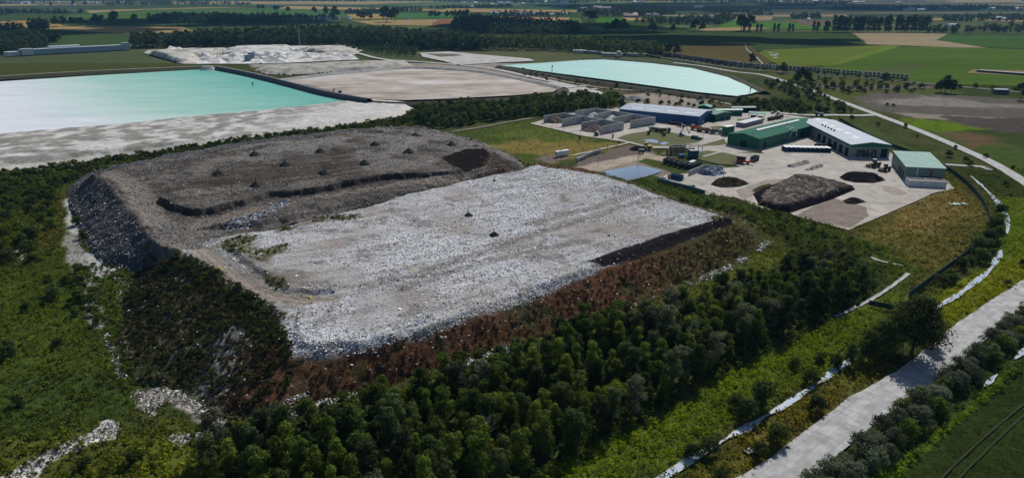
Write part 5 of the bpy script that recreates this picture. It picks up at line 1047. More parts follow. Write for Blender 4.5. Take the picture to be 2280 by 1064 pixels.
# lamp posts
def lamp(label, u, v, h, xyz=None, arms=True):
    x, y = up(u, v); t = thing('lamp_post', label, 'lamp post', (x, y, 0) if xyz is None else xyz)
    m = MB(); m.bar((0, 0, -.3), (0, 0, h), .13, .07, 8); m.build('pole', M_STEEL, t)
    m = MB(); m.box((0, 0, h), (1.3, .15, .12)); m.box((-.6, 0, h + .08), (.55, .45, .3)); m.box((.6, 0, h + .08), (.55, .45, .3)); m.build('lamp_head', paint((.45, .46, .45), .5), t)
for u, v, h, lab in ((990,814,9,'grey lamp post at the foot of the russet slope'),(1013,299,10,'grey lamp post at the tree row end'),(1071,310,9,'thin lamp post in the grass field'),(1332,369,11,'lamp post between trailer and rain pond'),(1425,352,9,'lamp post at the rain pond'),(1565,319,11,'lamp post on the grass wedge'),(1705,474,11,'lamp post before the compost heap'),(1153,305,8,'thin post at the grass edge'),(1696,285,9,'lamp post behind the green hall'),(1630,272,9,'lamp post in the rear yard'),(1248,372,10,'thin post at the litter cell corner'),(1610,405,8,'thin lamp post before the green waste heap')): lamp(lab, u, v, h)
t = thing('floodlight_mast', 'tall mast standing in the rain pond reflection line', 'mast', at(1420, 372)); m = MB(); m.bar((0, 0, -.2), (0, 0, 7), .12, .08); m.build('pole', M_STEEL, t); m = MB(); m.box((0, 0, 7), (.8, .3, .3)); m.build('lamp_head', M_STEEL, t)
# fence
FL = densify(smooth_line(W([(1868,268),(1905,290),(1960,318),(2050,352),(2105,378),(2142,404),(2170,432),(2192,462),(2203,492),(2199,520),(2178,548),(2140,578),(2085,618),(2022,664)]), 5), 3.0, 0, closed=False)
def fence(label, P, h, group=None):
    t = thing('mesh_fence', label, 'fence', (P[0][0], P[0][1], 0)); m = MB(); mp = MB()
    for i, (p, q_) in enumerate(zip(P[:-1], P[1:])):
        a, L = frame(p, q_); c = ((p[0] + q_[0]) / 2 - P[0][0], (p[1] + q_[1]) / 2 - P[0][1])
        m.box((*c, h / 2), (L, .05, h - .1), a); m.box((*c, h * .5), (L, .09, .07), a)
        mp.box((p[0] - P[0][0], p[1] - P[0][1], h / 2 + .1), (.12, .12, h + .2), a)
    m.build('panel', paint((.010, .055, .05), .7), t); mp.build('post', M_DARK, t)['kind'] = 'stuff'
fence('long curved dark green mesh fence right of the works', FL, 2.6)
fence('short low teal fence at the drain end', densify(W([(1934,679),(1960,684),(1988,690)]), 2, 0, closed=False), 1.9)
# pipeline
P0, P1 = up(1175, 206), up(1312, 193)
t = thing('pipeline', 'long white pipe lying above the row of trees', 'pipe'); m = MB(); m.bar((*P0, .9), (*P1, .9), .5, .5, 8); m.build('pipe', M_WHITE, t); m = MB(); [m.box((P0[0] + (P1[0] - P0[0]) * f, P0[1] + (P1[1] - P0[1]) * f, .3), (.5, 1.2, .7)) for f in np.linspace(.02, .98, 9)]; m.build('support', M_CONC, t)
# posts in the ponds
def pump(label, u, v, z, h):
    x, y = up(u, v, z); t = thing('water_pump', label, 'pump', (x, y, z)); m = MB(); m.bar((0, 0, -.5), (0, 0, h), .45, .35, 8); m.build('riser', M_DARK, t); m = MB(); m.box((0, 0, h * .75), (2, 1.2, .4)); m.bar((.5, 0, h * .7), (.9, 0, h), .3); m.build('platform', paint((.02, .06, .06)), t)
pump('dark post standing in the turquoise pond', 563, 192, 4, 4); pump('dark pump tower at the steep lined bank', 744, 212, 4, 6); pump('dark post at the right tip of the mint pond', 1670, 206, 1.5, 5); pump('thin post in the mint pond middle', 1229, 160, 1.5, 8)
t = thing('pump_box', 'small dark box on the lined bank above the pump tower', 'pump box', (*up(757, 207, 8.6), 8.6)); m = MB(); m.box((0, 0, .9), (3, 2, 1.8)); m.build('case', M_DARK, t, .05); m = MB(); m.box((0, 0, 1.9), (1, 1, .3)); m.build('hatch', M_STEEL, t)

# ------------------------------------------------------------------ distant buildings, quarry plant, train
P0, P1 = up(48, 124), up(292, 111); a, w = frame(P0, P1)
t = thing('long_shed', 'very long low blue grey shed beyond the olive field', 'shed', (P0[0], P0[1], 0), a)
m = MB(); m.box((w / 2, 8, 4), (w, 16, 8)); m.build('wall', paint((.27, .35, .42), .6), t); m = MB(); m.box((w / 2, 8, 8.2), (w + 1, 17, .5)); m.build('roof', roofmat((.42, .49, .55), .5), t); m = MB(); m.box((w - 6, 6, 6), (10, 14, 11.5)); m.build('tower', paint((.3, .36, .4)), t)
m = MB(); m.box((w * .4, 17, 9), (w * .28, 10, 4)); m.build('skylight', M_WHITE, t); m = MB(); m.box((9, 3, 5), (16, 12, 9.6)); m.build('head_house', paint((.5, .55, .58)), t)
house('loading_shed', 'pale low loading shed at the left end of the long shed', 20, 126, 46, 124, 14, 6, paint((.45, .5, .52)), paint((.6, .62, .62)), 0)
for u, v, lab in ((553,137,'lower blue grey screening plant in the white workings'),(560,131,'upper blue grey screening plant in the white workings')):
    t = thing('screening_plant', lab, 'machine', at(u, v), .4); m = MB(); m.box((0, 0, 4.2), (9, 6, 5)); m.prism([(-4.5, 6.8), (4.5, 6.8), (5.5, 9), (-5.5, 9)], 6); m.build('hopper', paint((.16, .22, .27)), t); m = MB(); [m.box((x, y, .9), (.6, .6, 1.8)) for x in (-4, 4) for y in (-2.5, 2.5)]; m.build('leg', M_STEEL, t)
for k, (u, v, az, L) in enumerate(((500,129,.4,26),(520,133,2.6,22),(585,132,.8,26),(600,138,.2,34),(655,122,2.4,30),(668,120,.5,28),(680,125,2.2,26),(570,128,2.5,18))):
    lab = ('conveyor left of the white cone','conveyor behind the white cone','conveyor right of the screening plant','long low conveyor toward the pond','steep crossing conveyor by the jagged heap','conveyor above the jagged heap','conveyor right of the jagged heap','short conveyor behind the plant')[k]
    t = thing('conveyor', 'grey ' + lab, 'conveyor', at(u, v), az); m = MB(); m.box((0, 0, 0), (L, 1.6, .7)); m.V = [(x, y, z + 1.2 + (x + L / 2) * .3) for x, y, z in m.V]; m.build('belt', paint((.13, .15, .17)), t)
    m = MB(); m.bar((L * .3, .6, 0), (L * .3, .6, L * .25), .3); m.bar((-L * .1, -.6, 0), (-L * .1, -.6, L * .12), .3); m.build('leg', M_STEEL, t)
# car carrying train
TP = smooth_line(W([(1395,112),(1440,119),(1480,127),(1560,139),(1640,150),(1720,157),(1800,162),(1900,171),(1990,178),(2078,186)]), 12); TA, _ = offsets(TP)
s_ = np.concatenate([[0], np.cumsum(np.linalg.norm(np.diff(TA, axis=0), axis=1))])
ribbon('railway', [(1300,100),(1395,114),(1480,129),(1560,141),(1640,152),(1720,159),(1800,164),(1900,173),(1990,180),(2078,188),(2300,208)], .1, 9, smat('ballast', (.13, .115, .10), (.085, .075, .065), .2), 'railway track bed beyond the mint pond', 'railway', 1)
def wagon(cs, k):
    t = thing('rail_wagon', '', 'rail wagon'); L = 24
    m = MB(); m.box((0, 0, 1.2), (L, 2.8, .5)); m.box((0, 0, 3.4), (L, 2.8, .25)); [m.box((-L / 2 + .3 + i * (L - .6) / 6, s, 2.3), (.25, .15, 2.4)) for i in range(7) for s in (-1.35, 1.35)]; m.build('deck', paint((.05, .06, .075)), t)
    for lvl, z in (('lower', 1.45), ('upper', 3.5)):
        for i in range(5): 
            m = MB(); x = -L / 2 + 2.6 + i * 4.7; m.box((x, 0, z + .5), (4.2, 1.8, .7)); m.box((x - .2, 0, z + 1.1), (2.2, 1.5, .6), 0, .8); m.build('carried_car', paint(cs[(i * 3 + k + len(lvl)) % len(cs)], .35, .5, .1), t)
    for x in (-8, 8): m = MB(); m.box((x, 0, .55), (2.2, 2.2, .9)); m.build('bogie', M_DARK, t)
    return t
CC = [(.02,.022,.028),(.03,.035,.05),(.25,.27,.3),(.02,.05,.1),(.015,.015,.02),(.05,.06,.08),(.4,.42,.45)]
protos = [wagon(CC, 0), wagon([(.01,.05,.13),(.02,.12,.25),(.02,.03,.06),(.3,.32,.34)], 1)]
nW = int(s_[-1] // 25.5); used = [False, False]
for k in range(nW):
    d = 12 + k * 25.5; i = min(np.searchsorted(s_, d), len(s_) - 1); x = np.interp(d, s_, TA[:, 0]); y = np.interp(d, s_, TA[:, 1]); az = frame(TA[max(i - 1, 0)], TA[min(i + 1, len(TA) - 1)])[0]
    b = 1 if k in (int(nW * .55), int(nW * .55) + 1, int(nW * .6) + 1) else 0
    lab = 'bright blue loaded wagon in the middle of the long train' if b else 'dark two deck car carrier wagon in the long train'
    if not used[b]: o = protos[b]; used[b] = True; o.location = (x, y, .2); o.rotation_euler = (0, 0, az)
    else: o = copy_tree(protos[b], (x, y, .2), az)
    o.scale = (1, 1.25, 1.45)
    o['label'] = lab; o['group'] = 'bright blue wagons of the train' if b else 'dark car carrier wagons of the train'
print('wagons', nW)
# far houses
def cottage(label, u, v, w, d, h, cw, cr, rz=0, z=0):
    x, y = up(u, v); t = thing('farmhouse', label, 'house', (x, y, -.5), rz)
    m = MB(); m.prism([(-w / 2, 0), (w / 2, 0), (w / 2, h), (0, h + w * .32), (-w / 2, h)], d); m.build('wall', paint(cw, .7), t)
    m = MB(); e = w * .56; m.prism([(-e, h - .3), (0, h + w * .32 + .1), (0, h + w * .32 + .6), (-e, h + .2)], d + 1); m.prism([(0, h + w * .32 + .1), (e, h - .3), (e, h + .2), (0, h + w * .32 + .6)], d + 1); m.build('roof', paint(cr, .6), t)
    return t
HS = [(157,46,10,22,5,'white low barn among the hedges at far left'),(180,45,9,12,5,'white cottage beside the row of roadside trees'),(708,44,10,16,5,'white barn left of the middle distance hedges'),(722,43,12,18,5,'bright roofed barn in the middle distance hedges'),(772,43,9,12,6,'white gabled house at the lone tree hedge'),(780,45,9,12,5,'white cottage right of the gabled house'),(908,44,9,13,5,'cream cottage by the round farm trees'),(420,50,16,46,7,'long blue roofed sheds before the dark spinney'),(470,50,16,40,7,'grey blue farm shed before the dark spinney'),(862,105,10,26,5,'small white roof in the woodland edge'),(1050,18,14,30,7,'bright roofed barn in the far village'),(1235,11,30,60,12,'big pale shed of the far factory'),(1255,11,30,50,10,'long white shed of the far factory'),(1230,36,12,20,6,'white house in the hedge above the pink field'),(1300,27,14,30,16,'tall grey apartment block in the trees'),(1345,27,14,60,18,'long grey apartment block in the dark trees'),(1330,24,14,40,17,'pale apartment slab behind the long one'),(1460,36,12,18,7,'pale house with dark roof at the village end'),(1445,37,12,18,7,'grey gabled house in the village'),(1405,39,14,50,6,'red roofed row of village houses'),(1540,47,8,10,6,'small white house behind the field trees'),(1555,18,16,50,6,'white sheds in the far right fields'),(1800,47,9,10,6,'white hut on the ploughed field edge'),(1905,7,18,40,7,'white barn far behind the poplars'),(1920,7,18,30,7,'cream barn far behind the poplars'),(2000,8,18,40,7,'cream far sheds near the horizon'),(2220,45,16,40,7,'white farm shed at far right'),(2235,46,12,20,6,'pale barn right of the white farm shed'),(2148,45,8,10,5,'small white hut left of the far farm'),(2020,24,14,34,6,'pale roofs in the far village belt'),(2050,25,14,30,6,'grey roofs in the far village belt'),(1130,12,20,60,10,'pale far factory roof left of the village'),(40,9,20,60,9,'pale far town sheds at top left'),(60,9,20,40,9,'white far town block at top left'),(1815,5,18,40,9,'white far town block at top right'),(2280,3,20,40,8,'pale far barns at the right edge')]
for k, (u, v, w, d, h, lab) in enumerate(HS):
    white = any(q_ in lab for q_ in ('white', 'bright', 'cream', 'pale'))
    t = cottage(lab, u, v, w, d, h, (.62, .61, .57) if white else (.28, .27, .26), (.22, .09, .06) if 'red' in lab else (.62, .63, .64) if ('bright' in lab or 'white' in lab) else (.2, .27, .34) if 'blue' in lab else (.25, .24, .24), rr.choice([1.4, 1.6, 1.2, .3]))
    if d > 30: t.rotation_euler[2] = 1.5
VIL = [((1000,1300,7,13), 12, 'pale roofed house of the far village near the horizon', 'houses of the far village near the horizon'), ((1320,1900,3,8), 14, 'tiny pale house under the dark far ridge', 'tiny houses under the far ridge'), ((1990,2280,20,26), 9, 'small house in the village belt behind the poplars', 'village houses behind the poplars'),
       ((60,330,6,13), 10, 'small pale house in the far hedges at top left', 'far houses at top left'), ((560,760,42,46), 5, 'small farm house among the middle distance hedges', 'farm houses in the middle distance hedges'), ((1390,1470,35,39), 5, 'small village house before the dark trees', 'village houses before the dark trees'), ((1100,1270,33,37), 6, 'small house of the hamlet above the pink field', 'houses of the hamlet above the pink field')]
for (u0, u1, v0, v1), n_, lab, grp in VIL:
    pr_ = None
    for k in range(n_):
        u, v = rr.uniform(u0, u1), rr.uniform(v0, v1); s_w = rr.uniform(9, 16)
        if pr_ is None: pr_ = t = cottage(lab, u, v, s_w, s_w * 1.7, 6, (.62, .61, .58), rr.choice([(.45, .45, .45), (.6, .6, .6), (.3, .16, .12)]), rr.uniform(.6, 2)); t['group'] = grp
        else: copy_tree(pr_, (*up(u, v), -.5), rr.uniform(.5, 2.2), rr.uniform(.8, 1.5))
# lineside buildings behind the mint pond
for u, v, u2, v2, d, h, lab, c in ((1340,125,1385,126,8,4,'grey transformer shed by the far bank',(.3,.3,.29)),(1275,117,1302,118,8,3.5,'pale low roof in the young trees',(.55,.55,.53)),(1205,109,1222,109,8,5,'pale grey shed at the reclaimed land',(.4,.4,.4)),(1374,127,1382,127,6,8,'small white tower by the railway',(.6,.6,.6)),(1300,118,1340,121,6,3,'blue grey sidings shed',(.14,.19,.25)),(1385,123,1420,126,6,3.5,'grey long sidings shed',(.28,.3,.32))):
    house('lineside_shed', lab, u, v, u2, v2, d, h, paint(c, .7), paint(tuple(min(.7, x * 1.4) for x in c), .6), 3)
house('pump_station', 'dark low pump station with white apron at right', 2215, 209, 2246, 210, 8, 4, paint((.05,.08,.12)), paint((.10,.14,.2)), 5)
t = thing('feed_clamp', 'long strip of black sheeting in the green crop field', 'silage clamp'); P0, P1 = up(2172, 160), up(2330, 172); m = MB(); a, L = frame(P0, P1); m.box(((P0[0] + P1[0]) / 2, (P0[1] + P1[1]) / 2, 1.2), (L, 9, 3), a, .9); m.build('sheeting', paint((.012, .014, .018), .5), t)
t = thing('glasshouse', 'small bright white glasshouse in the far field', 'glasshouse', at(2122, 60), .3); m = MB(); m.prism([(-7, 0), (7, 0), (7, 5), (4, 8), (-4, 8), (-7, 5)], 26); m.build('cover', paint((.75, .77, .78), .4), t); m = MB(); m.box((0, -13.05, 2), (4, .2, 4)); m.build('door', M_STEEL, t)
# far pylons
for u, v, h, lab in ((504,99,38,'tall thin lattice mast in the dark woodland belt'),(965,57,30,'thin pole in the tan field'),(668,103,34,'faint mast in the woodland'),(1178,60,24,'thin pole beside the dark hill'),(1844,60,26,'thin pole in the poplar row')):
    t = thing('pylon', lab, 'pylon', at(u, v)); m = MB(); m.bar((-.9, 0, 0), (0, 0, h), .35, .2, 5); m.bar((.9, 0, 0), (0, 0, h), .35, .2, 5); m.build('mast', paint((.3, .32, .33), .6), t); m = MB(); m.box((0, 0, h * .9), (7, .3, .3)); m.box((0, 0, h * .78), (9, .3, .3)); m.build('crossarm', M_STEEL, t)
# ------------------------------------------------------------------ vegetation
M_LEAF = leafmat('leaves'); M_LEAFS = leafmat('scrub_leaves', .01, .05); M_BARK = smat('bark', (.10, .085, .07), (.055, .045, .038), 2, None, 1, .9, .4, 6); M_BIRCH = smat('dead_bark', (.42, .40, .36), (.2, .19, .17), 2, None, 1, .9, .3, 6)
def leaves(seed, R, H, z0, nb, nl, size, col, squash=1.0, kind='round', var=.28):
    """leaf-cluster quads spread over many small lobes of an uneven crown; returns V (n,4,3), C (n,3)"""
    q = np.random.default_rng(seed); cs = []; rs = []
    for k in range(nb):
        t = q.random() ** .8; zc = z0 + (H - z0) * (.12 + .82 * t)
        if kind == 'round': e = R * math.sqrt(max(.05, 1 - (2 * t - .82) ** 2 * .78))
        elif kind == 'cone': e = R * (1.05 - .8 * t)
        else: e = R * (1 - .35 * abs(2 * t - 1))
        a = q.uniform(0, 2 * math.pi); r = e * q.random() ** .5 * .85
        cs.append((r * math.cos(a), r * math.sin(a), zc)); rs.append(q.uniform(.30, .50) * R * (1.1 - .35 * t))
    cs = np.array(cs); rs = np.array(rs); p = rs ** 2 / (rs ** 2).sum(); b = q.choice(nb, nl, p=p)
    d = q.normal(0, 1, (nl, 3)); d[:, 2] = d[:, 2] * .8 + .25; d /= np.linalg.norm(d, axis=1)[:, None]
    c = cs[b] + d * (rs[b] * q.uniform(.5, 1.24, nl))[:, None] * np.array([1, 1, .8 * squash])
    c[:, 2] = np.maximum(c[:, 2], .1)
    n = d + np.array([0, 0, .15]) + q.normal(0, .38, (nl, 3)); n /= np.linalg.norm(n, axis=1)[:, None]
    u = np.cross(n, q.normal(0, 1, (nl, 3))); u /= np.linalg.norm(u, axis=1)[:, None]; w = np.cross(n, u); s = size * q.uniform(.55, 1.25, nl)
    V = np.stack([c - u * (s * .5)[:, None], c + w * (s * .36)[:, None] * 1.0, c + u * (s * .5)[:, None], c - w * (s * .36)[:, None]], 1)
    lobe = q.uniform(1 - var, 1 + var, nb)[b]; C = np.array(col)[None, :] * lobe[:, None] * q.uniform(.75, 1.25, (nl, 1)) * np.c_[q.uniform(.85, 1.2, nl), np.ones(nl), q.uniform(.8, 1.2, nl)]
    return V, C
def trunk_mesh(seed, H, r, R, nlimb=5):
    q = random.Random(seed); m = MB(); p = Vector((0, 0, -.4)); lean = Vector((q.uniform(-.08, .08), q.uniform(-.08, .08), 0)); top = H * .72; n = 4
    for k in range(n):
        a = p + (lean + Vector((0, 0, 1))) * (top / n); m.bar(p, a, r * (1 - k / (n + .6)), r * (1 - (k + 1) / (n + .6)), 7); p = a
    for k in range(nlimb):
        h = H * q.uniform(.3, .62); t = q.uniform(0, 6.28); b = Vector((lean.x * h, lean.y * h, h)); e = b + Vector((math.cos(t) * R * .6, math.sin(t) * R * .6, H * q.uniform(.12, .28)))
        mid = (b + e) / 2 + Vector((0, 0, H * .03)); m.bar(b, mid, r * .42, r * .28, 5); m.bar(mid, e, r * .28, r * .08, 5)
    return m
def tree_proto(name, cat, seed, R, H, z0, nb, nl, size, col, kind='round', r=.22, limbs=5, parts=('trunk', 'crown')):
    t = thing(name, '', cat); trunk_mesh(seed, H, r, R, limbs).build(parts[0], M_BARK, t)
    V, C = leaves(seed, R, H, z0, nb, nl, size, col, 1, kind)
    link(parts[1], np_mesh(parts[1], V.reshape(-1, 3), np.arange(4 * len(V)).reshape(-1, 4), M_LEAF, fcol=C), t); return t
_used = {}
def place(proto, x, y, z, sc, label, group=None, rz=None, sz=None):
    rz = rr.uniform(0, 6.28) if rz is None else rz; scv = (sc, sc, sc * (sz or 1))
    if proto.name not in _used: _used[proto.name] = 1; o = proto; o.location = (x, y, z); o.rotation_euler = (0, 0, rz); o.scale = scv
    else: o = copy_tree(proto, (x, y, z), rz, scv)
    o['label'] = label
    if group: o['group'] = group
    elif 'group' in o: del o['group']
    return o
def poisson(P, d, n_try=4000, jit=None):
    A = np.array(P); a, b = A.min(0), A.max(0); q = rng.uniform(a, b, (n_try, 2)); q = q[inpoly(q[:, 0], q[:, 1], P)]; out = []; cell = {}
    for x, y in q:
        k = (int(x // d), int(y // d)); ok = True
        for i in (-1, 0, 1):
            for j in (-1, 0, 1):
                for (u, v) in cell.get((k[0] + i, k[1] + j), ()):
                    if (u - x) ** 2 + (v - y) ** 2 < d * d: ok = False
        if ok: cell.setdefault(k, []).append((x, y)); out.append((x, y))
    return out
# broadleaf prototypes for the wood below the landfill
WC = [(.058, .086, .022), (.068, .100, .022), (.046, .072, .022), (.088, .124, .024), (.062, .082, .034), (.074, .106, .020), (.092, .104, .062)]
WOOD = [tree_proto('broadleaf_tree', 'tree', 100 + k, (3.7, 2.7, 3.2, 3.0, 2.5, 3.4, 3.0)[k], (9.5, 12.5, 10.5, 11.5, 13, 8.6, 12)[k], .6, (22, 34, 28, 26, 36, 18, 30)[k], 3800, .48, WC[k], ('round', 'tall', 'round', 'cone', 'tall', 'round', 'tall')[k]) for k in range(7)]
WOOD_P = W([(440,1180),(470,1010),(520,975),(600,968),(690,945),(800,925),(900,900),(1010,872),(1070,845),(1200,795),(1330,742),(1460,722),(1560,692),(1640,660),(1720,630),(1790,605),(1850,590),(1890,610),(1930,640),(1900,662),(1850,692),(1760,738),(1690,770),(1560,843),(1400,932),(1240,1018),(1120,1090),(1040,1170)])
pts = poisson(WOOD_P, 4.35, 40000); pts.sort(key=lambda p: p[1]); print('wood trees', len(pts))
REST = pts[300:]
for x, y in pts[:300]:
    k = int(vnoise(np.array([x / 14]), np.array([y / 14]), 77)[0] * 7.99) % 7 if rr.random() < .55 else rr.randrange(7)
    s = rr.uniform(.78, 1.12) * (.7 if rr.random() < .3 else 1) * (.85 if y > 215 else 1)
    place(WOOD[k], x, y, -.3, s, 'dark green broadleaf tree in the dense wood below the landfill', 'trees of the dense wood below the landfill')
# understorey of the wood edge (uncountable)
def merged(name, pts, protos, smin, smax, label, cat='scrub', zf=None, mat=None, stretch=1.0):
    Vs, Cs = [], []
    for (x, y) in pts:
        V, C = protos[rr.randrange(len(protos))]; s = rr.uniform(smin, smax); a = rr.uniform(0, 6.28); c_, s_n = math.cos(a), math.sin(a)
        Q = V.reshape(-1, 3) * s; Q = np.stack([Q[:, 0] * c_ - Q[:, 1] * s_n, Q[:, 0] * s_n + Q[:, 1] * c_, Q[:, 2] * stretch], 1) + np.array([x, y, zf(x, y) if zf else -.2]); Vs.append(Q); Cs.append(C * rr.uniform(.75, 1.25))
    V = np.vstack(Vs); return tag(link(name, np_mesh(name, V, np.arange(len(V)).reshape(-1, 4), mat or M_LEAFS, fcol=np.vstack(Cs))), label, cat, None, 'stuff')
SC = [leaves(300 + k, 1.5, 2.0, 0, 9, 200, .5, c) for k, c in enumerate([(.055, .078, .022), (.070, .095, .022), (.045, .067, .022), (.082, .105, .026)])]
SCG = [leaves(320 + k, 1.3, 1.5, 0, 8, 160, .46, c) for k, c in enumerate([(.07, .096, .018), (.09, .115, .022), (.058, .082, .018)])]
SCR = [leaves(340 + k, 1.0, 1.0, 0, 7, 90, .36, c) for k, c in enumerate([(.085, .045, .026), (.105, .058, .033), (.06, .042, .022), (.046, .05, .02)])]
SCL = [leaves(360 + k, 1.3, 1.3, 0, 8, 130, .45, c) for k, c in enumerate([(.034, .044, .015), (.042, .056, .018), (.065, .055, .028), (.028, .038, .014)])]
edge = [p for p in poisson(W([(440,1180),(460,1005),(560,960),(700,930),(1010,850),(1300,762),(1500,700),(1650,650),(1720,610),(1760,560),(1820,545),(1900,580),(1960,630),(1910,680),(1690,795),(1400,960),(1150,1130),(1060,1200)]), 2.2, 16000)]
merged('undergrowth', edge, SC, .7, 1.35, 'dark undergrowth between the trunks of the dense wood')
if REST: merged('woodland', REST, [leaves(120 + k, 3.2, 10.5, .6, 24, 1500, .6, WC[k]) for k in range(5)], .62, .98, 'far end of the dense wood near the drain', 'woodland')
# slope vegetation
GT = [leaves(400 + k, .95, .75, 0, 5, 13, .55, (2.1, 2.05, 1.7), var=.25) for k in range(6)]
def meadow_cover():
    A = np.array(W([(-200,420),(0,390),(160,400),(260,600),(1000,800),(1700,500),(1950,400),(2110,390),(2230,350),(2420,470),(2560,1250),(-500,1250)]))
    a, b = A.min(0), A.max(0); n = int((b[0] - a[0]) * (b[1] - a[1]) / 1.5); q = rng.uniform(a, b, (n, 2)); X, Y = q[:, 0], q[:, 1]
    keep = (Y > 100) & (np.abs(X) < Y * .93 + 12) & (Y < 400)
    for P in (L1F, L2F, W([(1180,275),(1375,238),(1800,262),(1990,345),(2125,420),(1890,512),(1640,440),(1468,402),(1300,303)])): keep &= ~inpoly(X, Y, P)
    q = q[keep]; X, Y = q[:, 0], q[:, 1]
    for px, w in (([(1480,1210),(1560,1150),(1726,1064),(1822,990),(1938,900),(2052,830),(2135,760),(2208,703),(2285,650),(2420,560),(2560,470)], 5.6), ([(1930,247),(2040,288),(2140,330),(2215,365),(2300,417),(2420,500)], 4.2), ([(2022,608),(1972,646),(1925,674),(1860,704)], 1.8), ([(2205,378),(2105,366)], 2.5)):
        keep = edist(X, Y, smooth_line(W(px)), False) > w; q = q[keep]; X, Y = q[:, 0], q[:, 1]
    for px in ([(1338,392),(1350,380),(1420,369),(1448,373),(1476,381),(1440,393),(1402,402),(1370,398)], [(1432,312),(1448,310),(1465,313),(1466,319),(1450,317)], [(1470,318),(1490,318),(1472,322)]): keep = ~inpoly(X, Y, W(px)); q = q[keep]; X, Y = q[:, 0], q[:, 1]
    for px, w, _k in STREAMS: keep = edist(X, Y, smooth_line(W(px)), False) > w * .28; q = q[keep]; X, Y = q[:, 0], q[:, 1]
    keep = ~inpoly(X, Y, WOOD_P); q = q[keep]; X, Y = q[:, 0], q[:, 1]
    C = ground_col(X, Y); lum = C @ np.array([.3, .6, .1]); keep = lum < .17; q = q[keep]; C = C[keep]
    nf = fbm(q[:, 0], q[:, 1], 6, 3, 88); V_, C_ = [], []; g = rng.integers(0, len(GT), len(q)); sc = rng.uniform(.45, 1.25, len(q)) * (.6 + .8 * nf); az = rng.uniform(0, 6.28, len(q))
    crop = inpoly(q[:, 0], q[:, 1], W([(1990,1070),(2100,972),(2200,887),(2300,800),(2600,560),(2600,1300),(1830,1220)])); sc = np.where(crop, sc * .35, sc)
    for k in range(len(GT)):
        m = g == k; v, cc = GT[k]; m_ = m.sum(); s = sc[m][:, None, None, None]; ca, sa = np.cos(az[m])[:, None, None], np.sin(az[m])[:, None, None]
        P = v[None] * s; Px = P[..., 0] * ca - P[..., 1] * sa + q[m, 0][:, None, None]; Py = P[..., 0] * sa + P[..., 1] * ca + q[m, 1][:, None, None]
        V_.append(np.stack([Px, Py, P[..., 2] - .3], -1).reshape(-1, 3)); C_.append((C[m][:, None, :] * cc[None]).reshape(-1, 3))
    V = np.vstack(V_); print('meadow quads', len(V) // 4)
    tag(link('grass', np_mesh('grass', V, np.arange(len(V)).reshape(-1, 4), M_LEAFS, fcol=np.vstack(C_))), 'rough tussocky grass and weeds covering the open ground', 'grass', None, 'stuff')
meadow_cover()
lzf = lambda x, y: lz(x, y) - .15
pp = poisson(W([(680,840,3),(760,800,5),(950,755,5),(1150,690,5),(1320,622,5),(1500,560,5),(1640,500,5),(1690,535,1),(1600,590,1),(1450,650,1),(1250,725,1),(1010,795,1),(860,850,1),(690,885,1)], 3), 1.15, 14000)
pr = [p for p in pp if rr.random() < .9]
merged('dry_weeds', pr, SCR, .5, 1.15, 'russet dry weeds covering the long landfill slope', zf=lzf)
pp = poisson(W([(380,572,11),(440,600,11),(500,640,10),(570,690,9),(620,740,8),(640,790,7),(650,850,4),(560,925,0),(480,905,0),(400,850,0),(310,800,0),(285,720,0),(320,620,2)], 6), 1.6, 12000)
A_ = np.array(pp + poisson(L2F, 1.5, 40000)); A_ = A_[(A_[:, 0] < -62 + 8 * fbm(A_[:, 0], A_[:, 1], 6, 2, 3)) & (sdist(A_[:, 0], A_[:, 1], L2T) < -.3) & (A_[:, 1] < 290) & (sdist(A_[:, 0], A_[:, 1], L1T) < -1)]; pp = [tuple(p) for p in A_]
merged('slope_scrub', [p for p in pp if rr.random() < .8], SCL + SCR[2:], .45, 1.3, 'dark weeds and bushes on the shaded left landfill flank', zf=lzf)
merged('slope_scrub', poisson(RIDGE_V, 1.15, 3500), SCL + SCG[2:], .35, .95, 'olive weeds along the crest of the left landfill flank', zf=lzf)
pp = []
for g_ in GRASS2: pp += poisson(g_, 1.3, 500)
pp += poisson(W([(595,690,9.5),(640,700,9),(660,770,8),(640,790,7.5),(600,730,9)]), 1.5, 700)
merged('slope_scrub', pp, SCG + SCR[2:4] + SCL[2:3], .25, .75, 'green weeds growing through the litter cell', zf=lzf)
# hedges behind the old tier and along its sides
pp = poisson(W([(-160,412),(20,388),(120,378),(300,352),(540,318),(700,295),(868,272),(915,262),(935,272),(870,279),(700,300),(560,316),(300,356),(120,384),(20,400),(-160,425)]), 2.2, 12000)
merged('hedge_scrub', pp, SC, 1.3, 2.4, 'dense hedge bushes along the foot of the gypsum bank')
pp = poisson(W([(-160,425),(0,402),(200,370),(560,308),(870,278),(930,283),(870,290),(560,322),(220,385),(140,412),(120,440),(0,470),(-160,480)]), 2.6, 8000)
merged('hedge_scrub', pp, SC + SCG[:1], 1.0, 2.1, 'dense hedge bushes behind the old landfill tier', zf=None)
pp = poisson(W([(930,285),(1060,318),(1160,362),(1280,385),(1480,435),(1640,465),(1720,470),(1900,535),(1960,560),(1900,575),(1760,545),(1690,508),(1640,478),(1490,442),(1300,395),(1180,372),(1100,345),(1000,308)]), 2.4, 12000)
merged('hedge_scrub', pp, SC + SCG, .5, 1.5, 'rough green bushes between litter cell and works yard')
pp = poisson(W([(-150,600),(0,560),(140,620),(200,720),(300,880),(200,950),(0,990),(-200,1040)]), 2.6, 12000)
merged('meadow_weeds', [p for p in pp if fbm(np.array([p[0]]), np.array([p[1]]), 20, 3, 5)[0] > .47], SCG, .3, .75, 'tall weeds and low bushes in the left meadow')
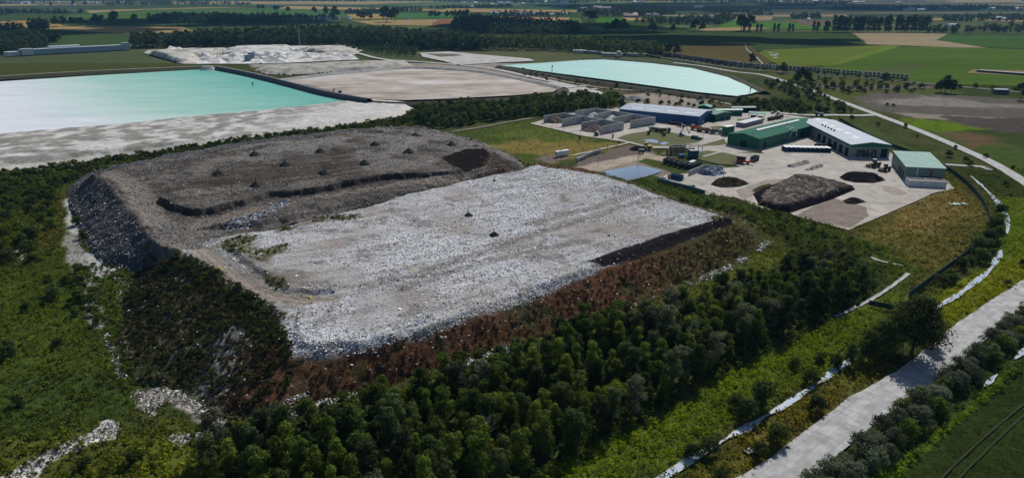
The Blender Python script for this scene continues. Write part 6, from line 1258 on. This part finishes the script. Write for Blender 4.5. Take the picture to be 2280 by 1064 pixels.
pp = poisson(W([(190,590),(240,590),(300,610),(290,690),(280,780),(300,850),(250,800),(230,700)]), 1.9, 4000) + poisson(W([(165,450),(190,460),(235,540),(240,580),(200,560),(180,510)]), 2.2, 900) + poisson(W([(0,440),(120,420),(150,470),(130,560),(60,600),(-100,600),(-100,450)]), 2.8, 3000)
merged('meadow_weeds', pp, SCG + SC[3:], .4, .95, 'bushy growth beside the grey track under the left flank')
pp = poisson(W([(0,1010),(160,975),(300,965),(430,940),(520,1000),(440,1180),(0,1180)]), 2.0, 5000)
merged('meadow_weeds', [p for p in pp if rr.random() < .7], SCG, .3, .95, 'olive grass tussocks in the lower left corner')
VERGE = W([(1130,1080),(1400,962),(1560,874),(1690,800),(1820,732),(1900,700),(1960,740),(1800,845),(1620,945),(1480,1030),(1380,1150),(1000,1250)])
TUFT = [leaves(380 + k, .9, .8, 0, 6, 40, .42, c) for k, c in enumerate([(.16, .21, .02), (.13, .17, .024), (.185, .24, .022)])]
merged('verge_grass', poisson(VERGE, 1.0, 26000), TUFT, .4, .95, 'long bright grass on the verge between wood and ditch', 'grass')
merged('verge_grass', poisson(W([(1640,1040),(1830,880),(1960,800),(2010,800),(1870,905),(1750,1000),(1660,1070),(1500,1200)]), 1.5, 5000) + poisson(W([(2080,730),(2160,660),(2300,570),(2300,620),(2140,715)]), 1.8, 2500), [leaves(390 + k, .9, .6, 0, 6, 30, .4, c) for k, c in enumerate([(.085, .085, .02), (.10, .10, .02)])], .4, .8, 'olive grass between ditch and concrete road', 'grass')
merged('field_margin', poisson(W([(1880,1110),(1990,1064),(2110,965),(2210,880),(2310,795),(2310,780),(2190,880),(2080,970),(1960,1064),(1820,1160)]), 1.1, 5000), TUFT[:2] + SCG[:1], .4, .9, 'green weeds along the field margin', 'grass')
pp = poisson(W([(1900,540),(2050,450),(2120,400),(2195,470),(2195,515),(2120,590),(2040,640),(1960,570)]), 2.2, 6000)
merged('meadow_weeds', [p for p in pp if rr.random() < .55], SCG + SCR[3:], .25, .6, 'low weeds in the dry meadow below the works', 'grass')
pp = poisson(W([(1000,298),(1180,270),(1390,320),(1240,362),(1150,352)]), 2.8, 5000)
merged('meadow_weeds', [p for p in pp if rr.random() < .4], SCG[1:], .2, .5, 'grass tussocks in the field by the storage bays', 'grass')
# individual shrubs
GREY = [tree_proto('grey_shrub', 'shrub', 500 + k, 2.7, 4.6, .1, 20, 2200, .40, c, 'round', .10, 4, ('stem', 'foliage')) for k, c in enumerate([(.095, .118, .070), (.080, .102, .056), (.108, .125, .082), (.07, .105, .02)])]
HEDGE = W([(1690,1200),(1800,1075),(1900,998),(2010,915),(2110,842),(2200,764),(2290,690),(2400,620),(2400,700),(2290,745),(2200,822),(2110,900),(2020,975),(1950,1050),(1880,1180)])
pts = poisson(HEDGE, 3.0, 9000); print('grey shrubs', len(pts))
for x, y in pts: place(GREY[3 if rr.random() < .17 else rr.randrange(3)], x, y, -.3, rr.uniform(.7, 1.25), 'rounded grey green shrub in the hedge along the concrete road', 'grey green shrubs of the roadside hedge')
BUSH = [tree_proto('green_shrub', 'shrub', 520 + k, 2.3, 3.8, .0, 20, 1500, .42, c, 'round', .10, 4, ('stem', 'foliage')) for k, c in enumerate([(.056, .08, .024), (.048, .07, .024), (.074, .105, .022)])]
SB = [(1730,985,1.35,'large round dark shrub on the verge beside the broad road'),(1690,1010,.9,'dark shrub left below the large verge shrub'),(1818,912,1.05,'round shrub alone between ditch and broad road'),(1605,1075,.95,'dark shrub at the bottom edge by the road'),(1580,1005,1.1,'bush at the lower ditch end by the verge'),(1540,1015,.9,'bush left of the lower ditch end'),(1700,905,1.6,'tall dark bush on the ditch bank'),(1660,930,1.2,'dense bush on the ditch bank below the tall one'),(1640,905,1.0,'bushy thicket above the lower ditch'),(1805,850,1.0,'dark bush beside the ditch bend'),(1770,815,.8,'brownish bush in the bright verge'),(1825,805,.8,'dark low bush in the bright verge'),(1860,815,1.0,'bush where the ditch goes under the big tree'),(2243,633,.55,'small dark bush on the right verge'),(2238,412,.75,'dark bush in the crook of the curving road'),(2250,437,.5,'small bush below the crook of the road'),(2277,590,.7,'dark bush at the right edge of the verge'),(2255,375,.55,'small dark bush beyond the curving road'),(2300,455,.6,'dark bush at the right frame edge'),(2112,348,1.1,'dark round bush against the curving road'),(2150,360,.9,'dark bush in the road fork'),(2160,368,.9,'bright green bush in the road fork'),(2127,330,.6,'small bush beyond the curving road'),(2195,350,.7,'low wide bush beyond the road fork'),(1975,235,.7,'small tree like bush beyond the road'),(1989,237,.7,'second small bush beyond the road'),(2015,283,.8,'dark bush left of the road bend'),(1955,279,.75,'dark bush before the curving road'),(2043,305,.5,'small round bush between fence and road'),(1896,266,1.0,'dark bush behind the white roofed hall'),(1445,300,.7,'reeds clump behind the little pool'),(1478,303,.7,'reeds clump right of the little pool'),(1648,358,.6,'bush beside the shredder'),(1378,318,.4,'small bush by the pool lawn'),(1291,309,.5,'small dark bush in the yellow grass'),(1250,384,.4,'bush at the pond bank')]
for k, (u, v, s, lab) in enumerate(SB):
    x, y = up(u, v); place(BUSH[2 if 'bright' in lab else k % 2], x, y, -.2, s, lab, sz=1.25 if 'tall' in lab else None)
def scatter_bush(px, d, n, s0, s1, label, group, pr=BUSH, z=0):
    for x, y in poisson(W(px), d, n): place(pr[rr.randrange(len(pr))], x, y, -.3, rr.uniform(s0, s1), label, group)
scatter_bush([(2090,650),(2110,600),(2160,560),(2195,535),(2230,470),(2238,480),(2225,545),(2190,590),(2150,620)], 4.6, 900, .7, 1.5, 'dark green bush between curved fence and lime crusted ditch', 'bushes between curved fence and ditch')
scatter_bush([(1690,182),(1760,185),(1860,225),(1900,250),(1850,240),(1760,215)], 9, 600, .8, 1.7, 'dark bush along the far side of the curving concrete road', 'bushes along the curving road near the pond')
scatter_bush([(1640,225),(1700,225),(1800,238),(1880,250),(1800,252),(1700,250),(1640,244)], 7, 500, .9, 1.8, 'bush in the scrub behind the works yard', 'scrub bushes behind the works yard')
scatter_bush([(1760,180),(1900,188),(2060,196),(2040,206),(1900,210),(1800,200)], 13, 700, .8, 1.8, 'bush in the rough ground below the train', 'bushes below the train')
scatter_bush([(1420,228),(1560,234),(1600,244),(1500,236),(1420,236)], 8, 300, .7, 1.3, 'low bush behind the blue hall', 'bushes behind the blue hall')
scatter_bush([(2100,190),(2280,200),(2290,208),(2110,196)], 16, 300, 1.0, 1.7, 'bush along the railway right of the train', 'bushes along the empty railway')
scatter_bush([(100,620),(190,600),(220,680),(235,740),(190,720),(130,700)], 5.0, 300, .7, 1.3, 'dark green bush in the cluster left of the grey track', 'bush cluster beside the grey track')
scatter_bush([(-60,420),(60,400),(130,440),(120,520),(70,590),(-60,600)], 7.0, 600, .7, 1.5, 'tall dark bush at the left edge below the gypsum bank', 'tall bushes at the left edge')
for u, v, s, lab in ((130,770,.8,'lone dark bush in the middle of the left meadow'),(20,790,1.3,'dark spreading bush at the left frame edge'),(60,690,.8,'small bush left of the bush cluster'),(175,500,1.2,'bush under the steep dark flank by the grey track'),(185,530,1.0,'second bush under the steep dark flank'),(40,900,.9,'low bush above the pale rubble track'),(190,1040,.8,'bush below the pale rubble track'),(300,1030,.9,'bush in the olive grass at the bottom left')): x, y = up(u, v); place(BUSH[0], x, y, -.3, s, lab)
# big willow group by the road
BIG = tree_proto('big_willow', 'tree', 700, 8.6, 17, 1.2, 56, 9000, .7, (.060, .088, .028), 'round', .5, 8)
x, y = up(2030, 785); place(BIG, x, y, 0, 1.0, 'big spreading willow casting its shadow on the concrete road', rz=.4)
MIDT = [tree_proto('willow_tree', 'tree', 710 + k, 3.9, 10.5, 1, 30, 3600, .58, c, 'round', .28, 6) for k, c in enumerate([(.056, .084, .024), (.062, .09, .026)])]
for u, v, s, lab in ((1965,790,1.05,'tree half merged with the left side of the big willow'),(1935,800,.95,'leftmost tree of the big willow group'),(1895,812,.62,'low tree over the ditch left of the willow group'),(1985,775,1.0,'tree behind the big willow trunk'),(2075,768,.8,'tree leaning over the road right of the big willow')):
    x, y = up(u, v); place(MIDT[int(s * 10) % 2], x, y, 0, s, lab)
# row of trees between basin and storage bays
pts = poisson(W([(905,262),(950,248),(1010,240),(1100,236),(1200,226),(1290,219),(1375,225),(1385,238),(1300,246),(1190,258),(1080,272),(1010,284),(970,286),(930,276)]), 6.2, 5000); print('row trees', len(pts))
ROW = [tree_proto('row_tree', 'tree', 730 + k, 3.6, 8.6, .4, 20, 1100, .85, c, 'round', .2, 3) for k, c in enumerate([(.068, .10, .030), (.080, .115, .030), (.058, .085, .028)])]
for x, y in pts: place(ROW[rr.randrange(3)], x, y, -.3, rr.uniform(.75, 1.2), 'dense green tree in the belt between basin and storage bays', 'trees between the basin and the storage bays')
# taller field trees, named singly
FAR = [tree_proto('field_tree', 'tree', 760 + k, 6.0, 13.5, .3, 18, 900, 1.6, c, 'round', .35, 3) for k, c in enumerate([(.038, .060, .028), (.046, .070, .030)])]
POP = [tree_proto('poplar_tree', 'tree', 780 + k, 4.4, 21, .2, 40, 1100, 1.5, (.052, .076, .04), 'tall', .35, 3) for k in range(2)]
for u, v, s, lab in ((2103,206,1.15,'broad dark tree at the end of the train'),(2118,207,.9,'tree fused to the broad tree by the train'),(2092,206,.8,'left shoulder tree of the clump at the train end'),(1743,163,.9,'slim tree before the train on the left'),(1782,183,1.1,'tall tree beside the curving road'),(1795,183,.95,'tree right beside the tall roadside tree'),(1970,186,.8,'bush like tree before the train'),(2272,222,1.1,'dark tree at the right frame edge'),(1672,143,1.0,'round tree at the reedy ditch'),(1490,124,1.3,'left tree of the pair by the lineside'),(1504,124,1.3,'right tree of the pair by the lineside'),(130,101,1.5,'tree behind the long shed, right one'),(118,101,1.2,'tree behind the long shed, left one'),(1310,49,1.9,'left part of the square copse in the light field'),(1322,49,1.9,'right part of the square copse in the light field'),(1349,74,1.3,'first dark tree in the hedge of the dull meadow'),(1372,73,1.7,'second dark tree in the hedge of the dull meadow'),(1387,73,1.7,'third dark tree in the hedge of the dull meadow'),(1453,72,1.3,'lone dark tree in the dull meadow hedge'),(1548,70,1.6,'round tree on the pale green strip'),(1564,70,1.2,'small tree on the pale green strip'),(1650,70,2.2,'left tree of the dark clump by the pale field'),(1668,70,2.1,'right tree of the dark clump by the pale field'),(1499,71,1.0,'small dark bush like tree in the meadow'),(125,59,1.5,'first umbrella shaped roadside tree'),(142,59,1.5,'second umbrella shaped roadside tree'),(160,58,1.3,'third roadside tree'),(169,58,1.2,'fourth roadside tree'),(178,57,1.2,'fifth roadside tree'),(185,57,1.2,'sixth roadside tree'),(215,55,1.6,'lone tall tree before the smooth green field'),(228,48,1.1,'small tree before the smooth green field'),(258,54,2.0,'big tree beside the farm hedge'),(302,51,1.4,'tree at the end of the farm hedge'),(700,33,1.6,'lone tree in the fresh green field'),(727,34,1.8,'tree at the lane into the fresh green field'),(747,42,2.2,'tall tree at the hedge of the gabled house'),(802,42,1.4,'lone round tree in the stubble patch'),(860,50,2.6,'left big tree in the round farm clump'),(880,50,2.4,'right big tree in the round farm clump'),(812,46,1.5,'low dark tree by the farm clump'),(822,46,1.5,'second low dark tree by the farm clump')):
    x, y = up(u, v); place(FAR[int(u) % 2], x, y, -.6, s * (1.35 if v < 100 else 1.1), lab if len(lab.split()) > 3 else lab + ' in the far fields')
for k, (u, v, s) in enumerate(((960,40,1.4),(968,40,1.4),(978,40,1.3),(995,40,1.4),(1005,40,1.4),(1014,39,1.5),(1024,39,1.5),(1032,39,1.4),(1041,39,1.6),(577,22,1.5),(586,23,1.5),(613,25,1.5),(620,25,1.4),(640,27,1.3),(643,27,1.3),(115,15,1.5),(165,13,1.7),(190,13,1.6))):
    x, y = up(u, v); place(FAR[k % 2], x, y, -.6, s * 1.25, 'round tree in the thin rows crossing the far fields', 'round trees in rows across the far fields')
for k, u in enumerate((1657,1668,1686,1694,1724,1732,1756,1764,1812,1820,1836,1843)): x, y = up(u if u > 1800 else u, 71 + (k % 2)); place(POP[k % 2], x, y, -.6, 1.0 if u < 1800 else 1.3, 'mid height tree left of the tall poplar row', 'mid height trees left of the poplar row')
for u in (1858,1866,1873,1880,1887,1899,1907,1914,1921,1934,1941,1947,1957,1970,1978,1997,2005,2014,2021,2029,2037,2046,2055,2063): x, y = up(u, 72); place(POP[u % 2], x, y, -.6, rr.uniform(1.75, 2.05), 'tall dark poplar in the row behind the sandy field', 'tall poplars behind the sandy field')
# far woods and hedges that read as one mass
FW = [leaves(800 + k, 6.5, 19, .5, 14, 210, 2.5, c) for k, c in enumerate([(.040, .064, .030), (.050, .076, .034), (.034, .056, .028), (.058, .080, .038)])]
YW = [leaves(820 + k, 3.2, 13, .5, 8, 90, 1.8, c, 1, 'cone') for k, c in enumerate([(.095, .122, .038), (.078, .104, .034), (.055, .078, .03)])]
XW = [leaves(840 + k, 7, 15, .3, 10, 150, 2.9, c) for k, c in enumerate([(.040, .064, .036), (.050, .076, .040), (.034, .054, .032)])]
def wood(px, d, n, label, pr=FW, s0=.7, s1=1.15):
    pts = poisson(W(px), d, n); keep = fbm(np.array([p[0] for p in pts] + [0.]), np.array([p[1] for p in pts] + [0.]), d * 5, 3, 31)
    if pr is XW: pts = [p for p, k in zip(pts, keep) if k > .43]
    merged('woodland', pts or [up(*px[0])], pr, s0, s1, label, 'woodland')
wood([(290,102),(430,96),(520,88),(700,82),(860,86),(960,92),(1060,104),(1090,112),(1000,112),(900,110),(860,106),(780,102),(700,101),(620,100),(500,103),(400,105),(300,108)], 7.5, 9000, 'long dark woodland belt behind the gypsum workings', FW, .8, 1.5)
wood([(-120,95),(20,92),(90,90),(108,104),(60,118),(0,124),(-120,126)], 7.5, 3000, 'dark wood left of the long blue grey shed')
wood([(1005,64),(1020,52),(1060,44),(1100,52),(1200,58),(1288,66),(1290,76),(1200,80),(1080,76),(1010,70)], 11, 4000, 'very dark wooded hill in the middle distance', FW, .9, 1.4)
wood([(330,46),(380,42),(500,42),(560,46),(640,52),(600,55),(480,56),(400,55),(340,52)], 14, 2500, 'dark spinney before the smooth green field', FW, .9, 1.35)
wood([(1000,105),(1090,100),(1200,98),(1320,102),(1400,112),(1470,122),(1480,128),(1400,124),(1300,116),(1180,112),(1080,112)], 6, 7000, 'light green young trees along the railway', YW, 1.0, 1.75)
wood([(770,110),(860,112),(930,118),(920,126),(860,122),(800,114)], 7, 900, 'bushes beside the pale haul road', FW, .4, .7)
wood([(60,64),(85,55),(108,60),(108,68),(70,70)], 10, 500, 'round dark copse by the orange stubble', FW, .9, 1.3); wood([(-60,66),(30,60),(60,66),(0,72),(-60,74)], 12, 500, 'low wood at the left frame edge', FW, .6, .9)
for px, lab in (([(570,38),(660,40),(750,42),(740,46),(600,47),(560,44)],'hedge trees round the middle distance barns'),([(770,28),(940,22),(940,27),(860,31),(770,34)],'long row of trees above the stubble patch'),([(960,18),(1060,17),(1140,14),(1140,19),(1040,21),(960,21)],'village hedge row in the far fields'),([(1095,33),(1200,33),(1270,34),(1260,38),(1100,38)],'trees of the hamlet above the pink field'),([(1285,27),(1400,22),(1500,24),(1500,36),(1400,40),(1300,38)],'dark village trees round the apartment blocks'),([(1400,48),(1560,42),(1650,44),(1600,58),(1440,56)],'scattered hedges right of the light field'),([(1000,2),(1200,4),(1300,5),(1300,9),(1180,10),(1000,5)],'far factory trees at the horizon'),([(1300,2),(1720,2),(1900,6),(1880,12),(1700,9),(1300,6)],'dark far wooded ridge near the horizon'),([(-100,0),(100,2),(330,0),(330,5),(100,7),(-100,15)],'far trees at the top left'),([(0,26),(70,28),(185,30),(180,33),(60,32),(0,36)],'hedge belt before the tan strip at left'),([(220,6),(380,3),(560,8),(560,14),(400,14),(240,14)],'wooded hedges behind the smooth green field'),([(1780,22),(1960,18),(2150,16),(2280,20),(2280,26),(2150,24),(1960,24),(1790,24)],'far village belt behind the poplars'),([(2100,42),(2280,38),(2280,48),(2150,50),(2100,50)],'trees of the far farm at right'),([(1760,40),(1820,36),(1830,43),(1770,45)],'dark clump behind the white hut'),([(2180,66),(2280,60),(2280,72),(2190,74)],'dark bushes at the right of the green field'),([(1560,24),(1660,22),(1720,26),(1700,30),(1570,29)],'far clump by the white sheds'),([(1600,36),(1720,34),(1720,38),(1610,39)],'thin line of field trees'),([(2060,72),(2180,70),(2280,74),(2180,76),(2060,75)],'low hedge right of the poplar row'),([(560,2),(800,4),(1000,3),(1000,5),(560,5)],'thin far hedge at the horizon')):
    wood(px, 16 + 6 * (max(p[1] for p in px) < 20), 2600 if max(p[1] for p in px) > 20 else 1600, lab, XW, .4, 1.35)
# rough growth around the ponds and banks
pp = poisson(W([(1140,152),(1330,184),(1450,200),(1560,214),(1640,222),(1640,240),(1540,226),(1400,208),(1250,190),(1150,165)]), 7, 3000)
merged('hedge_scrub', [p for p in pp if rr.random() < .5], SC, .8, 2.2, 'scattered bushes on the bank of the mint pond')
pp = poisson(W([(1640,226),(1760,222),(1900,240),(1900,254),(1700,246)]), 6, 1500) + poisson(W([(1780,165),(2060,190),(2060,206),(1880,210),(1720,185)]), 8, 3000)
merged('hedge_scrub', [p for p in pp if rr.random() < .5], SC + SCG[2:], .7, 1.7, 'low bushes in the rough ground between train and road')
pp = poisson(W([(520,160),(900,142),(940,146),(640,172)]), 6, 900) + poisson(W([(1300,128),(1450,136),(1600,160),(1690,195),(1640,172),(1500,148)]), 8, 900) + poisson(W([(1440,203),(1460,206),(1640,244),(1900,290),(1870,270),(1650,230)]), 7, 900)
merged('hedge_scrub', [p for p in pp if rr.random() < .4], SC, .6, 1.3, 'dark tufts on the gypsum banks')
# dead birches sticking out of the wood
def bare_tree(seed, H):
    q = random.Random(seed); t = thing('dead_tree', '', 'dead tree'); m = MB(); m.bar((0, 0, -.3), (.2, .1, H * .55), .13, .09, 6); m.bar((.2, .1, H * .55), (.1, .3, H), .09, .03, 6); m.build('trunk', M_BIRCH, t)
    for k in range(9): h = H * q.uniform(.4, .92); a = q.uniform(0, 6.28); m = MB(); b = Vector((.15, .15, h)); e = b + Vector((math.cos(a), math.sin(a), .9)) * (H - h) * .45; m.bar(b, e, .06, .02, 5); [m.bar(b.lerp(e, f), b.lerp(e, f) + Vector((q.uniform(-.5, .5), q.uniform(-.5, .5), .7)), .03, .012, 4) for f in (.4, .7)]; m.build('branch', M_BIRCH, t)
    return t
for k, (u, v, h, lab) in enumerate(((1545,775,11,'pale dead birch in the middle of the wood'),(1705,700,11,'many branched dead tree near the wood end'),(1200,850,12,'left of two bare birches in the wood'),(1255,835,11,'bare birch above the wood edge'),(1392,835,12,'tall bare birch with forked top'),(1090,1010,11,'bare birch low in the front of the wood'),(1075,1000,10,'second bare birch low in the front of the wood'),(1535,790,11,'thin bare birch left of the pale dead birch'),(1670,760,10,'thin pale birch at the right of the wood'),(1240,930,11,'bare birch in the shaded wood centre'))):
    t = bare_tree(900 + k, h); t['label'] = lab; t.location = (*up(u, v), 0); t.rotation_euler = (0, 0, k * 1.3)

# ------------------------------------------------------------------ clouds out of view overhead; they shade strips of the plain
M_CLOUD = smat('cloud', (.8, .8, .82), (.75, .75, .78), .01, None, 1, 1, 0)
def cloud(px, h, rx, ry, seed, label):
    x, y = up(*px); k = h / math.tan(SUN_EL); cx, cy = x + k * math.sin(SUN_AZ), y + k * math.cos(SUN_AZ); q = np.random.default_rng(seed); bm = bmesh.new()
    for i in range(26):
        a = q.uniform(0, 6.28); r = q.random() ** .6; s = q.uniform(.22, .4) * (1.15 - .5 * r)
        M = Matrix.Translation((cx + rx * r * math.cos(a), cy + ry * r * math.sin(a), h + q.uniform(0, 60))) @ Matrix.Diagonal((rx * s, ry * s, min(rx, ry) * s * .6, 1))
        bmesh.ops.create_icosphere(bm, subdivisions=3, radius=1, matrix=M)
    me = bpy.data.meshes.new('cloud'); bm.to_mesh(me); bm.free(); tag(link('cloud', me, None, M_CLOUD), label, 'cloud', None, 'structure')
cloud((1180, 62), 1700, 420, 260, 1, 'cumulus cloud high above the dark wooded hill')
cloud((1560, 88), 1700, 330, 150, 2, 'cumulus cloud high above the dull meadow')
cloud((1700, 14), 1700, 1400, 900, 3, 'broad cloud high above the far wooded ridge')
cloud((470, 48), 1700, 420, 330, 4, 'cumulus cloud high above the dark spinney')
cloud((60, 70), 1700, 300, 250, 5, 'small cloud high above the left wood')

# ------------------------------------------------------------------ haze
m = bpy.data.materials.new('haze'); m.use_nodes = True; nt = m.node_tree; nt.nodes.remove(nt.nodes['Principled BSDF'])
pv = nt.nodes.new('ShaderNodeVolumePrincipled'); pv.inputs['Density'].default_value = HAZE_D; pv.inputs['Color'].default_value = (.26, .60, 1, 1); pv.inputs['Anisotropy'].default_value = .1
nt.links.new(pv.outputs[0], nt.nodes['Material Output'].inputs['Volume'])
mb = MB(); mb.box((0, 8200, 54), (33000, 18000, 114)); tag(mb.build('haze', m), 'thin blue haze hanging over the plain', 'haze', None, 'stuff')
